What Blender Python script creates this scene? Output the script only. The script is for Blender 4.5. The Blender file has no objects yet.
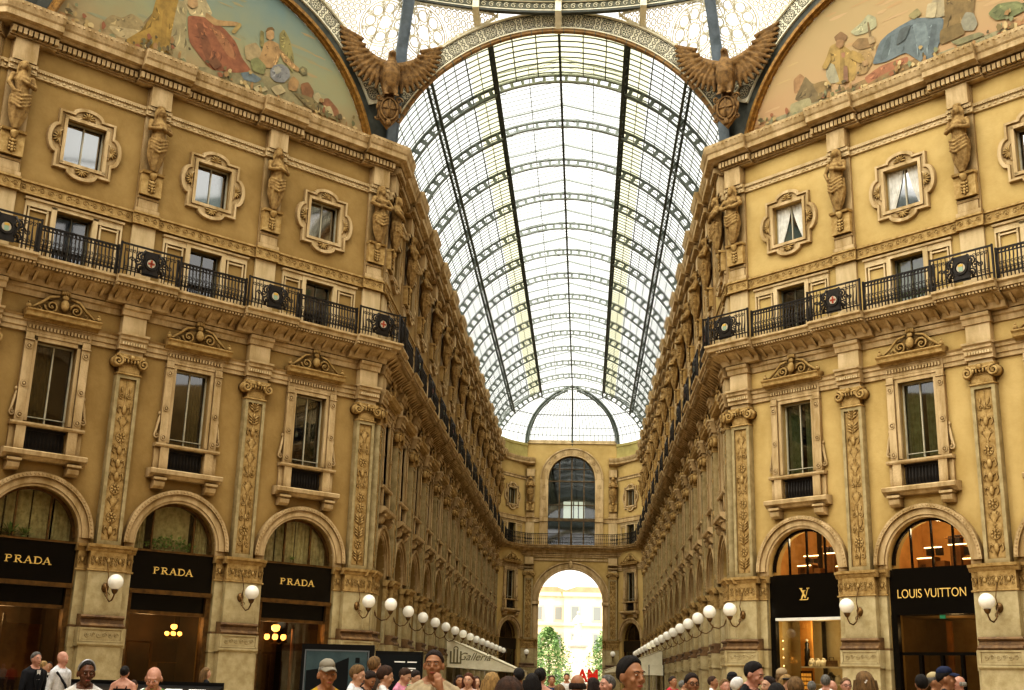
import bpy, math, random
from mathutils import Vector, Matrix
random.seed(7)
S2 = 2 ** -.5
sin, cos, pi = math.sin, math.cos, math.pi
COL = bpy.context.scene.collection

# ------------------------------------------------------------------ plan of the place (metres)
W2 = 7.25          # half width of the arcade arm
D = 46.66          # distance of the octagon corner
L = 11.49          # leg of the diagonal facade
DIAG = L / S2      # 16.25
BAY = 4.853
NB = 14
SKY, SUNE, EXPO = 1.5, 7.4, 0.02
ZC = 21.85         # centre height of the arches
YO = D - L - W2    # centre of the octagon
RING = 18.4

# ------------------------------------------------------------------ materials
def lin(h):
    h = h.lstrip('#'); c = [int(h[i:i+2], 16) / 255 for i in (0, 2, 4)]
    return [x / 12.92 if x <= .04045 else ((x + .055) / 1.055) ** 2.4 for x in c] + [1]
MATS = {}
def mat(name, col, col2=None, rough=.8, scale=3., bump=0., metal=0., streak=False, detail=6, emis=None, es=0., bscale=None, spec=.3, recess_dark=0):
    if name in MATS: return MATS[name]
    m = bpy.data.materials.new(name); m.use_nodes = True
    nt = m.node_tree; b = nt.nodes['Principled BSDF']
    b.inputs['Roughness'].default_value = rough; b.inputs['Metallic'].default_value = metal
    b.inputs['Specular IOR Level'].default_value = spec
    c1 = lin(col); b.inputs['Base Color'].default_value = c1
    if col2:
        g = nt.nodes.new('ShaderNodeNewGeometry')
        mp = nt.nodes.new('ShaderNodeMapping')
        if streak: mp.inputs['Scale'].default_value = (1, 1, .22)
        n = nt.nodes.new('ShaderNodeTexNoise'); n.inputs['Scale'].default_value = scale; n.inputs['Detail'].default_value = detail
        n.inputs['Roughness'].default_value = .65
        r = nt.nodes.new('ShaderNodeValToRGB')
        r.color_ramp.elements[0].position = .35; r.color_ramp.elements[0].color = lin(col2)
        r.color_ramp.elements[1].position = .62; r.color_ramp.elements[1].color = c1
        nt.links.new(g.outputs['Position'], mp.inputs['Vector']); nt.links.new(mp.outputs['Vector'], n.inputs['Vector'])
        nt.links.new(n.outputs['Fac'], r.inputs['Fac'])
        last = r.outputs['Color']
        if recess_dark:  # base colour multiplied darker and browner in recesses
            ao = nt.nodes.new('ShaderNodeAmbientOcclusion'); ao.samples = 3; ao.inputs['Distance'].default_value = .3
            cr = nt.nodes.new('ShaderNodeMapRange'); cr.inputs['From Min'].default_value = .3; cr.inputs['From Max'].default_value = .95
            cr.inputs['To Min'].default_value = 1 - recess_dark
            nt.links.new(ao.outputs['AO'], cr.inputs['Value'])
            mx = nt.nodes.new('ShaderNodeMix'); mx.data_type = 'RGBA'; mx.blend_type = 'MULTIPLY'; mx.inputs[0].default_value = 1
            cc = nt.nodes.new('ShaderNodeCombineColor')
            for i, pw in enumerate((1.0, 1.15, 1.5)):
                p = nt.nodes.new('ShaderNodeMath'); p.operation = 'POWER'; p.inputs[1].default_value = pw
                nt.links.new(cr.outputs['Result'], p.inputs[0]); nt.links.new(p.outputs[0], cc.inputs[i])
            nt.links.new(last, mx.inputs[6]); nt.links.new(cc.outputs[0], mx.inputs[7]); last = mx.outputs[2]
        nt.links.new(last, b.inputs['Base Color'])
        if bump:
            n2 = nt.nodes.new('ShaderNodeTexNoise'); n2.inputs['Scale'].default_value = bscale or scale * 6; n2.inputs['Detail'].default_value = 5
            bp = nt.nodes.new('ShaderNodeBump'); bp.inputs['Strength'].default_value = bump; bp.inputs['Distance'].default_value = .05
            nt.links.new(g.outputs['Position'], n2.inputs['Vector']); nt.links.new(n2.outputs['Fac'], bp.inputs['Height'])
            nt.links.new(bp.outputs['Normal'], b.inputs['Normal'])
    if emis:
        b.inputs['Emission Color'].default_value = lin(emis); b.inputs['Emission Strength'].default_value = es
    MATS[name] = m; return m
def glass(name, tint, gloss=.12, rough=.02, dif=0.):
    m = bpy.data.materials.new(name); m.use_nodes = True; nt = m.node_tree
    for n in list(nt.nodes):
        if n.type != 'OUTPUT_MATERIAL': nt.nodes.remove(n)
    out = nt.nodes['Material Output']
    tr = nt.nodes.new('ShaderNodeBsdfTransparent'); tr.inputs[0].default_value = lin(tint)
    gl = nt.nodes.new('ShaderNodeBsdfGlossy'); gl.inputs['Roughness'].default_value = rough; gl.inputs[0].default_value = (1, 1, 1, 1)
    mx = nt.nodes.new('ShaderNodeMixShader'); mx.inputs[0].default_value = gloss
    nt.links.new(tr.outputs[0], mx.inputs[1]); nt.links.new(gl.outputs[0], mx.inputs[2]); last = mx.outputs[0]
    if dif:
        df = nt.nodes.new('ShaderNodeBsdfTranslucent'); df.inputs[0].default_value = lin(tint)
        m2 = nt.nodes.new('ShaderNodeMixShader'); m2.inputs[0].default_value = dif
        nt.links.new(last, m2.inputs[1]); nt.links.new(df.outputs[0], m2.inputs[2]); last = m2.outputs[0]
    nt.links.new(last, out.inputs[0]); MATS[name] = m; return m

PLASTER_L = mat('ochre_plaster_dim', 'a68955', '917544', .9, .55, bump=.15, bscale=9, recess_dark=.35)  # same plaster on both sides, darkened in colour for the dimmer left
PLASTER_R = mat('ochre_plaster_lit', 'c6aa70', 'b4985e', .9, .55, bump=.15, bscale=9, recess_dark=.35)  # lighter copy, the stronger light on the right put into its colour
STONE = mat('warm_stone', 'ccb288', 'a2875a', .85, 2.2, bump=.3, streak=True, recess_dark=.6)
STONE2 = mat('stucco_carving', 'c0a26c', '9a7b46', .85, 5, bump=.3, recess_dark=.75)
STONE_PALE = mat('pale_stone', 'd6be94', 'b79e72', .85, 1.6, bump=.2, streak=True, recess_dark=.35)
PIER = mat('grey_beige_marble', 'c0b088', 'a8966c', .6, 3.0, bump=.15, recess_dark=.35)
PIERD = mat('brown_marble', '8a6c48', '5e4630', .55, 3.5, recess_dark=.5)
BORDER = mat('grey_green_border', 'b2a078', '94845c', .8, 3, recess_dark=.4)
IRON = mat('black_wrought_iron', '1e1811', '2c241a', .55, 4)
STEEL = mat('grey_green_iron', '686e66', '565c54', .6, 2, metal=.0)
STEEL_L = mat('light_grey_iron', '9aa098', '868c84', .6, 2)
BLUEIRON = mat('blue_grey_iron', '76818a', '5c666c', .55, 1.5)
DARKBLUE = mat('dark_slate_iron', '50524a', '3d3f38', .6, 2)
CREAM = mat('cream_painted_iron', 'f2ead0', 'ded6b8', .7, 4)
BAND = mat('dark_backing', '2e2c22', '3c392c', .8, 4)
GILT = mat('gilded_moulding', 'a67c3c', '6e4f26', .5, 6, metal=.25)
BRONZE = mat('bronze_frame', '7a5a30', '4f3a20', .4, 4, metal=.5)
BLACKG = mat('black_fascia', '0b0907', None, .22, spec=.4)
GOLD = mat('gold_letters', 'd6b468', None, .4, metal=.1, emis='c8a050', es=.15)
STATUE = mat('weathered_statue', 'a98b58', '7c5f36', .85, 6, bump=.5, recess_dark=.7)
EAGLEM = mat('brown_cast_statue', '8e6c3e', '5c4426', .75, 6, bump=.4, recess_dark=.7)
GLASS = glass('roof_glass', 'f6f8f6', .06, .1, .04)
GLASSY = glass('yellowed_roof_glass', 'eceacc', .06, .1, .1)
WIN = glass('window_glass', '98a090', .14, .03)
SHOPG = glass('shop_glass', 'd0c4a8', .1, .02); LUNG = glass('lunette_glass', 'f0ecdc', .08, .02)
DARKROOM = mat('dark_room', '2a2118', '1a140e', .9, 1.2)
CURT = mat('sheer_curtain', 'c4c0a0', '9a9676', .9, 6)
CURTW = mat('white_curtain', 'e8e4da', 'c8c4b8', .9, 3)
WHITEF = mat('white_window_frame', 'b9b29a', 'a49c84', .6, 3)
GLOBE = mat('opal_glass', 'efe8d8', None, .25, spec=.5, emis='fff4dc', es=.12)

# ------------------------------------------------------------------ mesh collector; n = distance out of the wall (local -y)
class MB:
    def __init__(s): s.v = []; s.f = []; s.m = []; s.mi = 0; s.sm = []; s.smooth = False
    def vert(s, x, n, z): s.v.append((x, -n, z)); return len(s.v) - 1
    def face(s, idx): s.f.append(tuple(idx)); s.m.append(s.mi); s.sm.append(s.smooth)
    def box(s, x0, x1, n0, n1, z0, z1):
        i = len(s.v)
        for z in (z0, z1):
            for (x, n) in ((x0, n1), (x1, n1), (x1, n0), (x0, n0)): s.v.append((x, -n, z))
        for q in ((0, 1, 5, 4), (1, 2, 6, 5), (2, 3, 7, 6), (3, 0, 4, 7), (4, 5, 6, 7), (3, 2, 1, 0)): s.face([i + k for k in q])
    def quad(s, pts):
        i = len(s.v)
        for p in pts: s.v.append((p[0], -p[1], p[2]))
        s.face(range(i, i + len(pts)))
    def prism(s, poly, n0, n1):        # poly in (x, z), counter-clockwise seen from the front
        i = len(s.v); k = len(poly)
        for (x, z) in poly: s.v.append((x, -n1, z))
        for (x, z) in poly: s.v.append((x, -n0, z))
        s.face(range(i, i + k)); s.face([i + k + j for j in reversed(range(k))])
        for j in range(k):
            a, b = j, (j + 1) % k
            s.face([i + b, i + a, i + k + a, i + k + b])
    def extr(s, prof, u0, u1, b=0., k0=0., k1=0.):  # closed profile (n, z) swept along x; k = mitre
        i = len(s.v); k = len(prof)
        for (n, z) in prof: s.v.append((u0 - k0 * (n + b), -(n + b), z))
        for (n, z) in prof: s.v.append((u1 + k1 * (n + b), -(n + b), z))
        for j in range(k):
            a, c = j, (j + 1) % k
            s.face([i + a, i + c, i + k + c, i + k + a])
        s.face([i + j for j in reversed(range(k))]); s.face([i + k + j for j in range(k)])
    def path(s, prof, pts, off=None):   # profile (n, z) along plan polyline pts (x, n), n to the right-hand viewer side
        i = len(s.v); k = len(prof); m = len(pts)
        for a in range(m):
            p = Vector(pts[a]); d0 = (p - Vector(pts[a-1])).normalized() if a else None
            d1 = (Vector(pts[a+1]) - p).normalized() if a < m - 1 else None
            d0 = d0 or d1; d1 = d1 or d0
            t = (d0 + d1).normalized(); nn = Vector((-t.y, t.x)); sc = 1 / max(.3, nn.dot(Vector((-d0.y, d0.x))))
            for (n, z) in prof:
                q = p + nn * n * sc; s.v.append((q.x, -q.y, z))
        for a in range(m - 1):
            for j in range(k):
                c = (j + 1) % k
                s.face([i + a*k + j, i + a*k + c, i + (a+1)*k + c, i + (a+1)*k + j])
    def arc(s, r0, r1, n0, n1, cx, cz, a0, a1, seg, caps=True):   # arch ring; angle from +x
        i = len(s.v)
        for j in range(seg + 1):
            a = a0 + (a1 - a0) * j / seg; c, sn = cos(a), sin(a)
            for (r, n) in ((r0, n0), (r0, n1), (r1, n1), (r1, n0)): s.v.append((cx + r*c, -n, cz + r*sn))
        for j in range(seg):
            o = i + 4*j
            for q in range(4): s.face([o + q, o + (q+1) % 4, o + 4 + (q+1) % 4, o + 4 + q])
        if caps:
            s.face([i+3, i+2, i+1, i]); e = i + 4*seg; s.face([e, e+1, e+2, e+3])
    def ring(s, cx, cz, r, w, n0, n1, seg=12):
        s.arc(r - w/2, r + w/2, n0, n1, cx, cz, 0, 2*pi, seg, False)
    def tube(s, pts, r, seg=6, cap=True):      # pts (x, n, z); r number or list
        P = [Vector((p[0], -p[1], p[2])) for p in pts]; m = len(P); i = len(s.v); up = Vector((0, 0, 1)); prev = None
        for a in range(m):
            t = (P[min(a+1, m-1)] - P[max(a-1, 0)]);
            t = t.normalized() if t.length > 1e-9 else up
            if prev is None:
                x = t.orthogonal().normalized()
            else:
                x = (prev - t * prev.dot(t)); x = x.normalized() if x.length > 1e-6 else t.orthogonal().normalized()
            prev = x; y = t.cross(x); rr = r[a] if isinstance(r, (list, tuple)) else r
            for k in range(seg):
                q = P[a] + x * rr * cos(2*pi*k/seg) + y * rr * sin(2*pi*k/seg); s.v.append(tuple(q))
        for a in range(m - 1):
            for k in range(seg):
                s.face([i + a*seg + k, i + a*seg + (k+1) % seg, i + (a+1)*seg + (k+1) % seg, i + (a+1)*seg + k])
        if cap: s.face([i + k for k in reversed(range(seg))]); s.face([i + (m-1)*seg + k for k in range(seg)])
    def lathe(s, cx, cn, prof, seg=12, sy=1.):  # prof (r, z)
        i = len(s.v); m = len(prof)
        for (r, z) in prof:
            for k in range(seg): s.v.append((cx + r*cos(2*pi*k/seg), -(cn + sy*r*sin(2*pi*k/seg)), z))
        for a in range(m - 1):
            for k in range(seg):
                s.face([i + a*seg + k, i + (a+1)*seg + k, i + (a+1)*seg + (k+1) % seg, i + a*seg + (k+1) % seg])
        s.face([i + k for k in range(seg)]); s.face([i + (m-1)*seg + k for k in reversed(range(seg))])
    def ball(s, cx, cn, cz, rx, rn=None, rz=None, seg=8, rings=5):
        rn = rx if rn is None else rn; rz = rx if rz is None else rz
        i = len(s.v)
        for a in range(rings + 1):
            t = pi * a / rings
            for k in range(seg): s.v.append((cx + rx*sin(t)*cos(2*pi*k/seg), -(cn + rn*sin(t)*sin(2*pi*k/seg)), cz + rz*cos(t)))
        for a in range(rings):
            for k in range(seg):
                s.face([i + a*seg + k, i + a*seg + (k+1) % seg, i + (a+1)*seg + (k+1) % seg, i + (a+1)*seg + k])
    def spiral(s, cx, cz, n, r, w, turns, a0, sgn=1, seg=18, th=.02):   # raised spiral scroll as a tube
        pts = []
        for j in range(seg + 1):
            t = j / seg; a = a0 + sgn * turns * 2*pi*t; rr = r * (1 - .82*t)
            pts.append((cx + rr*cos(a), n, cz + rr*sin(a)))
        s.tube(pts, [w * (1 - .35*j/seg) for j in range(seg + 1)], 5)
        s.ball(cx, n, cz, r*.2, th*1.2, r*.2, 6, 4)
    def grid(s, fn, nu, nv):
        i = len(s.v)
        for a in range(nu + 1):
            for b in range(nv + 1):
                p = fn(a / nu, b / nv); s.v.append((p[0], -p[1], p[2]))
        for a in range(nu):
            for b in range(nv):
                s.face([i + a*(nv+1) + b, i + (a+1)*(nv+1) + b, i + (a+1)*(nv+1) + b + 1, i + a*(nv+1) + b + 1])
    def mesh(s, name, mats):
        me = bpy.data.meshes.new(name); me.from_pydata(s.v, [], s.f)
        if not isinstance(mats, (list, tuple)): mats = [mats]
        for m in mats: me.materials.append(m)
        if len(mats) > 1: me.polygons.foreach_set('material_index', s.m)
        if any(s.sm): me.polygons.foreach_set('use_smooth', s.sm)
        me.update(); return me
    def build(s, name, mats, parent=None):
        o = bpy.data.objects.new(name, s.mesh(name, mats)); COL.objects.link(o)
        if parent is not None: o.parent = parent
        return o
def link_mesh(name, me, parent=None):
    o = bpy.data.objects.new(name, me); COL.objects.link(o)
    if parent is not None: o.parent = parent
    return o
def tag(o, label=None, cat=None, group=None, kind=None):
    if label: o['label'] = label
    if cat: o['category'] = cat
    if group: o['group'] = group
    if kind: o['kind'] = kind
    return o
def thing(name, label, cat, group=None, loc=(0, 0, 0), rz=0):
    o = bpy.data.objects.new(name, None); COL.objects.link(o); o.location = loc; o.rotation_euler = (0, 0, rz)
    o.empty_display_size = .3
    return tag(o, label, cat, group)
KIDS = {}
def dup(o, loc, rz, label=None, group=None, swap=None):
    def cp(a, par):
        c = a.copy(); COL.objects.link(c); c.parent = par
        if swap and c.type == 'MESH':
            for k, sl in enumerate(c.material_slots):
                if sl.material in swap: sl.link = 'OBJECT'; sl.material = swap[sl.material]
        for ch in [x for x in a.children]: cp(ch, c)
        return c
    r = cp(o, None); r.location = loc; r.rotation_euler = (0, 0, rz)
    if label: r['label'] = label
    if group: r['group'] = group
    return r
ORD = ['first', 'second', 'third', 'fourth', 'fifth', 'sixth', 'seventh', 'eighth', 'ninth', 'tenth', 'eleventh', 'twelfth', 'thirteenth', 'fourteenth', 'fifteenth', 'sixteenth']

class Facade:
    def __init__(s, key, name, org, th): s.key = key; s.name = name; s.org = org; s.th = th
    def at(s, u, n=0, z=0):
        c, sn = cos(s.th), sin(s.th)
        return (s.org[0] + u*c + n*sn, s.org[1] + u*sn - n*c, z)
FL = Facade('FL', 'left corner facade', (-W2 - L, D - L), pi/4)
FR = Facade('FR', 'right corner facade', (W2, D), -pi/4)
AL = Facade('AL', 'left arcade wall', (-W2, D), pi/2)
AR = Facade('AR', 'right arcade wall', (W2, D + BAY*NB + .97), -pi/2)
# ------------------------------------------------------------------ walls
def wall_bay(m, c, w0, w1, arch=True):
    """front skin with openings; c centre, w0/w1 left and right edge (u). openings get reveals"""
    zt = 23.3
    def rect(x0, x1, z0, z1):
        if x1 > x0 and z1 > z0: m.quad([(x0, 0, z0), (x1, 0, z0), (x1, 0, z1), (x0, 0, z1)])
    R = 1.53; zs = 5.8
    rect(w0, c - R, 0, zt); rect(c + R, w1, 0, zt)
    N = 16
    pts = [(c - R*cos(pi*j/N), zs + R*sin(pi*j/N)) for j in range(N + 1)]
    for j in range(N):
        (xa, za), (xb, zb) = pts[j], pts[j+1]
        m.quad([(xa, 0, za), (xb, 0, zb), (xb, 0, 8.0), (xa, 0, 8.0)])
        m.quad([(xa, 0, za), (xa, -.7, za), (xb, -.7, zb), (xb, 0, zb)])
    m.quad([(c-R, 0, 0), (c-R, -.7, 0), (c-R, -.7, zs), (c-R, 0, zs)]); m.quad([(c+R, -.7, 0), (c+R, 0, 0), (c+R, 0, zs), (c+R, -.7, zs)])
    z = 8.0
    for (h, a, b) in ((.68, 8.45, 12.13), (.64, 14.75, 16.81), (.73, 18.66, 20.3)):
        rect(c - R, c + R, z, a); rect(c - R, c - h, a, b); rect(c + h, c + R, a, b); z = b
        d = -.28
        m.quad([(c-h, 0, a), (c-h, d, a), (c-h, d, b), (c-h, 0, b)]); m.quad([(c+h, d, a), (c+h, 0, a), (c+h, 0, b), (c+h, d, b)])
        m.quad([(c-h, d, b), (c+h, d, b), (c+h, 0, b), (c-h, 0, b)]); m.quad([(c-h, 0, a), (c+h, 0, a), (c+h, d, a), (c-h, d, a)])
    rect(c - R, c + R, z, zt)
    m.quad([(w0, 0, zt), (w1, 0, zt), (w1, -.9, zt), (w0, -.9, zt)])

def facade_wall(F, name, centres, edges, matl, back=4.2):
    m = MB()
    for i, c in enumerate(centres): wall_bay(m, c, edges[i], edges[i+1])
    o = m.build(name, matl); o.location = (F.org[0], F.org[1], 0); o.rotation_euler = (0, 0, F.th); tag(o, kind='structure')
    # rooms behind the windows: floors and a back wall, dark
    m = MB(); a, b = edges[0], edges[-1]
    for z0, z1 in ((8.1, 13.9), (14.3, 17.3), (18.0, 22.6)):
        m.quad([(a, -3.2, z0), (b, -3.2, z0), (b, -3.2, z1), (a, -3.2, z1)])
        m.quad([(a, -.3, z0), (b, -.3, z0), (b, -3.2, z0), (a, -3.2, z0)])
        m.quad([(a, -.3, z1), (b, -.3, z1), (b, -3.2, z1), (a, -3.2, z1)])
        for e in edges: m.quad([(e, -.3, z0), (e, -3.2, z0), (e, -3.2, z1), (e, -.3, z1)])
    m.quad([(a, -.95, 23.3), (b, -.95, 23.3), (b, -3.3, 23.3), (a, -3.3, 23.3)])
    m.quad([(a, -3.3, 0), (b, -3.3, 0), (b, -3.3, 23.3), (a, -3.3, 23.3)])
    o = m.build('wall_back_' + name.split('wall_')[1], DARKROOM); o.location = (F.org[0], F.org[1], 0); o.rotation_euler = (0, 0, F.th); tag(o, kind='structure')

# mouldings -------------------------------------------------------
TOPC = [(0, 22.9), (.34, 22.95), (.42, 23.02), (.6, 23.06), (.62, 23.26), (.67, 23.32), (.74, 23.5), (.76, 23.62), (0, 23.66)]
BALC = [(0, 13.95), (.18, 14.0), (.25, 14.2), (.62, 14.4), (.66, 14.52), (.82, 14.54), (.84, 14.66), (.92, 14.72), (.92, 14.8), (0, 14.82)]
STR2 = [(0, 12.36), (.08, 12.38), (.08, 12.52), (.12, 12.54), (.12, 12.7), (.17, 12.74), (.17, 12.84), (.24, 12.9), (0, 12.92)]
GUIL = [(0, 17.1), (.12, 17.12), (.12, 17.17), (.08, 17.19), (.08, 17.5), (.13, 17.53), (.13, 17.6), (0, 17.62)]
STR4 = [(0, 21.38), (.08, 21.4), (.08, 21.6), (.14, 21.64), (.16, 21.72), (0, 21.74)]
def runs(a, b, pil, half):
    """split [a,b] into (u0,u1,is_break)"""
    out = []; x = a
    for p in pil:
        l, r = max(a, p - half), min(b, p + half)
        if l > x: out.append((x, l, 0))
        if r > l: out.append((l, r, 1)); x = r
    if x < b: out.append((x, b, 0))
    return out
def mouldings(F, side, pil, cen, a, b, k0, k1):
    BRK = .22 if F.key in ('FL', 'FR') else .13
    def go(prof, half, br, name, matl, extra=None, base=0.):
        m = MB(); rr = runs(a, b, pil, half)
        for i, (u0, u1, w) in enumerate(rr):
            bb = base + (br if w else 0.)
            m.extr([(n if n > .001 else -bb, z) for n, z in prof], u0, u1, bb, k0 if i == 0 else 0, k1 if i == len(rr)-1 else 0)
        if extra: extra(m, rr)
        o = m.build(name, matl); o.location = (F.org[0], F.org[1], 0); o.rotation_euler = (0, 0, F.th); tag(o, kind='structure'); return o
    def dent(m, rr):
        for (u0, u1, w) in rr:
            o = .2 if w else 0.
            m.box(u0, u1, 0, .12 + o, 22.52, 22.58); m.box(u0, u1, 0, .2 + o, 22.58, 22.64)
            n = max(1, int((u1 - u0) / .17)); st = (u1 - u0) / n
            for j in range(n): m.box(u0 + j*st + .02, u0 + j*st + st - .03, 0, .34 + o, 22.64, 22.86)
            m.box(u0, u1, 0, .22 + o, 22.86, 22.93)
            n = max(1, int((u1 - u0) / .2)); st = (u1 - u0) / n      # egg course on the crown moulding
            for j in range(n): m.ball(u0 + (j+.5)*st, .73 + o, 23.54, st*.32, .05, .06, 5, 3)
    go(TOPC, 1.0, .2, 'trim_cornice_' + side, STONE, dent)
    def brk(m, rr):
        for (u0, u1, w) in rr:
            o = BRK if w else 0.
            n = max(1, int((u1 - u0) / .42)); st = (u1 - u0) / n
            for j in range(n):
                x = u0 + (j+.5)*st
                m.extr([(.1 + o, 14.02), (.3 + o, 14.12), (.58 + o, 14.36), (.58 + o, 14.46), (.1 + o, 14.3)], x - .05, x + .05)
            n = max(1, int((u1 - u0) / .12)); st = (u1 - u0) / n
            for j in range(n): m.box(u0 + j*st + .02, u0 + (j+1)*st - .02, 0, .78 + o, 14.45, 14.53)
    go(BALC, 1.12, BRK, 'trim_balcony_' + side, STONE, brk)
    go(STR2, .5, .26, 'trim_entablature_' + side, STONE, None)
    def guil(m, rr):
        for (u0, u1, w) in rr:
            o = .1 if w else 0.; n = max(1, int((u1 - u0) / .3)); st = (u1 - u0) / n
            for j in range(n):
                x = u0 + (j + .5)*st
                m.spiral(x, 17.345, .085 + o, .12, .022, 1.2, 0 if j % 2 else pi, 1 if j % 2 else -1, 8)
    go(GUIL, .5, .1, 'trim_guilloche_' + side, STONE2, guil)
    def s4(m, rr):
        for (u0, u1, w) in rr:
            o = .14 if w else 0.; n = max(1, int((u1 - u0) / .22)); st = (u1 - u0) / n
            for j in range(n): m.ball(u0 + (j+.5)*st, .08 + o, 21.5, st*.36, .04, .06, 5, 3)
            n = max(1, int((u1 - u0) / .09)); st = (u1 - u0) / n
            for j in range(n): m.box(u0 + j*st + .015, u0 + (j+1)*st - .015, 0, .15 + o, 21.6, 21.66)
    go(STR4, .48, .14, 'trim_upper_string_' + side, STONE_PALE, s4)
    # small architrave line under the balcony
    go([(0, 13.6), (.06, 13.62), (.1, 13.8), (.16, 13.84), (.18, 13.96), (0, 13.98)], .5, .26, 'trim_bed_mould_' + side, STONE)

# ------------------------------------------------------------------ pilaster (thing)
def ornament(m, x, z0, z1, hw, n, seed):
    """carved candelabrum relief: vases, scrolls, leaves, rosettes stacked"""
    rnd = random.Random(seed); z = z0 + .1; k = 0
    m.smooth = True
    m.tube([(x, n, z0), (x, n, z1)], .022, 5)
    while z < z1 - .25:
        t = rnd.choice(['vase', 'scroll', 'scroll', 'leaf', 'ros', 'mask'])
        if t == 'vase':
            m.lathe(x, n, [(.01, z), (hw*.3, z+.02), (hw*.1, z+.1), (hw*.45, z+.22), (hw*.55, z+.32), (hw*.3, z+.42), (hw*.5, z+.46), (.02, z+.47)], 8, .25)
            for s in (-1, 1): m.spiral(x + s*hw*.62, z+.34, n, hw*.25, .02, 1.1, pi/2, s, 9)
            z += .55
        elif t == 'scroll':
            for s in (-1, 1):
                m.spiral(x + s*hw*.5, z+.2, n, hw*.4, .027, 1.25, -pi/2 if rnd.random() < .5 else pi/2, s, 12)
                m.ball(x + s*hw*.55, n, z+.42, hw*.16, .04, .1, 6, 4)
            m.ball(x, n, z+.22, hw*.16, .05, .14, 6, 4); z += .52
        elif t == 'leaf':
            for j in range(3):
                for s in (-1, 1):
                    a = .5 + .35*j
                    m.tube([(x, n, z + .1*j), (x + s*hw*.4, n+.02, z+.1*j+.1), (x + s*hw*.85, n, z+.1*j+.14+.05*a)], [.02, .05, .008], 5)
            m.ball(x, n, z+.34, hw*.18, .05, .12, 6, 4); z += .5
        elif t == 'ros':
            m.ball(x, n, z+.16, .05, .05, .05, 6, 4)
            for j in range(7): a = 2*pi*j/7; m.ball(x + .12*cos(a), n, z+.16+.12*sin(a), .055, .035, .055, 6, 3)
            m.ring(x, z+.16, hw*.62, .03, n-.02, n+.02, 12); z += .42
        else:
            m.ball(x, n, z+.16, hw*.34, .08, .17, 8, 5)
            for s in (-1, 1):
                m.tube([(x+s*hw*.3, n, z+.2), (x+s*hw*.7, n+.01, z+.3), (x+s*hw*.9, n, z+.12), (x+s*hw*.6, n, z+.02)], [.03, .035, .03, .01], 5)
            z += .45
    m.smooth = False
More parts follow.
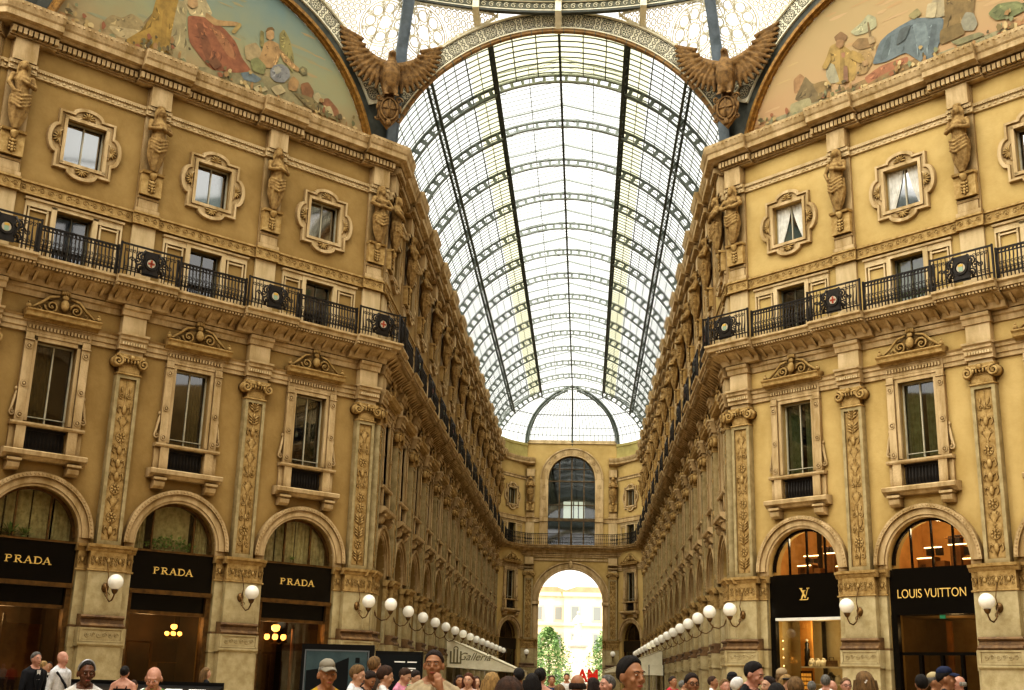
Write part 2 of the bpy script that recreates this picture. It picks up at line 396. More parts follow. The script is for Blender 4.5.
def make_pilaster(seed):
    root = thing('pilaster', 'x', 'pilaster')
    m = MB()                                                   # pedestal of the pier
    m.box(-.95, .95, 0, .2, 0, 2.35); m.box(-.72, .72, 0, .5, 0, 2.35)
    m.box(-.98, .98, 0, .26, 0, .35); m.box(-.76, .76, 0, .56, 0, .35)
    m.extr([(0, 2.32), (.52, 2.34), (.57, 2.4), (.57, 2.46), (0, 2.48)], -.78, .78)
    m.box(-.78, .78, 0, .53, 2.46, 2.93); m.box(-.97, .97, 0, .22, 2.3, 2.93)
    for s in (-1, 1): m.box(s*.7-.04, s*.7+.04, .53, .56, 2.48, 2.92)
    m.box(-.7, .7, .53, .56, 2.48, 2.53); m.box(-.7, .7, .53, .56, 2.87, 2.92)
    for j in range(6): m.spiral(-.5 + .2*j, 2.7, .54, .09, .018, 1.1, 0, 1 if j % 2 else -1, 8)
    m.build('pedestal', PIER, root)
    m = MB(); m.extr([(0, 2.93), (.54, 2.93), (.59, 2.99), (.54, 3.06), (.47, 3.08), (.44, 3.2), (.49, 3.22), (.53, 3.27), (.49, 3.33), (0, 3.36)], -.74, .74)
    m.box(-.95, .95, 0, .2, 2.93, 3.0)
    m.build('base_moulding', PIERD, root)
    m = MB(); m.box(-.94, .94, 0, .16, 2.93, 4.76); m.box(-.62, .62, 0, .38, 3.2, 4.76)
    m.build('pier_shaft', PIER, root)
    m = MB(); m.box(-.95, .95, 0, .18, 4.76, 5.4); m.box(-.63, .63, 0, .4, 4.76, 5.4)
    pr = [(0, 5.38), (.04, 5.38), (.1, 5.46), (.1, 5.5), (.16, 5.53), (.18, 5.62), (0, 5.64)]
    m.extr([(n if n > 0 else -.14, z) for n, z in pr], -1.02, 1.02, .14); m.extr([(n if n > 0 else -.36, z) for n, z in pr], -.75, .75, .36)
    m.extr([(0, 4.74), (.06, 4.76), (.06, 4.8), (0, 4.82)], -.68, .68, .36); m.extr([(0, 4.74), (.06, 4.76), (.06, 4.8), (0, 4.82)], -1., 1., .14)
    ornament_h(m, -.6, .6, 4.85, 5.35, .41); ornament_h(m, -.94, -.66, 4.85, 5.35, .19); ornament_h(m, .66, .94, 4.85, 5.35, .19)
    m.build('impost', STONE2, root)
    # shaft with a sunk carved panel
    m = MB(); m.mi = 0
    m.box(-.42, .42, 0, .2, 5.64, 11.5)
    for s in (-1, 1): m.box(s*.36-.06, s*.36+.06, .2, .27, 5.64, 11.5)
    m.box(-.3, .3, .2, .27, 5.64, 5.78); m.box(-.3, .3, .2, .27, 11.38, 11.5)
    m.build('shaft', BORDER, root)
    m = MB(); m.box(-.3, .3, .19, .205, 5.78, 11.38); ornament(m, 0, 5.85, 11.3, .27, .21, seed)
    m.build('relief_carving', STONE2, root)
    # ionic capital
    m = MB(); m.box(-.38, .38, 0, .26, 11.5, 11.86)
    m.extr([(0, 11.5), (.3, 11.5), (.32, 11.53), (.3, 11.56), (0, 11.56)], -.44, .44)
    m.smooth = True
    for s in (-1, 1):
        m.spiral(s*.46, 11.94, .34, .19, .06, 1.6, pi/2, s, 18)
        m.arc(.02, .2, .02, .3, s*.46, 11.94, 0, 2*pi, 12, False)
    for j in range(5): m.ball(-.24 + .12*j, .36, 11.98, .05, .05, .08, 6, 4)
    m.tube([(-.46, .32, 12.12), (-.2, .34, 12.08), (0, .36, 12.06), (.2, .34, 12.08), (.46, .32, 12.12)], .045, 6)
    m.ball(0, .4, 12.1, .09, .07, .1, 8, 5); m.smooth = False
    m.box(-.52, .52, 0, .34, 12.12, 12.22); m.box(-.4, .4, 0, .28, 11.86, 12.14)
    m.build('capital', STONE2, root)
    m = MB(); m.box(-.43, .43, 0, .26, 12.2, 12.38); m.box(-.43, .43, 0, .27, 12.9, 13.62)
    n = 9
    for j in range(n): m.box(-.43 + j*.096+.01, -.43 + j*.096 + .075, .26, .42, 12.54, 12.64)
    m.extr([(0, 12.86), (.5, 12.88), (.52, 12.95), (0, 12.97)], -.52, .52)
    m.build('entablature_block', STONE_PALE, root)
    # mezzanine pedestal, above the balcony
    m = MB(); m.box(-.44, .44, 0, .1, 14.8, 17.1); m.box(-.46, .46, 0, .16, 14.8, 15.1); m.build('mezzanine_block', STONE_PALE, root)
    m = MB(); m.box(-.43, .43, 0, .1, 17.6, 22.5)
    m.box(-.46, .46, 0, .2, 17.6, 17.75); m.extr([(0, 18.1), (.16, 18.12), (.2, 18.18), (.16, 18.24), (0, 18.26)], -.4, .4)
    m.box(-.36, .36, .1, .16, 17.75, 18.1)
    m.box(-.4, .4, .1, .34, 21.74, 22.52)                       # block over the head
    m.build('upper_strip', STONE, root)
    return root
def ornament_h(m, x0, x1, z0, z1, n):
    w = x1 - x0; c = (z0 + z1)/2; h = (z1 - z0)/2; m.smooth = True
    k = max(1, round(w / .4)); st = w / k
    for j in range(k):
        x = x0 + (j + .5)*st
        m.ball(x, n, c, .07, .045, .09, 6, 4)
        for s in (-1, 1):
            m.spiral(x + s*st*.27, c + .07, n, .09, .022, 1.1, -pi/2, s, 8); m.spiral(x + s*st*.27, c - .11, n, .07, .02, 1., pi/2, -s, 8)
    m.smooth = False

# ------------------------------------------------------------------ pedimented window
def make_window():
    root = thing('pedimented_window', 'x', 'window')
    m = MB()
    # surround
    for s in (-1, 1):
        m.box(min(s*.68, s*.8), max(s*.68, s*.8), -.1, .1, 9.4, 12.3)
        a, b = sorted((s*.82, s*1.1)); m.box(a, b, 0, .16, 9.35, 12.35)
        m.box(a - .02, b + .02, 0, .2, 12.1, 12.14)
        c = (a + b)/2
        for z in (11.88, 10.6, 9.55):
            m.ring(c, z, .09, .03, .16, .19, 12); m.ball(c, .17, z, .05, .04, .05, 6, 4)
        m.spiral(s*1.17, 9.62, .08, .12, .035, 1.3, pi/2, -s, 12); m.tube([(s*1.12, .06, 10.35), (s*1.16, .08, 10.1), (s*1.2, .08, 9.85), (s*1.27, .08, 9.62)], [.03, .05, .05, .03], 6)
        m.ball(s*1.14, .06, 10.42, .05, .05, .08, 6, 4)
    m.box(-.8, .8, -.1, .1, 12.13, 12.28)
    m.extr([(0, 12.26), (.13, 12.28), (.13, 12.38), (0, 12.4)], -1.1, 1.1)
    m.box(-1.1, 1.1, 0, .14, 12.38, 12.78)
    for j in range(18): m.box(-1.06 + j*.118, -1.06 + j*.118 + .07, .14, .2, 12.5, 12.62)
    m.build('surround', STONE, root)
    m = MB()
    m.extr([(0, 12.76), (.2, 12.78), (.24, 12.86), (.42, 12.88), (.44, 13.0), (.5, 13.06), (.5, 13.1), (0, 13.12)], -1.28, 1.28, 0, 0, 0)
    m.smooth = True                                               # carved scrolls above
    m.mi = 0
    for s in (-1, 1):
        m.spiral(s*.42, 13.36, .22, .24, .05, 1.5, pi, -s, 16)
        m.tube([(s*.2, .2, 13.75), (s*.5, .22, 13.68), (s*.8, .22, 13.4), (s*1.05, .22, 13.2), (s*1.2, .22, 13.17)], [.05, .05, .05, .045, .03], 6)
        m.spiral(s*.82, 13.24, .2, .09, .03, 1.2, 0, s, 10)
        m.ball(s*1.2, .3, 13.2, .09, .09, .1, 8, 5); m.ball(s*1.2, .3, 13.33, .04, .04, .05, 6, 4)
    m.ball(0, .26, 13.45, .16, .12, .22, 8, 6); m.ball(0, .24, 13.74, .12, .08, .1, 8, 5)
    for a in (-.6, -.3, 0, .3, .6): m.ball(.22*sin(a), .24, 13.82 + .1*cos(a), .045, .05, .09, 6, 4)
    m.smooth = False
    m.prism([(-1.1, 13.1), (1.1, 13.1), (.7, 13.35), (.3, 13.65), (-.3, 13.65), (-.7, 13.35)], 0, .14)
    m.build('pediment', STONE2, root)
    m = MB(); m.extr([(0, 9.22), (.22, 9.22), (.26, 9.28), (.26, 9.34), (0, 9.36)], -1.24, 1.24)
    for s in (-1, 1):
        a, b = sorted((s*.7, s*1.02)); m.box(a, b, 0, .2, 8.42, 9.22); a, b = sorted((s*1.02, s*1.2)); m.box(a, b, 0, .1, 8.42, 9.22)
    m.build('balustrade_ledge', STONE, root)
    m = MB(); m.extr([(0, 8.1), (.25, 8.12), (.34, 8.22), (.42, 8.25), (.44, 8.38), (.38, 8.42), (0, 8.44)], -1.38, 1.38)
    m.build('sill', STONE, root)
    for s in (-1, 1):
        m = MB(); m.extr([(0, 7.72), (.2, 7.74), (.3, 7.82), (.34, 7.96), (.3, 8.0), (.36, 8.03), (.36, 8.12), (0, 8.12)], s*.98 - .2, s*.98 + .2)
        m.box(s*.98-.24, s*.98+.24, 0, .38, 8.04, 8.12); m.build('bracket', STONE, root)
    m = MB()
    m.box(-.68, .68, -.02, .02, 9.12, 9.2); m.box(-.68, .68, -.02, .02, 8.46, 8.52)
    for j in range(11): m.tube([(-.62 + j*.124, 0, 8.5), (-.62 + j*.124, .03, 8.72), (-.62 + j*.124, 0, 9.14)], [.018, .035, .012], 5)
    m.box(-.66, .66, -.16, -.12, 8.46, 9.3)
    m.build('iron_balustrade', IRON, root)
    m = MB()
    for s in (-1, 1): a, b = sorted((s*.62, s*.68)); m.box(a, b, -.26, -.2, 9.3, 12.13)
    m.box(-.025, .025, -.26, -.2, 9.3, 12.1); m.box(-.68, .68, -.26, -.2, 12.07, 12.13); m.box(-.66, .66, -.26, -.2, 9.3, 9.38); m.box(-.66, .66, -.2, -.17, 9.58, 9.61)
    m.build('sash_frame', WHITEF, root)
    m = MB(); m.quad([(-.66, -.24, 9.3), (.66, -.24, 9.3), (.66, -.24, 12.1), (-.66, -.24, 12.1)]); m.build('pane', WIN, root)
    return root
def curtain(m, x0, x1, z0, z1, n, amp=.03, folds=5, tie=None):
    k = folds*4
    def fn(a, b):
        x = x0 + (x1-x0)*a; z = z1 + (z0-z1)*b
        if tie is not None: x = x + (tie - x) * (b ** 1.4) * .75
        return (x, n + amp*sin(a*folds*2*pi), z)
    m.smooth = True; m.grid(fn, k, 6); m.smooth = False

def make_lobed():
    root = thing('lobed_window', 'x', 'window')
    cz = 19.48
    def outline(e):        # quatrefoil-square outline with expansion e
        P = []; h = .98 + e; v = 1.05 + e; r = .52 + e
        N = 10
        # top lobe, left, bottom, right, with corners
        P += [(h, v)]
        for j in range(N+1): a = pi*j/N; P.append((r*cos(a), v + .5*r*sin(a)*1.0))
        P += [(-h, v)]
        for j in range(N+1): a = pi/2 + pi*j/N; P.append((-h + .55*r*cos(a), r*sin(a)))
        P += [(-h, -v)]
        for j in range(N+1): a = pi + pi*j/N; P.append((r*cos(a), -v + .5*r*sin(a)))
        P += [(h, -v)]
        for j in range(N+1): a = -pi/2 + pi*j/N; P.append((h + .55*r*cos(a), r*sin(a)))
        return [(x, z + cz) for x, z in P]
    hole = []
    m = MB()
    def ringband(o1, o0, n1, n0):     # band between outlines with heights
        i = len(m.v); k = len(o1)
        for (x, z) in o1: m.v.append((x, -n1, z))
        for (x, z) in o0: m.v.append((x, -n0, z))
        for j in range(k): m.face([i + j, i + k + j, i + k + (j+1) % k, i + (j+1) % k])
    A, B, C_, D_ = outline(.06), outline(.04), outline(-.04), outline(-.06)
    ringband(B, A, .14, 0); ringband(C_, B, .14, .14); ringband(D_, C_, .07, .14)
    # inner field from outline to rectangular frame
    rect = []
    for (x, z) in D_:
        dx, dz = x/.85, (z - cz)/.93; q = max(abs(dx), abs(dz)); rect.append((x/q*1. if q else x, cz + (z-cz)/q if q else z))
    E2 = outline(-.16); F2 = outline(-.2)
    ringband(E2, D_, .07, .07); ringband(F2, E2, .12, .07)
    rf = []
    for (x, z) in F2:
        q = max(abs(x)/.8, abs(z-cz)/.88); rf.append((x/q, cz + (z-cz)/q))
    ringband(rf, F2, .05, .12)
    for s in (-1, 1):
        a, b = sorted((s*.7, s*.82)); m.box(a, b, -.02, .12, cz-.9, cz+.9)
        a, b = (cz + s*.8, cz + s*.92); m.box(-.82, .82, -.02, .12, min(a, b), max(a, b))
    m.build('surround', STONE, root)
    m = MB(); m.smooth = True
    for (cx, z, ax, az) in ((0, cz+1.0, 0, 1), (0, cz-1.0, 0, -1), (-.92, cz, -1, 0), (.92, cz, 1, 0)):
        for j in range(7):
            a = -pi/2 + pi*j/6
            if ax: dx, dz = ax*cos(a), sin(a)
            else: dx, dz = sin(a), az*cos(a)
            m.tube([(cx, .1, z), (cx + dx*.14, .13, z + dz*.16), (cx + dx*.24, .1, z + dz*.24)], [.015, .035, .025], 5)
    m.build('shell_carving', STONE2, root)
    m = MB()
    for s in (-1, 1): a, b = sorted((s*.67, s*.73)); m.box(a, b, -.26, -.2, cz-.82, cz+.82)
    m.box(-.025, .025, -.26, -.2, cz-.82, cz+.82); m.box(-.73, .73, -.26, -.2, cz+.76, cz+.82); m.box(-.73, .73, -.26, -.2, cz-.82, cz-.76)
    m.build('sash_frame', WHITEF, root)
    m = MB(); m.quad([(-.7, -.24, cz-.8), (.7, -.24, cz-.8), (.7, -.24, cz+.8), (-.7, -.24, cz+.8)]); m.build('pane', MATS['mirror_glass'], root)
    return root
MATS['mirror_glass'] = glass('mirror_glass', '6a7064', .38, .05)
def make_mezz():
    root = thing('balcony_window', 'x', 'window')
    m = MB()
    for s in (-1, 1):
        a, b = sorted((s*.64, s*.82)); m.box(a, b, 0, .1, 14.8, 16.9)
        a, b = sorted((s*1.66, s*1.72)); m.box(a, b, 0, .08, 14.8, 16.95)
        a, b = sorted((s*.82, s*1.66)); m.box(a, b, 0, .08, 16.72, 16.95)
        a, b = sorted((s*.95, s*1.56)); m.box(a, b, 0, .05, 14.8, 15.25)
        a, b = sorted((s*.9, s*.97)); m.box(a, b, 0, .06, 14.8, 16.72); a, b = sorted((s*1.54, s*1.6)); m.box(a, b, 0, .06, 14.8, 16.72)
        a, b = sorted((s*.9, s*1.6)); m.box(a, b, 0, .06, 16.6, 16.66)
    m.box(-.82, .82, 0, .1, 16.81, 16.95); m.extr([(0, 16.93), (.14, 16.95), (.16, 17.02), (0, 17.04)], -1.76, 1.76)
    m.build('surround', STONE_PALE, root)
    m = MB()
    for s in (-1, 1): a, b = sorted((s*.58, s*.64)); m.box(a, b, -.26, -.2, 14.8, 16.81)
    m.box(-.02, .02, -.26, -.2, 14.8, 16.8); m.box(-.64, .64, -.26, -.2, 16.75, 16.81)
    m.build('sash_frame', mat('dark_window_frame', '6f6a56', '57523f', .6, 3), root)
    m = MB(); m.quad([(-.62, -.24, 14.8), (.62, -.24, 14.8), (.62, -.24, 16.8), (-.62, -.24, 16.8)]); m.build('pane', WIN, root)
    return root
def make_archivolt():
    m = MB()
    R = 1.53; zs = 5.8
    for s in (-1, 1):
        a, b = sorted((s*R, s*1.9)); m.box(a, b, 0, .08, 5.64, zs)
    m.arc(R, 1.62, -.05, .1, 0, zs, 0, pi, 24); m.arc(1.62, 1.84, 0, .14, 0, zs, 0, pi, 24); m.arc(1.84, 1.98, 0, .22, 0, zs, 0, pi, 24)
    for j in range(46):
        a = pi*(j+.5)/46; m.ball(1.91*cos(a), .22, zs + 1.91*sin(a), .045, .03, .045, 5, 3)
    me = m.mesh('archivolt', STONE)
    return me
# wall lamp -------------------------------------------------------
def make_lamp():
    root = thing('wall_lamp', 'x', 'lamp')
    m = MB(); m.smooth = True
    m.lathe(0, .0, [(.0, 4.28), (.06, 4.3), (.11, 4.38), (.12, 4.46), (.08, 4.56), (0, 4.6)], 8, 1.)
    m.ball(0, .02, 4.45, .13, .08, .16, 8, 5)
    m.build('wall_plate', BRONZE, root)
    m = MB(); m.smooth = True
    m.tube([(0, .05, 4.5), (0, .15, 4.35), (0, .25, 4.1), (0, .45, 3.98), (0, .66, 4.02), (0, .78, 4.15), (0, .8, 4.26)], .025, 6)
    m.tube([(0, .02, 5.25), (0, .12, 5.0), (0, .2, 4.75), (0, .1, 4.5)], .016, 5)
    m.spiral(0, 4.2, .2, .1, .015, 1.2, 0, 1, 10)
    m.lathe(0, .8, [(.02, 4.2), (.07, 4.24), (.1, 4.3), (.12, 4.36), (.02, 4.37)], 10)
    m.build('bracket_arm', BRONZE, root)
    m = MB(); m.smooth = True; m.ball(0, .8, 4.6, .25, .25, .25, 20, 14); m.build('globe', GLOBE, root)
    return root
# ------------------------------------------------------------------ place the facades
PD = [0.55 + 5.02*k for k in range(4)]           # pilasters measured from the arcade corner
CD = [3.06 + 5.02*k for k in range(3)]
uL = lambda t: DIAG - t
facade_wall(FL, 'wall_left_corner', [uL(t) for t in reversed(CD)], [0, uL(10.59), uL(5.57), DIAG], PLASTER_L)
facade_wall(FR, 'wall_right_corner', CD, [0, 5.57, 10.59, DIAG], PLASTER_R)
k22 = math.tan(pi/8)
mouldings(FL, 'left_corner', [uL(t) for t in reversed(PD)], 0, 0, DIAG, k22, k22)
mouldings(FR, 'right_corner', PD, 0, 0, DIAG, k22, k22)
PA = [.485 + BAY*k for k in range(NB + 1)]; CA = [PA[k] + BAY/2 for k in range(NB)]
LA = BAY*NB + .97
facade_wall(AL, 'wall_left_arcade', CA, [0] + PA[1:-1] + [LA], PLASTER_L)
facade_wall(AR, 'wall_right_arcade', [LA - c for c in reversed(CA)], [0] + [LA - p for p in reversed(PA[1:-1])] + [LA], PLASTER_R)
mouldings(AL, 'left_arcade', PA, 0, 0, LA, k22, 0)
mouldings(AR, 'right_arcade', [LA - p for p in reversed(PA)], 0, 0, LA, 0, k22)

PIL = [make_pilaster(11), make_pilaster(23), make_pilaster(37)]
WINP = make_window(); LOB = make_lobed(); MEZ = make_mezz(); LAMP = make_lamp(); ARCHV = make_archivolt()
used = set()
def put(proto, F, u, n, label, group=None, z=0, swap=None):
    loc = F.at(u, n, z)
    if id(proto) not in used and not swap:
        used.add(id(proto)); proto.location = loc; proto.rotation_euler = (0, 0, F.th); proto['label'] = label
        if group: proto['group'] = group
        return proto
    return dup(proto, loc, F.th, label, group, swap)
def archv(F, u, label, group):
    o = link_mesh('archivolt', ARCHV); o.location = F.at(u); o.rotation_euler = (0, 0, F.th); tag(o, label, 'arch moulding', group)
SW_L = {STONE_PALE: STONE_PALE}
WINS = {}
POSL = ['at the arcade corner', 'between the arcade bay and middle bay', 'between the middle bay and outer bay', 'at the outer end']
POSB = ['arcade bay', 'middle bay', 'outer bay']
for (F, nm, tf) in ((FL, 'left', uL), (FR, 'right', lambda t: t)):
    for k, t in enumerate(PD):
        put(PIL[k % 3], F, tf(t), 0, f'carved stone pilaster {POSL[k]}, {nm} corner facade', f'pilasters of the {nm} corner facade')
        put(LAMP, F, tf(t), .38, f'white globe lamp {POSL[k]}, {nm} corner facade', f'globe lamps of the {nm} corner facade', -.22)
    for k, t in enumerate(CD):
        WINS[nm, 'w', k] = put(WINP, F, tf(t), 0, f'tall window under a scrolled pediment, {POSB[k]} of the {nm} corner facade', f'pedimented windows of the {nm} corner facade')
        WINS[nm, 'l', k] = put(LOB, F, tf(t), 0, f'square window in a lobed stone frame, {POSB[k]} of the {nm} corner facade', f'lobed windows of the {nm} corner facade')
        WINS[nm, 'm', k] = put(MEZ, F, tf(t), 0, f'dark window behind the balcony railing, {POSB[k]} of the {nm} corner facade', f'balcony windows of the {nm} corner facade')
        archv(F, tf(t), f'beaded stone arch moulding over the shopfront, {POSB[k]} of the {nm} corner facade', f'arch mouldings of the {nm} corner facade')
for (F, nm, tf) in ((AL, 'left', lambda u: u), (AR, 'right', lambda u: LA - u)):
    for k, u in enumerate(PA):
        put(PIL[(k + 1) % 3], F, tf(u), 0, f'{ORD[k]} carved stone pilaster from the octagon along the {nm} arcade wall', f'pilasters of the {nm} arcade wall')
        put(LAMP, F, tf(u), .22, f'{ORD[k]} globe lamp from the octagon in the row on the {nm} arcade wall', f'globe lamps of the {nm} arcade wall', -.22)
    for k, u in enumerate(CA):
        put(WINP, F, tf(u), 0, f'{ORD[k]} pedimented window from the octagon along the {nm} arcade wall', f'pedimented windows of the {nm} arcade wall')
        put(LOB, F, tf(u), 0, f'{ORD[k]} lobed attic window from the octagon along the {nm} arcade wall', f'lobed windows of the {nm} arcade wall')
        put(MEZ, F, tf(u), 0, f'{ORD[k]} balcony window from the octagon along the {nm} arcade wall', f'balcony windows of the {nm} arcade wall')
        archv(F, tf(u), f'{ORD[k]} shop arch moulding from the octagon along the {nm} arcade wall', f'arch mouldings of the {nm} arcade wall')

# ------------------------------------------------------------------ balcony railing
def rail_mesh(w):
    m = MB(); n = .0
    m.box(-w/2, w/2, -.02, .03, 15.84, 15.89); m.box(-w/2, w/2, -.015, .02, 15.7, 15.73); m.box(-w/2, w/2, -.015, .02, 14.98, 15.02); m.box(-w/2, w/2, -.015, .015, 15.2, 15.22)
    k = max(3, int(w/.13)); st = w/k
    for j in range(k):
        x = -w/2 + (j+.5)*st
        m.tube([(x, 0, 14.8), (x, .03, 15.15), (x, .04, 15.35), (x, 0, 15.55), (x, 0, 15.86)], [.018, .036, .022, .028, .016], 5, False)
        m.ring(x + st/2, 15.36, .045, .022, -.012, .012, 7); m.ring(x + st/2, 15.1, .06, .025, -.012, .012, 8); m.ring(x + st/2, 15.78, .05, .022, -.012, .012, 8)
    for s in (-1, 1): m.box(s*w/2-.03, s*w/2+.03, -.03, .03, 14.8, 15.93)
    return m.mesh('railing_panel', IRON)
def medal_mesh(w):
    m = MB()
    m.box(-w/2, w/2, -.02, .03, 15.92, 15.98); m.box(-w/2, w/2, -.015, .02, 14.98, 15.02)
    for s in (-1, 1):
        m.box(s*w/2-.03, s*w/2+.03, -.03, .03, 14.8, 16.0)
        m.smooth = True
        for j, x in enumerate((.55, .7, .84, .98)):
            m.tube([(s*x, 0, 14.8), (s*x, .04, 15.2), (s*x, .0, 15.5), (s*x, 0, 15.92)], [.016, .035, .025, .014], 5, False)
            m.spiral(s*(x-.08), 15.75, 0, .08, .016, 1.2, 0, s, 9); m.spiral(s*(x-.08), 15.12, 0, .08, .016, 1.2, pi, -s, 9)
        m.spiral(s*.5, 15.42, .02, .14, .03, 1.5, 0, s, 12); m.spiral(s*.7, 15.42, .02, .1, .025, 1.3, pi, s, 10); m.spiral(s*.36, 15.6, .02, .17, .035, 1.6, pi/2, -s, 14); m.spiral(s*.36, 15.2, .02, .16, .035, 1.6, -pi/2, s, 14)
        m.tube([(s*.25, .03, 15.85), (s*.42, .06, 15.6), (s*.3, .05, 15.3), (s*.45, .03, 15.0)], .04, 5); m.smooth = False
    m.prism([(-.3, 14.95), (.3, 14.95), (.34, 15.4), (.26, 15.85), (-.26, 15.85), (-.34, 15.4)], -.02, .02)
    m.ring(0, 15.42, .22, .05, .02, .06, 16)
    return m.mesh('medallion_panel', IRON)
RAIL_DB, RAIL_D, RAIL_A = medal_mesh(2.24), rail_mesh(5.02 - 2.24), rail_mesh(BAY - 2.24)
def disc_mesh(kind):
    m = MB(); m.mi = 0
    m.lathe(0, 0, [(0, 0), (0, 0)], 3) if False else None
    N = 20
    m.quad([(.155*cos(2*pi*j/N), .04, 15.42 + .155*sin(2*pi*j/N)) for j in range(N)])
    m.mi = 1
    if kind == 'cross':
        m.box(-.035, .035, .04, .055, 15.29, 15.55); m.box(-.12, .12, .04, .055, 15.385, 15.455)
    else:
        m.box(-.07, .07, .04, .055, 15.3, 15.52); m.mi = 2; m.box(-.08, .08, .04, .06, 15.46, 15.54)
    return m.mesh('medallion', [mat('enamel_white', 'b8ac94', None, .4), mat('enamel_red', 'a04a30', None, .4), mat('enamel_gold', 'c8a040', None, .4)] if kind == 'cross' else
                  [mat('enamel_white', 'b8ac94', None, .4), mat('enamel_green', '8fa890', None, .4), mat('enamel_gold', 'c8a040', None, .4)])
DC, DW = disc_mesh('cross'), disc_mesh('crest')
def railing(F, pil, a, b, nm, mid, rail, flip=0):
    root = thing('balcony_railing', f'black wrought iron balcony railing running along the {nm}', 'railing', None, (F.org[0], F.org[1], 0), F.th)
    for i, p in enumerate(pil):
        o = link_mesh('medallion_panel', RAIL_DB, root); o.location = (p, -1.04 if 'corner' in nm else -.95, 0)
        d = link_mesh('medallion', (DC, DW)[(i + flip) % 2], o)
        if i < len(pil) - 1:
            q = link_mesh('railing_panel', rail, root); q.location = (p + mid/2, -.8, 0)
        for s in (-1, 1):
            pass
    return root
railing(FL, [uL(t) for t in reversed(PD)], 0, DIAG, 'left corner facade', 5.02, RAIL_D, 1)
railing(FR, PD, 0, DIAG, 'right corner facade', 5.02, RAIL_D, 1)
railing(AL, PA, 0, LA, 'left arcade wall', BAY, RAIL_A)
railing(AR, [LA - p for p in reversed(PA)], 0, LA, 'right arcade wall', BAY, RAIL_A)
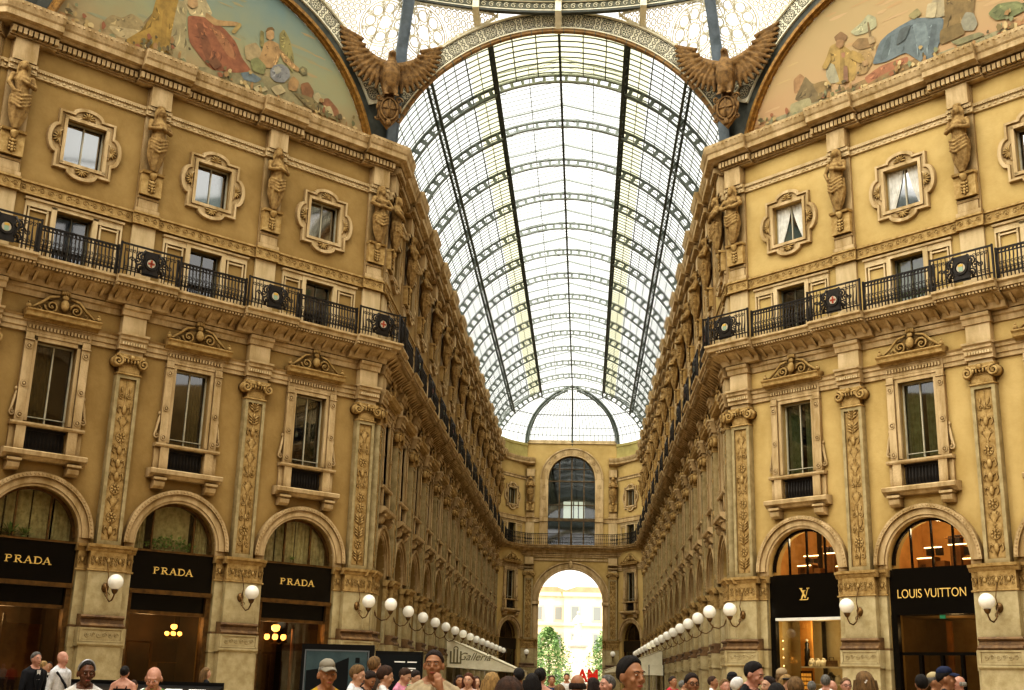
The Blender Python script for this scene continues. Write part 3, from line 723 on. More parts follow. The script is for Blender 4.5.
MUR_L = [
  ('8d7654', [(15.30, 24.09), (14.66, 24.69), (10.82, 26.38), (10.60, 24.53), (12.14, 24.03)]),
  ('a58f68', [(13.01, 24.58), (12.75, 24.94), (12.37, 24.94), (12.02, 25.30), (11.61, 25.18), (11.25, 24.82), (12.34, 24.11), (12.82, 24.25)]),
  ('c9b48a', [(12.88, 24.43), (11.64, 24.74), (11.32, 24.75), (11.78, 24.26), (12.42, 24.12)]),
  ('b98e3a', [(11.15, 26.41), (10.24, 26.81), (10.36, 25.27), (9.77, 24.40), (10.57, 24.24), (12.25, 23.99), (11.56, 24.77), (11.25, 25.54)]),
  ('a67c30', [(10.85, 25.93), (10.65, 26.02), (10.57, 24.54), (10.78, 24.25)]),
  ('8f8767', [(9.11, 24.14), (7.53, 24.84), (4.67, 24.94), (2.92, 24.57), (1.30, 24.07), (6.87, 23.59), (10.33, 23.91), (11.18, 24.25)]),
  ('b9a982', [(10.30, 26.60), (9.89, 26.70), (9.88, 25.47), (9.65, 24.10), (10.44, 24.13), (10.40, 25.26)]),
  ('dcc79a', [(10.21, 26.91), (9.32, 27.30), (8.81, 26.63), (9.12, 26.28), (9.75, 26.18)]),
  ('9c4f38', [(9.87, 26.13), (9.13, 26.36), (8.29, 26.23), (7.72, 25.84), (7.39, 25.25), (6.90, 24.86), (7.58, 24.51), (8.61, 24.25), (9.02, 24.52), (9.67, 25.04)]),
  ('83402e', [(9.48, 25.99), (9.18, 26.03), (8.69, 25.09), (8.21, 24.58), (8.61, 24.33), (9.00, 24.74)]),
  ('b06a48', [(8.98, 26.12), (8.36, 26.02), (7.87, 25.59), (7.64, 25.06), (8.00, 25.10), (8.49, 25.61)]),
  ('c99a68', [(9.11, 26.59), (8.62, 26.44), (7.72, 26.74), (7.62, 26.60), (8.68, 26.15), (9.13, 26.32)]),
  ('b99a5c', [(7.98, 26.18), (7.68, 26.75), (7.53, 26.68), (7.80, 26.16)]),
  ('5a7896', [(7.41, 24.58), (6.99, 24.79), (6.43, 24.69), (6.68, 24.41), (7.21, 24.34)]),
  ('c8a07a', [(10.13, 26.94), (9.84, 26.98), (9.73, 26.77)]),
  ('bda57c', [(7.36, 25.80), (6.85, 26.19), (6.54, 25.86), (6.68, 25.35), (7.21, 25.23)]),
  ('9b9258', [(5.85, 26.97), (5.65, 27.29), (5.33, 26.91), (5.07, 26.17), (5.05, 25.44), (5.47, 25.83), (5.74, 26.27)]),
  ('8f8650', [(6.72, 26.79), (6.54, 26.78), (6.47, 26.07), (6.66, 26.09)]),
  ('c79866', [(6.49, 26.29), (6.24, 26.53), (5.81, 26.52), (5.72, 26.01), (5.90, 25.39), (6.39, 25.20), (6.64, 25.46)]),
  ('c79866', [(5.90, 26.40), (5.15, 25.96), (4.70, 25.76), (4.87, 25.60), (5.56, 25.80)]),
  ('c79866', [(6.48, 26.16), (6.65, 25.55), (6.71, 25.25), (6.55, 25.41), (6.37, 25.93)]),
  ('cf9f70', [(6.45, 26.81), (6.28, 27.02), (6.09, 26.96), (6.06, 26.70), (6.23, 26.49), (6.42, 26.55)]),
  ('6d4a28', [(6.49, 26.75), (6.42, 27.01), (6.20, 27.15), (6.05, 27.03), (6.28, 26.98)]),
  ('838a5a', [(7.04, 25.30), (6.74, 25.55), (6.31, 25.32), (6.36, 24.89), (6.90, 24.86)]),
  ('868ea2', [(6.11, 25.21), (5.95, 25.50), (5.60, 25.69), (5.26, 25.59), (5.18, 25.26), (5.43, 24.89), (5.84, 24.78), (6.08, 24.91)]),
  ('b4b4b0', [(5.99, 25.35), (5.72, 25.55), (5.61, 25.32), (5.82, 25.10)]),
  ('6d6c50', [(4.84, 25.71), (4.67, 25.96), (4.42, 25.92), (4.40, 25.65), (4.63, 25.56)]),
  ('b0a070', [(4.74, 25.75), (4.61, 25.89), (4.50, 25.75), (4.64, 25.65)]),
  ('b98a5a', [(5.25, 25.00), (5.04, 25.35), (4.74, 25.19), (4.84, 24.70), (5.22, 24.65)]),
  ('8a5236', [(4.69, 25.12), (4.32, 25.35), (4.00, 25.01), (4.15, 24.50), (4.54, 24.54)]),
  ('d2c096', [(6.04, 24.43), (5.61, 24.77), (5.30, 24.53), (5.74, 24.18)]),
  ('d4c49a', [(4.08, 24.80), (3.81, 25.08), (3.59, 24.79), (3.86, 24.47)]),
  ('9a5a40', [(3.68, 24.76), (3.31, 24.99), (2.78, 24.63), (2.64, 24.12), (3.35, 24.24)]),
  ('cdbd92', [(3.56, 24.44), (3.18, 24.67), (2.95, 24.28), (3.33, 24.06)]),
  ('7a6b48', [(5.03, 24.63), (4.07, 24.71), (3.35, 24.33), (2.43, 24.10), (4.12, 24.14)]),
]
MUR_R = [
  ('9c987a', [(0.79, 24.07), (2.04, 24.27), (3.82, 24.26), (6.15, 24.27), (9.14, 24.28), (13.67, 24.22), (13.57, 23.25), (2.00, 23.24)]),
  ('b8835c', [(3.55, 25.63), (3.90, 25.81), (4.17, 25.43), (3.85, 24.97), (3.56, 24.99)]),
  ('6c5a40', [(4.13, 25.59), (4.44, 25.10), (5.27, 24.87), (5.33, 24.32), (4.39, 24.23), (3.55, 24.72), (3.86, 25.14)]),
  ('8e7046', [(4.44, 25.10), (5.09, 25.03), (5.26, 24.61), (4.69, 24.56)]),
  ('a8a27e', [(3.35, 24.61), (4.31, 24.57), (4.39, 24.10), (3.33, 24.17)]),
  ('8a6a44', [(5.93, 24.35), (7.13, 24.41), (9.11, 24.42), (9.17, 24.10), (6.13, 24.01)]),
  ('a85e46', [(6.78, 24.46), (7.50, 24.69), (8.68, 24.64), (8.66, 24.39), (7.47, 24.27), (6.94, 24.14)]),
  ('b8924c', [(5.36, 26.44), (5.73, 26.46), (6.25, 25.89), (6.57, 25.32), (6.39, 24.52), (5.62, 24.60), (5.15, 25.18), (5.09, 25.83)]),
  ('9a7a3c', [(5.80, 26.08), (5.98, 26.00), (5.99, 24.68), (5.72, 24.70)]),
  ('adab96', [(5.14, 25.81), (5.50, 25.58), (5.72, 24.70), (5.27, 24.78), (5.10, 25.20)]),
  ('b0705a', [(5.84, 25.93), (6.02, 25.90), (6.01, 25.68), (5.87, 25.69)]),
  ('80583c', [(5.56, 26.76), (5.89, 26.89), (6.19, 26.54), (6.09, 26.36), (5.64, 26.50)]),
  ('bcbd9c', [(6.29, 26.67), (6.85, 26.88), (7.13, 27.11), (7.46, 26.83), (7.48, 26.39), (6.99, 26.33), (6.55, 26.39)]),
  ('7a6040', [(7.06, 26.78), (7.15, 26.75), (7.29, 25.46), (7.16, 25.52)]),
  ('8c6844', [(6.30, 26.05), (6.63, 26.26), (7.23, 26.01), (7.34, 25.62), (6.68, 25.71)]),
  ('b08a5a', [(6.60, 25.75), (7.12, 25.53), (7.26, 25.04), (6.88, 24.59), (6.44, 24.68)]),
  ('9c7450', [(7.38, 25.60), (7.65, 25.66), (7.69, 25.04), (7.34, 25.01)]),
  ('57718c', [(7.16, 24.87), (7.56, 25.70), (7.92, 25.89), (8.44, 26.01), (9.07, 26.08), (10.25, 25.60), (10.03, 24.74), (9.62, 24.09), (9.21, 24.12), (8.61, 24.83), (7.76, 24.75)]),
  ('415a74', [(7.82, 25.67), (8.09, 25.82), (7.85, 24.89), (7.51, 24.86)]),
  ('6d8aa4', [(8.93, 25.88), (9.50, 25.72), (9.59, 24.76), (9.16, 24.44)]),
  ('47607a', [(9.73, 25.54), (9.96, 25.44), (9.72, 24.46), (9.47, 24.31)]),
  ('b4a68a', [(9.43, 25.88), (9.80, 26.44), (10.06, 26.74), (10.52, 26.45), (10.29, 25.59)]),
  ('80643c', [(10.30, 26.63), (11.50, 26.08), (11.35, 25.24), (10.86, 24.80), (9.98, 24.60), (10.25, 25.56)]),
  ('6b5330', [(10.02, 25.16), (10.88, 25.12), (10.99, 24.58), (9.97, 24.52)]),
  ('92938a', [(10.84, 25.14), (11.06, 25.45), (11.36, 25.28), (11.47, 24.78), (11.30, 24.57), (10.93, 24.73)]),
  ('66764e', [(11.86, 25.02), (12.26, 25.25), (12.97, 25.04), (13.35, 24.59), (12.70, 24.49), (12.13, 24.62)]),
  ('7d8c60', [(12.31, 25.06), (12.82, 25.03), (13.16, 24.76), (12.58, 24.74)]),
  ('c0865c', [(12.39, 24.30), (13.18, 24.28), (13.30, 24.07), (12.52, 24.09)]),
  ('938a60', [(8.80, 26.29), (9.22, 26.44), (9.37, 26.12), (9.03, 26.01)]),
  ('7c7c60', [(10.36, 24.52), (11.51, 24.44), (11.72, 24.23), (10.65, 24.24)]),
]
# [-6.17177094 46.2        29.14183568] (2.0959826750717383, 28.883497602846955) (0.42107853719851823, 24.1455193107869) [-7.50483386 46.2        28.13285739] [-7.38029983 46.2        25.88162072]
MUR_L += [
  ('cf9f70', [(9.91, 26.86), (9.60, 27.09), (9.47, 26.70), (9.70, 26.47), (9.92, 26.55)]),
  ('6d3a28', [(8.81, 24.52), (8.49, 24.81), (8.21, 24.58), (8.52, 24.28)]),
  ('e0cfa4', [(6.83, 24.13), (6.41, 24.47), (6.12, 24.31), (6.54, 23.97)]),
]
MUR_R += [
  ('a87850', [(5.69, 26.57), (6.01, 26.44), (5.99, 26.18), (5.80, 26.12), (5.63, 26.33)]),
  ('b8924c', [(6.33, 25.86), (6.76, 25.51), (6.91, 25.10), (6.65, 25.12), (6.23, 25.55)]),
  ('b8924c', [(5.35, 26.27), (5.14, 25.90), (4.94, 25.62), (5.16, 25.45), (5.41, 25.79)]),
  ('c09468', [(6.74, 25.17), (7.00, 25.15), (7.03, 24.92), (6.81, 24.92)]),
  ('c0a078', [(7.06, 26.08), (7.33, 26.06), (7.39, 25.77), (7.13, 25.75)]),
  ('d8c8a8', [(9.63, 26.43), (10.03, 26.33), (9.90, 25.71), (9.51, 25.89)]),
  ('8a5a4c', [(5.94, 25.31), (6.12, 25.24), (6.12, 24.54), (5.90, 24.58)]),
  ('3c5068', [(8.43, 25.85), (8.93, 25.88), (8.64, 25.33), (8.22, 25.25)]),
]
# ------------------------------------------------------------------ sculpting helper: overlapping shapes fused to one surface
def fuse(mb, voxel, smooth=2, name='figure'):
    me = mb.mesh(name, []); o = bpy.data.objects.new('tmp', me); COL.objects.link(o)
    r = o.modifiers.new('r', 'REMESH'); r.mode = 'VOXEL'; r.voxel_size = voxel
    if smooth: s = o.modifiers.new('s', 'SMOOTH'); s.factor = .5; s.iterations = smooth
    dg = bpy.context.evaluated_depsgraph_get(); dg.update()
    out = bpy.data.meshes.new_from_object(o.evaluated_get(dg)); out.name = name
    bpy.data.objects.remove(o); out.polygons.foreach_set('use_smooth', [True]*len(out.polygons)); return out

def mural_mat(name, top, mid, low, z0=23.5, z1=29):
    m = bpy.data.materials.new(name); m.use_nodes = True; nt = m.node_tree; b = nt.nodes['Principled BSDF']; b.inputs['Roughness'].default_value = .75
    g = nt.nodes.new('ShaderNodeNewGeometry'); sp = nt.nodes.new('ShaderNodeSeparateXYZ'); mr = nt.nodes.new('ShaderNodeMapRange')
    mr.inputs['From Min'].default_value = z0; mr.inputs['From Max'].default_value = z1
    n = nt.nodes.new('ShaderNodeTexNoise'); n.inputs['Scale'].default_value = .7; n.inputs['Detail'].default_value = 5
    ad = nt.nodes.new('ShaderNodeMath'); ad.operation = 'MULTIPLY_ADD'; ad.inputs[1].default_value = .55; ad2 = nt.nodes.new('ShaderNodeMath'); ad2.operation = 'SUBTRACT'; ad2.inputs[1].default_value = .27
    r = nt.nodes.new('ShaderNodeValToRGB'); e = r.color_ramp.elements; e[0].position = .05; e[0].color = lin(low); e[1].position = .95; e[1].color = lin(top)
    x = e.new(.42); x.color = lin(mid)
    nt.links.new(g.outputs['Position'], sp.inputs[0]); nt.links.new(sp.outputs['Z'], mr.inputs['Value']); nt.links.new(g.outputs['Position'], n.inputs['Vector'])
    nt.links.new(n.outputs['Fac'], ad.inputs[0]); nt.links.new(mr.outputs[0], ad.inputs[2]); nt.links.new(ad.outputs[0], ad2.inputs[0]); nt.links.new(ad2.outputs[0], r.inputs['Fac'])
    nt.links.new(r.outputs['Color'], b.inputs['Base Color']); return m
def mute(c, t, to=(0x96, 0x8a, 0x62)):
    return ''.join('%02x' % int(int(c[i:i+2], 16)*(1-t) + to[i//2]*t) for i in (0, 2, 4))
def lunette(F, uc, data, matl, nm, conv, plain=False):
    root = thing('mosaic_mural', f'painted half round mural with robed allegorical figures above the {nm} corner facade' if not plain else 'x', 'mural', None, F.at(uc), F.th)
    m = MB(); R = 7.0; zb = 23.3; a0 = math.asin((zb - ZC)/R)
    P = [(R*cos(a0 + (pi - 2*a0)*j/40), 0, ZC + R*sin(a0 + (pi - 2*a0)*j/40)) for j in range(41)]
    m.quad(P); cols = [matl]; rnd = random.Random(3)
    for k, (c, pts) in enumerate(data):
        q = [(conv(t) - uc, .008 + .0015*k, z) for t, z in pts]
        q = [(x, n, max(zb, z)) for x, n, z in q if x*x + (z-ZC)**2 < R*R*1.02]
        q = [(x*min(1, 6.98/math.hypot(x, z-ZC)), n, ZC + (z-ZC)*min(1, 6.98/math.hypot(x, z-ZC))) for x, n, z in q]
        if len(q) < 3: continue
        for fz in (.12, .25):
            q = [p for i in range(len(q)) for p in (tuple(q[i][j]*(1-fz) + q[(i+1)%len(q)][j]*fz for j in range(3)), tuple(q[i][j]*fz + q[(i+1)%len(q)][j]*(1-fz) for j in range(3)))]
        c = mute(c, .42, (0x8c, 0x7c, 0x54))
        cc = [int(c[i:i+2], 16) for i in (0, 2, 4)]; c2 = ''.join('%02x' % int(v*.84) for v in cc)
        mm = mat('tesserae_' + c, c, c2, .75, 2.6, detail=3)
        if mm not in cols: cols.append(mm)
        m.mi = cols.index(mm); m.quad(q)
        xs = [p[0] for p in q]; zs_ = [p[2] for p in q]
        if (max(xs) - min(xs))*(max(zs_) - min(zs_)) > .8 and not (max(xs) - min(xs) > 4):       # drapery folds and modelling
            ctr = (sum(xs)/len(q), sum(zs_)/len(q)); nf = k*.0015 + .0088
            for sh, cnt_ in ((.72, 7), (1.18, 5)):
                mm2 = mat('tesserae_%s_%d' % (c, sh*100), ''.join('%02x' % min(255, int(v*sh)) for v in cc), None, .75)
                if mm2 not in cols: cols.append(mm2)
                m.mi = cols.index(mm2)
                for _ in range(cnt_):
                    p = rnd.choice(q); t0, t1 = rnd.uniform(.1, .3), rnd.uniform(.6, .93); w = rnd.uniform(.02, .05)
                    bx, bz = ctr[0] + (p[0]-ctr[0])*t1, ctr[1] + (p[2]-ctr[1])*t1; ax, az = bx + (ctr[0]-bx)*.25 + .08, min(max(zs_) - .1, bz + (ctr[1]-bz)*.6 + .35*(max(zs_)-min(zs_))*rnd.uniform(.1, .6))
                    az = bz + (az - bz)*.7
                    l = math.hypot(bx-ax, bz-az) or 1; ox, oz = -(bz-az)/l*w, (bx-ax)/l*w; mx_, mz_ = (ax+bx)/2 + ox*1.5, (az+bz)/2 + oz*1.5
                    m.quad([(ax, nf, az), (mx_-ox, nf, mz_-oz), (bx, nf, bz), (mx_+ox*1.2, nf, mz_+oz*1.2)])
    pal = ['7a6844', 'a48c5e', '8a5c40', '6e6a48', 'b8a274', '5c5038', '94744c', '7c7c5c']
    def blob(x, z, rx, rz, n, c):
        if x*x + (z - ZC)**2 > 6.85**2 or z - rz < zb: return
        mm = mat('tesserae_small_' + c, c, None, .8)
        if mm not in cols: cols.append(mm)
        m.mi = cols.index(mm); ph = rnd.uniform(0, 6); m.quad([(x + rx*cos(2*pi*j/9)*(1 + .25*sin(3*j + ph)), n, z + rz*sin(2*pi*j/9)*(1 + .2*sin(2*j + ph))) for j in range(9)])
    for k in range(46):        # long drifting clouds
        x = rnd.uniform(-6.4, 6.4); z = rnd.uniform(24.6, 28.4); blob(x, z, rnd.uniform(.2, .7), rnd.uniform(.03, .08), .002 + .0001*k, rnd.choice(('a08c66', '968c68', '8c8a6c') if nm == 'left' else ('b09668', 'ac8c62', 'b2946c')))
    for k in range(210):       # small objects heaped at the feet of the figures
        x = rnd.uniform(-6.6, 6.6); z = 23.75 + abs(rnd.gauss(0, .38)) + .25*sin(x*1.7); blob(x, z, rnd.uniform(.03, .13), rnd.uniform(.04, .16), .072 + .0002*k, rnd.choice(pal))
    m.build('painted_field', cols, root)
    m = MB(); b0 = math.asin((zb - ZC)/7.15)
    m.smooth = False; m.arc(7.0, 7.08, 0, .12, 0, ZC, b0, pi - b0, 48); m.arc(7.08, 7.22, 0, .28, 0, ZC, b0, pi - b0, 48); m.arc(7.22, 7.32, 0, .18, 0, ZC, b0, pi - b0, 48)
    m.build('gilt_moulding', GILT, root)
    return root
def rosette_band(F, uc, nm, n0=.08, pitch=.88, a0=math.radians(27.5), loc=None, outer=8.55, inner=7.7, cnt=None):
    root = thing('rosette_arch', f'cream openwork rosette arch spanning {nm}', 'iron arch', None, F.at(uc), F.th)
    m = MB(); a1 = pi - a0; rm = (inner + outer)/2
    m.arc(inner, outer, n0 - .1, n0, 0, ZC, a0, a1, 64)
    for (r0, r1, n) in ((inner, inner + .06, .08), (outer - .06, outer, .08)): m.arc(r0, r1, n0, n0 + n, 0, ZC, a0, a1, 64)
    m.build('cream_plate', CREAM, root)
    m = MB(); n = n0 + .012
    for (r0, r1) in ((inner + .09, inner + .12), (outer - .12, outer - .09)): m.arc(r0, r1, n0, n, 0, ZC, a0, a1, 64)
    k = cnt or round(rm*(a1 - a0)/pitch); st = (a1 - a0)/k
    for j in range(k):
        a = a0 + (j + .5)*st; cx, cz = rm*cos(a), ZC + rm*sin(a)
        m.ring(cx, cz, .285, .03, n0, n, 18); m.ring(cx, cz, .225, .022, n0, n, 16)
        for q in range(8):
            b = 2*pi*(q + .5)/8; px, pz = cx + .135*cos(b), cz + .135*sin(b); e, f = .062, .036
            m.quad([(px - e*cos(b), n, pz - e*sin(b)), (px + f*sin(b), n, pz - f*cos(b)), (px + e*cos(b), n, pz + e*sin(b)), (px - f*sin(b), n, pz + f*cos(b))])
        m.ring(cx, cz, .035, .025, n0, n, 6)
        aa = a + st*.5
        if j < k - 1:
            for rr in (rm - .2, rm, rm + .2):
                X, Z = rr*cos(aa), ZC + rr*sin(aa); m.ring(X, Z, .075, .028, n0, n, 8)
            for d in (-.45, .45):
                for rr in (rm - .27, rm + .27): X, Z = rr*cos(aa + d*st*.5), ZC + rr*sin(aa + d*st*.5); m.ring(X, Z, .05, .026, n0, n, 6)
    m.build('rosette_tracery', BAND, root)
    return root
def face_n(x, z, hw, dist, R=18.15):
    za = ZC + math.sqrt(max(0, 8.55**2 - x*x)); w = (z - za)/(30.05 - za) if 30.05 - za > .05 else 0
    return w, max(0, min(1, w))*(dist - math.sqrt(R*R - x*x))
def lattice(F, uc, hw, dist, nm):
    root = thing('spandrel_lattice', f'cream star and circle tracery screen above {nm}', 'screen', None, F.at(uc), F.th)
    m = MB()
    def ribbon(P, wd):
        wd *= 1.25
        for (xa, za), (xb, zb) in zip(P, P[1:]):
            mx, mz = (xa + xb)/2, (za + zb)/2; w, n = face_n(mx, mz, hw, dist)
            lim = hw - .12 - .06*max(0, (mz - 26))
            if w < -.02 or w > 1.02 or abs(mx) > lim or abs(mx) < 2.75: continue
            dx, dz = xb - xa, zb - za; l = math.hypot(dx, dz)
            if l < 1e-6: continue
            ox, oz = -dz/l*wd/2, dx/l*wd/2
            na, nb = face_n(xa, za, hw, dist)[1], face_n(xb, zb, hw, dist)[1]
            i = len(m.v)
            for dn in (0, .04):
                for (x, n_, z) in ((xa+ox, na+dn, za+oz), (xa-ox, na+dn, za-oz), (xb-ox, nb+dn, zb-oz), (xb+ox, nb+dn, zb+oz)): m.v.append((x, -n_, z))
            m.face([i+4, i+5, i+6, i+7]); m.face([i+3, i+2, i+1, i]); m.face([i, i+1, i+5, i+4]); m.face([i+2, i+3, i+7, i+6])
    def circ(cx, cz, r, wd, seg=16): ribbon([(cx + r*cos(2*pi*j/seg), cz + r*sin(2*pi*j/seg)) for j in range(seg + 1)], wd)
    for s in (-1, 1):
        cx, cz = s*(hw - 1.35), 28.98
        circ(cx, cz, .86, .04, 32); circ(cx, cz, .95, .03, 32)
        P8 = [(cx + .31*cos(pi*j/8 + pi/8)*(1 if j % 2 else .82), cz + .31*sin(pi*j/8 + pi/8)*(1 if j % 2 else .82)) for j in range(17)]
        ribbon(P8, .035)
        for j in range(8):
            a = 2*pi*j/8; X, Z = cx + .57*cos(a), cz + .57*sin(a); circ(X, Z, .2, .04, 14)
            a += pi/8
            ribbon([(cx + .27*cos(a), cz + .27*sin(a)), (cx + .86*cos(a), cz + .86*sin(a))], .03)
            circ(cx + .76*cos(a), cz + .76*sin(a), .07, .03, 8)
        # filling of small roundels
        for iz in range(26):
            for ix in range(-36, 37):
                x = ix*.24 + (.12 if iz % 2 else 0); z = 25.3 + iz*.205
                if x*s <= 2.75: continue
                if math.hypot(x - cx, z - cz) < 1.03: continue
                w, n = face_n(x, z, hw, dist)
                if w < -.1 or w > 1.05: continue
                circ(x, z, .095, .035, 8)
        for q in range(3):       # curved stems
            ribbon([(s*(hw - .35 - .5*q - .25*sin(pi*j/10)), 25.6 + .48*j) for j in range(11)], .03)
    # boundary strips
    N = 60
    ribbon([(hw*(-1 + 2*j/N), ZC + math.sqrt(8.55**2 - (hw*(-1+2*j/N))**2) + .05) for j in range(N + 1)], .1)
    ribbon([(hw*.92*(-1 + 2*j/N), 30.0) for j in range(N + 1)], .1)
    m.build('tracery', CREAM, root)
    return root

# the eight faces of the octagon: 0 = arcade mouth, 1 = right corner ... clockwise seen from above
OCT = []
for k in range(8):
    a = k*pi/4            # direction of the face, measured from +y clockwise
    hw, dist = (W2, D - YO) if k % 2 == 0 else (DIAG/2, (W2 + (D - YO))*S2)
    th = -a
    nx, ny = sin(a), cos(a)
    cx, cy = nx*dist, YO + ny*dist
    F = Facade('O', '', (cx, cy), th); OCT.append((F, hw, dist))
FACEN = ['the mouth of the glass roofed arcade', 'the right corner facade', 'the right side arcade', 'the near right corner', 'the near arcade mouth', 'the near left corner', 'the left side arcade', 'the left corner facade']
for k in (7, 0, 1):
    F, hw, dist = OCT[k]
    rosette_band(F, 0, FACEN[k]); lattice(F, 0, hw, dist, FACEN[k])
for k in (2, 3, 4, 5, 6):
    F, hw, dist = OCT[k]
    m = MB(); a0 = math.radians(27.5); m.arc(7.7, 8.55, 0, .1, 0, ZC, a0, pi - a0, 32)
    tag(m.build('rosette_arch', CREAM), f'plain cream iron arch over {FACEN[k]}', 'iron arch').location = F.at(0)
    bpy.data.objects[-1] if False else None
    COL.objects[-1].rotation_euler = (0, 0, F.th)
# lunettes
MLM = mural_mat('mural_sky_grey', '6e827c', '8f8d68', '9c8056'); MRM = mural_mat('mural_sky_peach', 'a08a5c', 'a88c60', 'a8845e')
lunette(FL, uL(DIAG/2), MUR_L, MLM, 'left', lambda t: uL(t))
lunette(FR, DIAG/2, MUR_R, MRM, 'right', lambda t: t)
# soffit into the glass vault and dark iron plates at the feet of the arches
m = MB(); a0 = math.asin((23.3 - ZC)/7.5)
m.arc(7.58, 7.72, -.12, .1, 0, ZC, a0, pi - a0, 60)
o = m.build('trim_arcade_arch_soffit', mat('tan_soffit', 'a5845a', '86663e', .8, 4)); o.location = OCT[0][0].at(0); tag(o, kind='structure')
m = MB()
for j in range(44):
    a = a0 + (pi - 2*a0)*(j + .5)/44; m.tube([(7.57*cos(a), -.1, ZC + 7.57*sin(a)), (7.57*cos(a), .1, ZC + 7.57*sin(a)), (7.7*cos(a), .12, ZC + 7.7*sin(a))], .022, 4)
o = m.build('trim_soffit_ribs', STEEL); o.location = OCT[0][0].at(0); tag(o, kind='structure')
for k in (7, 0, 1):
    F, hw, dist = OCT[k]; m = MB()
    for s in (-1, 1):
        N = 12; zt = 27.0; ins = []
        r = 7.3 if k != 0 else 7.7
        P = [(s*hw, -.06, 23.3)] + [(s*hw, -.06, zt)]
        ang0 = math.asin((zt - ZC)/8.3) ; ang1 = math.asin((23.3 - ZC)/r)
        P += [(s*8.3*cos(ang0), -.06, zt)] + [(s*r*cos(ang0*.97 + (ang1 - ang0*.97)*j/N), -.06, ZC + r*sin(ang0*.97 + (ang1 - ang0*.97)*j/N)) for j in range(N + 1)]
        m.quad(P)
    # dark ring between gilt moulding and rosettes
    if k != 0: m.arc(7.32, 7.7, 0, .06, 0, ZC, math.asin((23.3 - ZC)/7.5), pi - math.asin((23.3 - ZC)/7.5), 48)
    o = m.build('trim_arch_plates', DARKBLUE); o.location = F.at(0); o.rotation_euler = (0, 0, F.th); tag(o, kind='structure')
# corner posts rising from the eagles to the ring
for k in range(8):
    a = (k + .5)*pi/4
    RV = math.hypot(W2, D - YO); dx, dy = sin(a), cos(a)
    if k % 2: a2 = math.atan2((W2 if k in (0, 7, 3, 4) else 1), 1)
    vx = [(W2, D), (W2 + L, D - L), (W2 + L, D - L - 2*W2), (W2, D - 2*L - 2*W2), (-W2, D - 2*L - 2*W2), (-W2 - L, D - L - 2*W2), (-W2 - L, D - L), (-W2, D)][k]
    d = Vector((vx[0], vx[1] - YO)).normalized(); t = Vector((-d.y, d.x)); RV = math.hypot(vx[0], vx[1] - YO)
    m = MB()
    def P(r, w, z): return (d.x*r + t.x*w, -(YO + d.y*r + t.y*w), z)
    for (w, dn) in ((.22, .0),):
        pr = [(RV - .3, 24.0), (RV - .62, 25.9), (RV - 1.35, 28), (17.5, 30.4), (16.8, 32.4)]
        i = len(m.v)
        for (r, z) in pr:
            for (ww, dr) in ((-.2, .3), (.2, .3), (.2, 0), (-.2, 0)): q = P(r + dr, ww, z); m.v.append((q[0], -q[1], q[2]))
        for j in range(len(pr) - 1):
            for q in range(4): m.face([i + 4*j + q, i + 4*j + (q+1) % 4, i + 4*j + 4 + (q+1) % 4, i + 4*j + 4 + q])
        pr2 = pr; i = len(m.v)
        for (r, z) in pr2:
            for (ww, dr) in ((-.26, .08), (-.2, .08), (-.2, -.06), (-.26, -.06)): q = P(r + dr, ww, z); m.v.append((q[0], -q[1], q[2]))
        for j in range(len(pr) - 1):
            for q in range(4): m.face([i + 4*j + q, i + 4*j + (q+1) % 4, i + 4*j + 4 + (q+1) % 4, i + 4*j + 4 + q])
    o = m.build('dome_post', BLUEIRON); tag(o, f'blue grey iron post above the {"eagle at the left arcade corner" if k == 7 else "eagle at the right arcade corner" if k == 0 else "octagon corner " + ["","by the right side arcade","by the right side arcade, nearer","near right","near left","by the left side arcade, nearer","by the left side arcade"][k]}', 'iron post', 'dome posts')
# ring
def lath(m, prof, seg=128, cx=0, cy=YO, a0=0., a1=2*pi):
    i = len(m.v); k = len(prof)
    for j in range(seg + 1):
        a = a0 + (a1 - a0)*j/seg
        for (r, z) in prof: m.v.append((cx + r*sin(a), cy + r*cos(a), z))
    for j in range(seg):
        for q in range(k):
            c = (q + 1) % k; m.face([i + j*k + q, i + j*k + c, i + (j+1)*k + c, i + (j+1)*k + q])
m = MB(); lath(m, [(18.08, 30.01), (18.3, 30.01), (18.3, 30.15), (18.08, 30.09)]); tag(m.build('trim_ring_flange', DARKBLUE), kind='structure')
m = MB(); lath(m, [(18.2, 30.09), (18.2, 30.63), (18.3, 30.63), (18.3, 30.09)]); tag(m.build('trim_ring_frieze', mat('frieze_dark', '6c6d60', '7c7b6a', .8, 3)), kind='structure')
m = MB(); lath(m, [(18.2, 30.61), (18.02, 30.63), (17.95, 30.72), (17.9, 31.2), (17.8, 32.2), (18.3, 32.2)]); tag(m.build('trim_ring_cornice', mat('pale_blue_grey', 'a4b0ae', '8a9898', .6, 1.2)), kind='structure')
m = MB(); n = 0; st = .33/18.15
m.smooth = True
for j in range(-68, 69):
    a = j*st; pts = []
    for q in range(11):
        t = q/10; b = 2*pi*1.3*t + pi*.2; rr = .13*(1 - .8*t); u = rr*cos(b); z = 30.36 + rr*sin(b); aa = a + u/18.15
        pts.append((18.15*sin(aa), -(YO + 18.15*cos(aa)), z))
    m.tube(pts, .022, 4)
m.smooth = False
for z in (30.13, 30.56): lath(m, [(18.16, z), (18.1, z), (18.1, z + .045), (18.16, z + .045)], 60, a0=-1.25, a1=1.25)
tag(m.build('scroll_frieze', CREAM), 'cream running scroll ornament around the base ring of the dome', 'frieze')
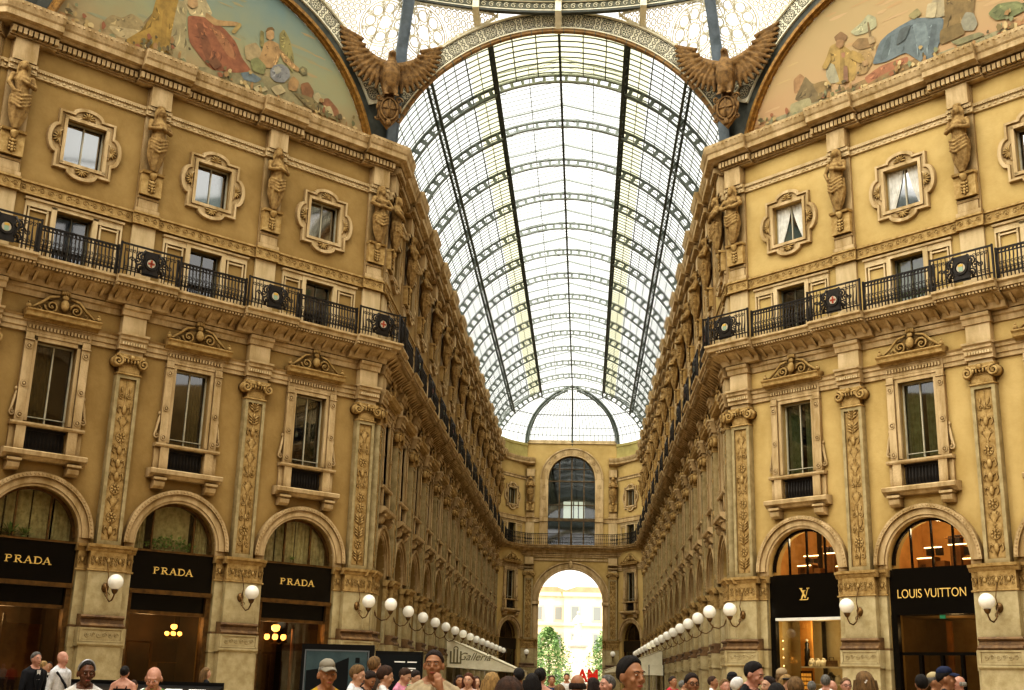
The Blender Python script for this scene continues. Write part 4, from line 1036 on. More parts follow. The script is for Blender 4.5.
for x in (-3.62, 0, 3.72, -10.5, 10.5):
    y = YO + math.sqrt(18.05**2 - x*x); m = MB(); z0 = {0: 29.45}.get(x, ZC + math.sqrt(max(0, 8.55**2 - x*x)) + .02 if abs(x) < 5 else 29.9)
    m.extr([(-.3, 30.65), (.12, 30.65), (.14, 30.0), (-.1 - (D - .1 - y if x else D - .1 - y), z0), (-.3 - (D - .1 - y), z0)], -.14, .14)
    m.box(-.17, .17, -.3, .17, 30.55, 30.65)
    o = m.build('ring_bracket', CREAM); o.location = (x, y, 0); tag(o, f'cream bracket between the dome ring and {"the crown of the arcade arch" if x == 0 else "the left haunch of the arcade arch" if x == -3.62 else "the right haunch of the arcade arch" if x == 3.72 else "a corner mural" + (" on the left" if x < 0 else " on the right")}', 'bracket')
# dome: ribs and glass
m = MB()
for k in range(16):
    a = (k + .5)*pi/8; P = []
    for j in range(11):
        b = j/10*pi/2*.93; r, z = 17.6*cos(b), 31.8 + 13*sin(b); P.append((r*sin(a), -(YO + r*cos(a)), z))
    m.tube(P, .14, 4)
for j in range(1, 8):
    b = j/8*pi/2*.93; r, z = 17.6*cos(b), 31.8 + 13*sin(b); lath(m, [(r-.06, z), (r+.06, z), (r+.06, z+.12), (r-.06, z+.12)], 48)
r = thing('glass_dome', 'great glass and iron dome over the octagon', 'dome')
m.build('dome_ribs', STEEL, r)
m = MB(); m.grid(lambda a, b: (17.8*cos(b*pi/2)*sin(2*pi*a), -(YO + 17.8*cos(b*pi/2)*cos(2*pi*a)), 31.8 + 13.2*sin(b*pi/2)), 48, 10); m.build('dome_glass', GLASS, r)

# ------------------------------------------------------------------ eagles
def eagle_mesh():
    m = MB()
    m.tube([(0, .1, 1.35), (0, .18, 1.7), (0, .22, 2.1), (0, .2, 2.5), (0, .2, 2.78), (0, .22, 2.95)], [.16, .3, .37, .33, .17, .15], 10)
    m.ball(0, .26, 3.02, .15, .19, .16, 10, 7); m.tube([(0, .36, 3.03), (0, .5, 3.0), (0, .53, 2.88)], [.08, .05, .015], 6)
    for s in (-1, 1):
        m.tube([(s*.14, .2, 1.75), (s*.18, .26, 1.45), (s*.2, .34, 1.25)], [.17, .13, .07], 8)
        for q in (-.07, 0, .07): m.tube([(s*.2, .34, 1.27), (s*.2 + q, .46, 1.22), (s*.2 + q, .5, 1.12)], [.04, .035, .02], 5)
        m.tube([(s*.25, .12, 2.55), (s*.6, .02, 2.72), (s*1.0, -.02, 3.0), (s*1.45, -.05, 3.5)], [.2, .2, .17, .06], 8)   # leading edge
        # feathers: primaries and coverts
        for j in range(14):
            t = j/13
            bx, bz = s*(.35 + 1.05*t), 2.52 + .3*t + .68*t*t
            L_ = 1.02 - .2*t; ang = -1.72 + 2.3*t**.9       # direction from straight down to upwards/outwards
            dx, dz = s*cos(ang)*L_*.95, sin(ang)*L_
            m.tube([(bx, .02, bz), (bx + dx*.5, .03, bz + dz*.5 - .02), (bx + dx, -.04, bz + dz)], [.11, .125, .06], 6)
        for j in range(8):
            t = j/7; bx, bz = s*(.3 + .85*t), 2.5 + .25*t + .7*t*t; L_ = .5
            ang = -1.7 + 2.2*t; m.tube([(bx, .1, bz), (bx + s*cos(ang)*L_, .09, bz + sin(ang)*L_)], [.11, .06], 6)
    for q in (-.16, 0, .16): m.tube([(q*.5, 0, 1.7), (q, -.06, 1.3), (q*1.5, -.05, 1.02)], [.14, .1, .05], 6)
    return fuse(m, .028, 1, 'eagle_body')
EB = eagle_mesh()
def eagle(nm, x, y, th):
    root = thing('eagle_sculpture', f'brown eagle with raised wings on a shield, {nm} side of the arcade mouth', 'statue', 'eagles at the arcade mouth', (x, y, 24.15), th)
    b = link_mesh('eagle_body', EB, root); EB.materials.clear(); EB.materials.append(EAGLEM)
    b.scale = (1.12, 1.05, 1.1)
    m = MB(); m.prism([(0, -.15), (.42, .35), (.48, .85), (.4, 1.22), (-.4, 1.22), (-.48, .85), (-.42, .35)], .0, .22)
    m.smooth = True; N = 24
    m.tube([(.36*cos(2*pi*j/N), .26, .72 + .5*sin(2*pi*j/N)) for j in range(N + 1)], .05, 6)
    m.ball(0, .22, .72, .34, .1, .47, 16, 8)
    m.box(-.035, .035, .28, .34, .3, 1.14); m.box(-.28, .28, .28, .34, .7, .77)
    for s in (-1, 1):
        m.spiral(s*.42, 1.2, .2, .16, .05, 1.3, 0, s, 12); m.spiral(s*.44, .3, .15, .13, .045, 1.3, pi, -s, 12); m.ball(s*.5, .2, .8, .07, .07, .2, 6, 5)
    m.ball(0, .25, .1, .12, .1, .16, 8, 6)
    m.build('shield', EAGLEM, root)
eagle('left', -W2 + .05, D - 1.35, math.radians(24)); eagle('right', W2 - .05, D - 1.35, -math.radians(24))
# ------------------------------------------------------------------ glass vault over the arcade
VR = 8.35; VZ = ZC; A_L = 22.5; A_M = 46.; A_E = 77.
RY = [D + .485 + BAY*(k + 1) for k in range(NB)]          # main ribs
def vp(a, r=VR): a = math.radians(a); return (r*sin(a), VZ + r*cos(a))
def rib_mesh():
    m = MB(); out = []
    def arc2(r0, r1, y0, y1, b0, b1, seg): m.arc(r0, r1, y0, y1, 0, VZ, math.radians(90 - b1), math.radians(90 - b0), seg)
    for s in (1, -1):
        m = MB(); b0, b1 = sorted((s*A_L, s*A_E))
        arc2(VR - .02, VR + .06, -.09, .09, b0, b1, 22); arc2(VR - .46, VR - .38, -.09, .09, b0, b1, 22)
        for j in range(13):
            b = s*(A_L + (A_E - A_L)*(j + .5)/13); c = math.radians(90 - b)
            m.arc(VR - .44, VR, -.07, .07, 0, VZ, c - .011, c + .011, 1)
            for (rr) in (VR - .04, VR - .4):       # rounded corners of the openings
                for d in (-.016, .016): m.arc(rr - .02, rr + .02, -.06, .06, 0, VZ, c + d - .005, c + d + .005, 1)
        out.append(m.mesh('rib_truss', STEEL))
    m = MB()
    arc2(VR, VR + .09, -.08, .08, -A_L, A_L, 16); arc2(VR - .36, VR - .28, -.08, .08, -A_L, A_L, 16)
    for j in range(12):
        c = math.radians(90 - (-A_L + 2*A_L*(j + .5)/12)); m.arc(VR - .3, VR + .04, -.04, .04, 0, VZ, c - .009, c + .009, 1)
    xe, ze = vp(A_L)                                          # raised gable of the lantern
    for s in (-1, 1):
        m.tube([(s*xe, 0, ze + .1), (s*xe, 0, ze + .75)], .05, 4); m.tube([(s*xe, 0, ze + .75), (0, 0, VZ + VR + .95)], .045, 4)
        m.spiral(s*(xe - .35), ze - .15 + .0, 0, .25, .015, 1.3, 0, s, 10); m.spiral(s*(xe - .75), ze + .1, 0, .15, .012, 1.3, 0, s, 10)
    m.tube([(0, 0, VZ + VR - .3), (0, 0, VZ + VR + .95)], .05, 4)
    return out, m.mesh('lantern_frame', STEEL_L)
RM, LM = rib_mesh()
for k, y in enumerate(RY):
    root = thing('roof_rib', f'{ORD[k]} curved iron truss from the octagon carrying the arcade glass roof', 'roof truss', 'curved trusses of the glass roof', (0, y, 0))
    for q in RM: link_mesh('rib_truss', q, root)
    l = link_mesh('lantern_frame', LM, root)
# glazing
def glaze(y0, y1, first):
    m = MB(); m.mi = 0
    def strip(b0, b1, seg, mi, dr=.1):
        m.mi = mi
        for j in range(seg):
            xa, za = vp(b0 + (b1-b0)*j/seg, VR + dr); xb, zb = vp(b0 + (b1-b0)*(j+1)/seg, VR + dr)
            m.quad([(xa, 0, za), (xb, 0, zb), (xb, -(y1 - y0), zb), (xa, -(y1 - y0), za)])
    for s in (-1, 1):
        strip(s*A_L, s*30, 2, 1); strip(s*30, s*A_E, 9, 0)
    xe, ze = vp(A_L, VR + .1)
    if first: strip(-A_L, A_L, 8, 1)
    else:
        m.mi = 0
        for s in (-1, 1):
            m.quad([(s*xe, 0, ze + .65), (0, 0, VZ + VR + .95), (0, -(y1-y0), VZ + VR + .95), (s*xe, -(y1-y0), ze + .65)])
            m.quad([(s*xe, 0, ze), (s*xe, 0, ze + .65), (s*xe, -(y1-y0), ze + .65), (s*xe, -(y1-y0), ze)])
    g = m.mesh('glass_panes', [GLASS, GLASSY])
    m = MB(); n = 10; st = (y1 - y0)/n
    for j in range(n):
        y = -(j + .5)*st
        for s in (-1, 1):
            b0, b1 = sorted((s*A_L, s*A_E)); m.arc(VR + .05, VR + .09, y - .026, y + .026, 0, VZ, math.radians(90 - b1), math.radians(90 - b0), 14, False)
        if first: m.arc(VR + .05, VR + .09, y - .03, y + .03, 0, VZ, math.radians(90 - A_L), math.radians(90 + A_L), 8, False)
        else:
            for s in (-1, 1): m.tube([(s*xe, y, ze + .62), (0, y, VZ + VR + .92)], .018, 3, False)
    for s in (-1, 1):
        for j in range(1, 13):
            b = A_L + (A_E - A_L)*j/13; x, z = vp(s*b, VR + .05); m.tube([(x, 0, z), (x, -(y1-y0), z)], .026 if j != 2 else .04, 4, False)
    if first:
        for b in (-15, -7.5, 7.5, 15): x, z = vp(b, VR + .05); m.tube([(x, 0, z), (x, -(y1-y0), z)], .035, 4, False)
    else:
        for s in (-1, 1): m.tube([(s*xe*.5, 0, (ze + .65 + VZ + VR + .95)/2), (s*xe*.5, -(y1-y0), (ze + .65 + VZ + VR + .95)/2)], .026, 4, False)
    return g, m.mesh('glazing_bars', STEEL)
g0 = glaze(D + .5, RY[0], True); g1 = glaze(0, BAY, False)
for k in range(NB):
    y = D + .5 if k == 0 else RY[k-1]
    root = thing('roof_glazing', f'{ORD[k]} bay of curved glass panes from the octagon in the arcade roof', 'glass roof', 'glazed bays of the arcade roof', (0, y, 0))
    link_mesh('glass_panes', (g0 if k == 0 else g1)[0], root); link_mesh('glazing_bars', (g0 if k == 0 else g1)[1], root)
# purlins
for (b, w, nm) in ((-A_L, .075, 'left of the lantern'), (A_L, .075, 'right of the lantern'), (-A_M, .06, 'low on the left slope'), (A_M, .06, 'low on the right slope'), (0, .05, 'at the ridge')):
    m = MB(); y0, y1 = D + .5, RY[-1]
    for (r) in ((VR - .46, VR) if b else (VR - .3, VR + .03)):
        x, z = vp(b, r); m.box(x - w, x + w, -y1, -y0, z - w*.8, z + w*.8)
    n = int((y1 - y0)/.8)
    for j in range(n):
        xa, za = vp(b, VR - .46); xb, zb = vp(b, VR); ya, yb = y0 + j*.8, y0 + (j+1)*.8
        if b: m.tube([(xa, -ya, za), (xb, -(ya + .4), zb), (xa, -yb, za)], .025, 3, False)
    tag(m.build('roof_purlin', mat('dark_roof_beam', '424840', '343a34', .6, 2)), f'long iron beam running the length of the glass roof {nm}', 'roof beam', None)
# low wall between cornice and glass, both sides
for s, nm in ((-1, 'left'), (1, 'right')):
    m = MB(); x, z = vp(A_E - 1, VR + .1)
    a, b = sorted((s*(W2 + .2), s*(x + .1))); m.box(a, b, -(D + LA), -(D + .1), 23.3, z + .05)
    tag(m.build(f'wall_roof_curb_{nm}', STEEL), kind='structure')

# ------------------------------------------------------------------ far end
YE = 119.5; EA = (-W2, D + LA - .1); ETH = math.radians(57)
EFL = Facade('EL', 'end', EA, ETH); ex, ey = EA[0] + BAY*cos(ETH), EA[1] + BAY*sin(ETH)
YE = ey
EFR = Facade('ER', 'end', (-ex, ey), -ETH)
EC = Facade('EC', 'end', (ex, YE), 0); EW = -2*ex
for F, s in ((EFL, 'left'), (EFR, 'right')):
    facade_wall(F, f'wall_end_{s}', [BAY/2], [0, BAY], PLASTER_R)
    put(WINP, F, BAY/2, 0, f'pedimented window on the slanted end wall {s} of the big archway', f'pedimented windows at the {s} end')
    put(LOB, F, BAY/2, 0, f'lobed attic window on the slanted end wall {s} of the great glazed window', f'lobed windows at the {s} end')
    put(MEZ, F, BAY/2, 0, f'balcony window on the slanted end wall {s} of the great glazed window', f'balcony windows at the {s} end')
    archv(F, BAY/2, f'shop arch moulding on the slanted end wall {s} of the archway', f'arch mouldings at the {s} end')
    put(PIL[1], EC, .42 if s == 'left' else EW - .42, 0, f'carved pilaster framing the {s} side of the far archway', f'pilasters at the {s} end')
    put(LAMP, EC, .42 if s == 'left' else EW - .42, .38, f'globe lamp on the pier {s} of the far archway', f'globe lamps at the {s} end', -.22)
m = MB(); c = EW/2
def rect(x0, x1, z0, z1, n=0): m.quad([(x0, n, z0), (x1, n, z0), (x1, n, z1), (x0, n, z1)])
RA, ZA = 3.2, 9.3; RW, ZW = 2.38, 21.55
def archwall(R, zs, zb, zt, lo, depth):
    rect(0, c - R, lo, zt); rect(c + R, EW, lo, zt); N = 24
    P = [(c - R*cos(pi*j/N), zs + R*sin(pi*j/N)) for j in range(N + 1)]
    for (xa, za), (xb, zb_) in zip(P, P[1:]):
        m.quad([(xa, 0, za), (xb, 0, zb_), (xb, 0, zt), (xa, 0, zt)]); m.quad([(xa, 0, za), (xa, -depth, za), (xb, -depth, zb_), (xb, 0, zb_)])
    m.quad([(c-R, 0, lo), (c-R, -depth, lo), (c-R, -depth, zs), (c-R, 0, zs)]); m.quad([(c+R, -depth, lo), (c+R, 0, lo), (c+R, 0, zs), (c+R, -depth, zs)])
archwall(RA, ZA, 0, 14.6, 0, 1.0); archwall(RW, ZW, 14.6, 25.5, 14.6, .5)
m.quad([(0, 0, 25.5), (EW, 0, 25.5), (EW, -1, 25.5), (0, -1, 25.5)])
o = m.build('wall_end_centre', PLASTER_R); o.location = (EC.org[0], EC.org[1], 0); tag(o, kind='structure')
m = MB()
m.arc(RA, RA + .12, -.1, .2, c, ZA, 0, pi, 32); m.arc(RA + .12, RA + .6, 0, .1, c, ZA, 0, pi, 32); m.arc(RA + .6, RA + .72, 0, .2, c, ZA, 0, pi, 32)
for s in (-1, 1):
    a, b = sorted((c + s*RA, c + s*(RA + .55))); m.box(a, b, 0, .12, 0, ZA); m.box(min(a, b) - (.05 if s < 0 else .1), max(a, b) + (.1 if s < 0 else .05), -.1, .26, ZA - .3, ZA)
m.box(c - 4, c + 4, 0, .1, 13.3, 13.5); m.ball(c, .2, ZA + RA + .4, .2, .2, .4, 8, 6)
o = m.build('archway_surround', STONE); o.location = (EC.org[0], EC.org[1], 0); tag(o, 'moulded stone surround of the big archway opening to the square', 'arch moulding')
r = thing('great_window', 'tall round headed glazed window above the far archway', 'window', None, (EC.org[0] + c, EC.org[1], 0))
m = MB(); m.arc(RW, RW + .1, -.1, .16, 0, ZW, 0, pi, 32); m.arc(RW + .1, RW + .72, 0, .08, 0, ZW, 0, pi, 32); m.arc(RW + .72, RW + .84, 0, .16, 0, ZW, 0, pi, 32)
for s in (-1, 1):
    a, b = sorted((s*RW, s*(RW + .84))); m.box(a, b, 0, .1, 17.6, ZW); m.box(a, b, 0, .14, 14.8, 17.2); m.box(a, b, 0, .22, 17.2, 17.6)
    for z in (18.4, 19.6, 20.8): m.ring(s*(RW + .42), z, .16, .06, .08, .14, 12)
for j in range(1, 10): a = pi*j/10; m.ring((RW+.41)*cos(a), ZW + (RW+.41)*sin(a), .14, .06, .07, .13, 10)
m.build('surround', STONE, r)
m = MB(); dk = mat('brown_mullion', '6a573a', '4c3e2a', .6, 3)
for x in (-1.25, 0, 1.25):
    zt = ZW + math.sqrt(RW*RW - x*x); m.box(x - .07, x + .07, -.4, -.25, 14.8, zt)
for z, h in ((17.3, .3), (18.9, .06), (21.3, .12), (22.6, .05)):
    w = RW if z < ZW else math.sqrt(RW*RW - (z-ZW)**2); m.box(-w, w, -.42, -.22, z, z + h)
m.arc(RW - .1, RW, -.4, -.25, 0, ZW, 0, pi, 32); m.build('mullions', dk, r)
m = MB(); m.quad([(RW*cos(pi*j/24), -.36, ZW + RW*sin(pi*j/24)) for j in range(25)] + [(-RW, -.36, 14.8), (RW, -.36, 14.8)]); m.build('pane', WIN, r)
# rooms behind the great window
m = MB(); m.quad([(-RW-.5, -5, 14.6), (-.9, -5, 14.6), (-.9, -5, 25), (-RW-.5, -5, 25)]); m.quad([(1.35, -5, 14.6), (RW+.5, -5, 14.6), (RW+.5, -5, 25), (1.35, -5, 25)])
m.quad([(-.9, -5, 14.6), (1.35, -5, 14.6), (1.35, -5, 18.2), (-.9, -5, 18.2)]); m.quad([(-.9, -5, 20.0), (1.35, -5, 20.0), (1.35, -5, 25), (-.9, -5, 25)])
m.box(-RW-.5, -RW, -5, -.6, 14.6, 25); m.box(RW, RW+.5, -5, -.6, 14.6, 25); m.box(-3, 3, -5, -.6, 24.3, 24.6); m.box(-3, 3, -5, -.6, 14.5, 14.7)
for x in (.1, .62): m.box(x, x + .12, -5, -4.8, 18.2, 20)
o = m.build('wall_behind_great_window', mat('grey_green_room', '5c5a48', '47453a', .9, 1)); o.location = (EC.org[0] + c, EC.org[1], 0); tag(o, kind='structure')
# curved cornices of the end
def endpath(inset=0):
    P = [(-W2, -(D + LA - 1.2)), (-W2, -(D + LA - .4))]
    P2 = []
    a0 = Vector((-W2, -(D + LA - .2))); a1 = Vector((-W2 + .35, -(D + LA + 2.0))); a2 = Vector((ex + .0, -ey - .0)); 
    for j in range(7):
        t = j/6; p = a0*(1-t)**2 + a1*2*t*(1-t) + a2*t*t; P2.append((p.x, p.y))
    return P + P2[1:]
EPL = endpath()
def rev(P): return [(-x, n) for x, n in reversed(P)]
for nm, prof, P, matl in (('cornice_end_left', TOPC, EPL + [(ex + .85, -YE)], STONE), ('cornice_end_right', TOPC, rev(EPL + [(ex + .85, -YE)]), STONE), ('balcony_end', BALC, EPL + rev(EPL), STONE),
                          ('bed_mould_end', [(0, 13.6), (.06, 13.62), (.1, 13.8), (.16, 13.84), (.18, 13.96), (0, 13.98)], EPL + rev(EPL), STONE)):
    m = MB(); m.path(prof, P); 
    if 'cornice' in nm: i0 = 0; k = len(prof); m.face(list(range(len(m.v) - k, len(m.v)))); m.face(list(range(k))[::-1])
    tag(m.build('trim_' + nm, matl), kind='structure')
for F, s in ((EFL, 'left'), (EFR, 'right')):
    for prof, nm in ((STR2, 'entablature'), (GUIL, 'guilloche'), (STR4, 'upper_string')):
        m = MB(); m.extr(prof, 0, BAY); o = m.build(f'trim_{nm}_end_{s}', STONE); o.location = (F.org[0], F.org[1], 0); o.rotation_euler = (0, 0, F.th); tag(o, kind='structure')
m = MB()
for prof in (STR2,):
    m.extr(prof, 0, .9); m.extr(prof, EW - .9, EW)
for x0, x1 in ((0, c - RW - .84), (c + RW + .84, EW)): m.extr(GUIL, x0, x1)
o = m.build('trim_entablature_end_centre', STONE); o.location = (EC.org[0], EC.org[1], 0); tag(o, kind='structure')
root = thing('balcony_railing', 'black iron railing on the curved balcony above the far archway', 'railing')
m = MB(); PP = EPL + rev(EPL)
for (z0, z1, a, b) in ((15.84, 15.9, .96, 1.02), (15.0, 15.04, .97, 1.01), (15.7, 15.73, .97, 1.0)): m.path([(a, z0), (b, z0), (b, z1), (a, z1)], PP)
m.build('rails', IRON, root)
m = MB(); 
def walk(P, st):
    out = []; d = 0
    for (a, b) in zip(P, P[1:]):
        A, B = Vector(a), Vector(b); l = (B - A).length; nn = (B - A).normalized(); nv = Vector((-nn.y, nn.x))
        k = max(1, int(l/st))
        for j in range(k): q = A + (B - A)*((j + .5)/k) + nv*.99; out.append((q.x, q.y))
    return out
for (x, n) in walk(PP, .2): m.box(x - .022, x + .022, n - .022, n + .022, 14.8, 15.86); m.box(x - .05, x + .05, n - .02, n + .02, 15.3, 15.42)
m.build('balusters', IRON, root)
# olive parapets and trim above the end cornice
m = MB(); Pz = [(0, 23.5), (.04, 23.5), (.04, 24.9), (.12, 24.95), (.12, 25.2), (-.3, 25.22), (-.3, 23.5)]
m.path([(n + .02, z) for n, z in Pz], EPL[2:] ); m.path([(n + .02, z) for n, z in Pz], rev(EPL)[:-2])
tag(m.build('wall_end_parapet', mat('olive_parapet', 'b0a468', '958a54', .8, 1)), kind='structure')
m = MB(); m.box(ex + .1, -ex - .1, -YE - .1, -YE + .12, 25.2, 25.55); tag(m.build('trim_end_top', STONE_PALE), kind='structure')
# glazed half dome
AP = Vector((0, RY[-1], VZ + VR)); ZB = 25.35
base = [(-7.6, RY[-1]), (-7.3, RY[-1] + 1.6), (ex - .15, YE - .1), (ex*.5, YE + .1), (0, YE + .1)]
base = base + [(-x, y) for x, y in reversed(base[:-1])]
def bp(s):
    k = len(base) - 1; f = s*k; i = min(k - 1, int(f)); t = f - i; a, b = base[i], base[i+1]; return (a[0] + (b[0]-a[0])*t, a[1] + (b[1]-a[1])*t)
def ap(s, q, dr=0):
    x, y = bp(s); b = q*pi/2
    return (AP.x + (x - AP.x)*sin(b)*(1 - dr), -(AP.y + (y - AP.y)*sin(b)*(1 - dr)), ZB + (AP.z - dr*6 - ZB)*cos(b))
root = thing('glazed_apse', 'glazed half dome closing the far end of the arcade roof', 'glass roof')
m = MB(); m.grid(lambda a, b: ap(a, b), 32, 10); m.build('glass_panes', GLASS, root)
for s in (1/4, 1/2, 3/4):
    m = MB(); m.tube([ap(s, q/14) for q in range(15)], .13, 4); m.tube([ap(s, q/14, .05) for q in range(1, 15)], .11, 4)
    for q in range(1, 28): 
        if s != .5: m.tube([ap(s, q/28), ap(s, q/28, .05)], .06, 4)
    x = ap(s, 1); m.tube([x, (x[0], x[1], x[2] - 1.0)], [.16, .05], 5)
    m.build('curved_rib', STEEL, root)
m = MB()
for q in (.36, .62): m.tube([ap(a/40, q) for a in range(41)], .05, 4)
for q in (.8, .9): m.tube([ap(a/40, q) for a in range(41)], .035, 3)
for a in range(1, 48): m.tube([ap(a/48, q/12) for q in range(4 if a % 2 else 2, 13)], .032, 3)
m.build('glazing_bars', STEEL, root)
# ------------------------------------------------------------------ floor and the parts of the octagon behind and beside the viewer
m = MB(); m.quad([(-60, -(-25), 0), (60, -(-25), 0), (60, -(D + LA + 8), 0), (-60, -(D + LA + 8), 0)])
def floor_mat():
    m = mat('marble_floor', 'b8a88c', '9c8a6c', .25, .4); nt = m.node_tree; b = nt.nodes['Principled BSDF']
    ch = nt.nodes.new('ShaderNodeTexChecker'); ch.inputs['Scale'].default_value = .7; ch.inputs[1].default_value = lin('b4a58a'); ch.inputs[2].default_value = lin('8f7c64')
    g = nt.nodes.new('ShaderNodeNewGeometry'); nt.links.new(g.outputs['Position'], ch.inputs[0]); nt.links.new(ch.outputs[0], b.inputs['Base Color']); return m
tag(m.build('floor', floor_mat()), kind='structure')
xl, yl = -W2 - L, D - L
ys = yl - 2*W2
NS = 3
SIDES = [('side_left_far', (xl - NS*BAY - 1, yl), 0, NS, True, 1), ('side_right_far', (-xl, yl), 0, NS, True, 0),
         ('side_left_near', (xl, ys), pi, NS, False, 0), ('side_right_near', (-xl + NS*BAY + 1, ys), pi, NS, False, 1)]
for nm, org, th, n, far, end in SIDES:
    F = Facade(nm, nm, org, th); Ls = n*BAY + 1
    pil = [.485 + BAY*k for k in range(n + 1)] if end == 0 else [Ls - .485 - BAY*k for k in range(n + 1)][::-1]
    cen = [(a + b)/2 for a, b in zip(pil, pil[1:])]
    facade_wall(F, 'wall_' + nm, cen, [0] + pil[1:-1] + [Ls], PLASTER_L)
    mouldings(F, nm, pil, 0, 0, Ls, k22 if end == 0 else 0, k22 if end else 0)
    if far:
        side = 'left' if end else 'right'
        for k, p in enumerate(sorted(pil, key=lambda p: (Ls - p) if end else p)[:3]):
            put(PIL[k % 3], F, p, 0, f'{ORD[k]} carved pilaster from the octagon in the {side} side arcade', f'pilasters of the {side} side arcade')
        for k, p in enumerate(sorted(cen, key=lambda p: (Ls - p) if end else p)[:2]):
            put(WINP, F, p, 0, f'{ORD[k]} pedimented window from the octagon in the {side} side arcade', f'pedimented windows of the {side} side arcade')
            put(LOB, F, p, 0, f'{ORD[k]} lobed window from the octagon in the {side} side arcade', f'lobed windows of the {side} side arcade')
        railing(F, pil, 0, Ls, f'{side} side arcade', BAY, RAIL_A)
for nm, org, th in (('near_right', (-xl, ys), -3*pi/4), ('near_left', (-W2, ys - L), 3*pi/4)):
    F = Facade(nm, nm, org, th); facade_wall(F, 'wall_' + nm, [uL(t) for t in reversed(CD)], [0, uL(10.59), uL(5.57), DIAG], PLASTER_L)
    mouldings(F, nm, [uL(t) for t in reversed(PD)], 0, 0, DIAG, k22, k22)
for s, nm in ((-1, 'near_arm_left'), (1, 'near_arm_right')):
    m = MB(); m.quad([(s*W2, -(ys - L), 0), (s*W2, 25, 0), (s*W2, 25, 23.4), (s*W2, -(ys - L), 23.4)]); tag(m.build('wall_' + nm, PLASTER_L), kind='structure')
m = MB(); m.quad([(-W2, 25, 0), (W2, 25, 0), (W2, 25, 23.4), (-W2, 25, 23.4)]); tag(m.build('wall_near_arm_end', PLASTER_L), kind='structure')
for s in (-1, 1):
    x = s*(-xl + NS*BAY + 1); m = MB(); m.quad([(x, -ys, 0), (x, -yl, 0), (x, -yl, 23.4), (x, -ys, 23.4)]); tag(m.build('wall_side_end_' + ('left' if s < 0 else 'right'), PLASTER_L), kind='structure')

# ------------------------------------------------------------------ letters
def stroke(m, pts, w, n=0.):
    for (xa, za), (xb, zb) in zip(pts, pts[1:]):
        dx, dz = xb - xa, zb - za; l = math.hypot(dx, dz); ox, oz = -dz/l*w/2, dx/l*w/2
        m.prism([(xa - ox, za - oz), (xb - ox, zb - oz), (xb + ox, zb + oz), (xa + ox, za + oz)][::1], n, n + .025)
def serif(m, x, z, w): m.box(x - w/2, x + w/2, 0, .025, z - .012, z + .012)
def letterP(m, x, h, R=False):
    stroke(m, [(x, 0), (x, h)], .055); serif(m, x, .012, .15); serif(m, x - .01, h - .012, .12)
    P = [(x, h - .012)] + [(x + .1 + .09*sin(pi*j/8), h*.75 + (h*.25 - .012)*cos(pi*j/8)) for j in range(9)] + [(x, h*.5 + .012)]
    stroke(m, P, .032)
    if R: stroke(m, [(x + .08, h*.5), (x + .22, .02)], .05); serif(m, x + .23, .012, .1)
def letterA(m, x, h):
    stroke(m, [(x, 0), (x + .14, h)], .025); stroke(m, [(x + .13, h), (x + .27, 0)], .055); stroke(m, [(x + .05, h*.33), (x + .22, h*.33)], .022); serif(m, x, .012, .11); serif(m, x + .27, .012, .13)
def letterD(m, x, h):
    stroke(m, [(x, 0), (x, h)], .055); serif(m, x - .01, .012, .12); serif(m, x - .01, h - .012, .12)
    stroke(m, [(x, h - .012), (x + .08, h - .012)] + [(x + .1 + .16*sin(pi*j/10), h/2 + (h/2 - .014)*cos(pi*j/10)) for j in range(11)] + [(x, .014)], .036)
def prada(parent, z, n):
    m = MB(); h = .27
    x = -.86; letterP(m, x, h); letterP(m, x + .38, h, True); letterA(m, x + .74, h); letterD(m, x + 1.17, h); letterA(m, x + 1.52, h)
    o = m.build('lettering', GOLD, parent); o.location = (0, -n, z); o['label'] = 'gold serif letters reading PRADA'; return o
def text_obj(name, body, size, matl, parent, loc, ext=.01, shear=0, align='CENTER', space=1., rot=(pi/2, 0, 0), off=0.):
    c = bpy.data.curves.new(name, 'FONT'); c.body = body; c.size = size; c.extrude = ext; c.align_x = align; c.offset = off; c.shear = shear; c.space_character = space
    t = bpy.data.objects.new(name + '_t', c); COL.objects.link(t); dg = bpy.context.evaluated_depsgraph_get(); dg.update()
    me = bpy.data.meshes.new_from_object(t.evaluated_get(dg)); bpy.data.objects.remove(t)
    me.materials.clear(); me.materials.append(matl)
    o = link_mesh(name, me, parent); o.location = loc; o.rotation_euler = rot; return o

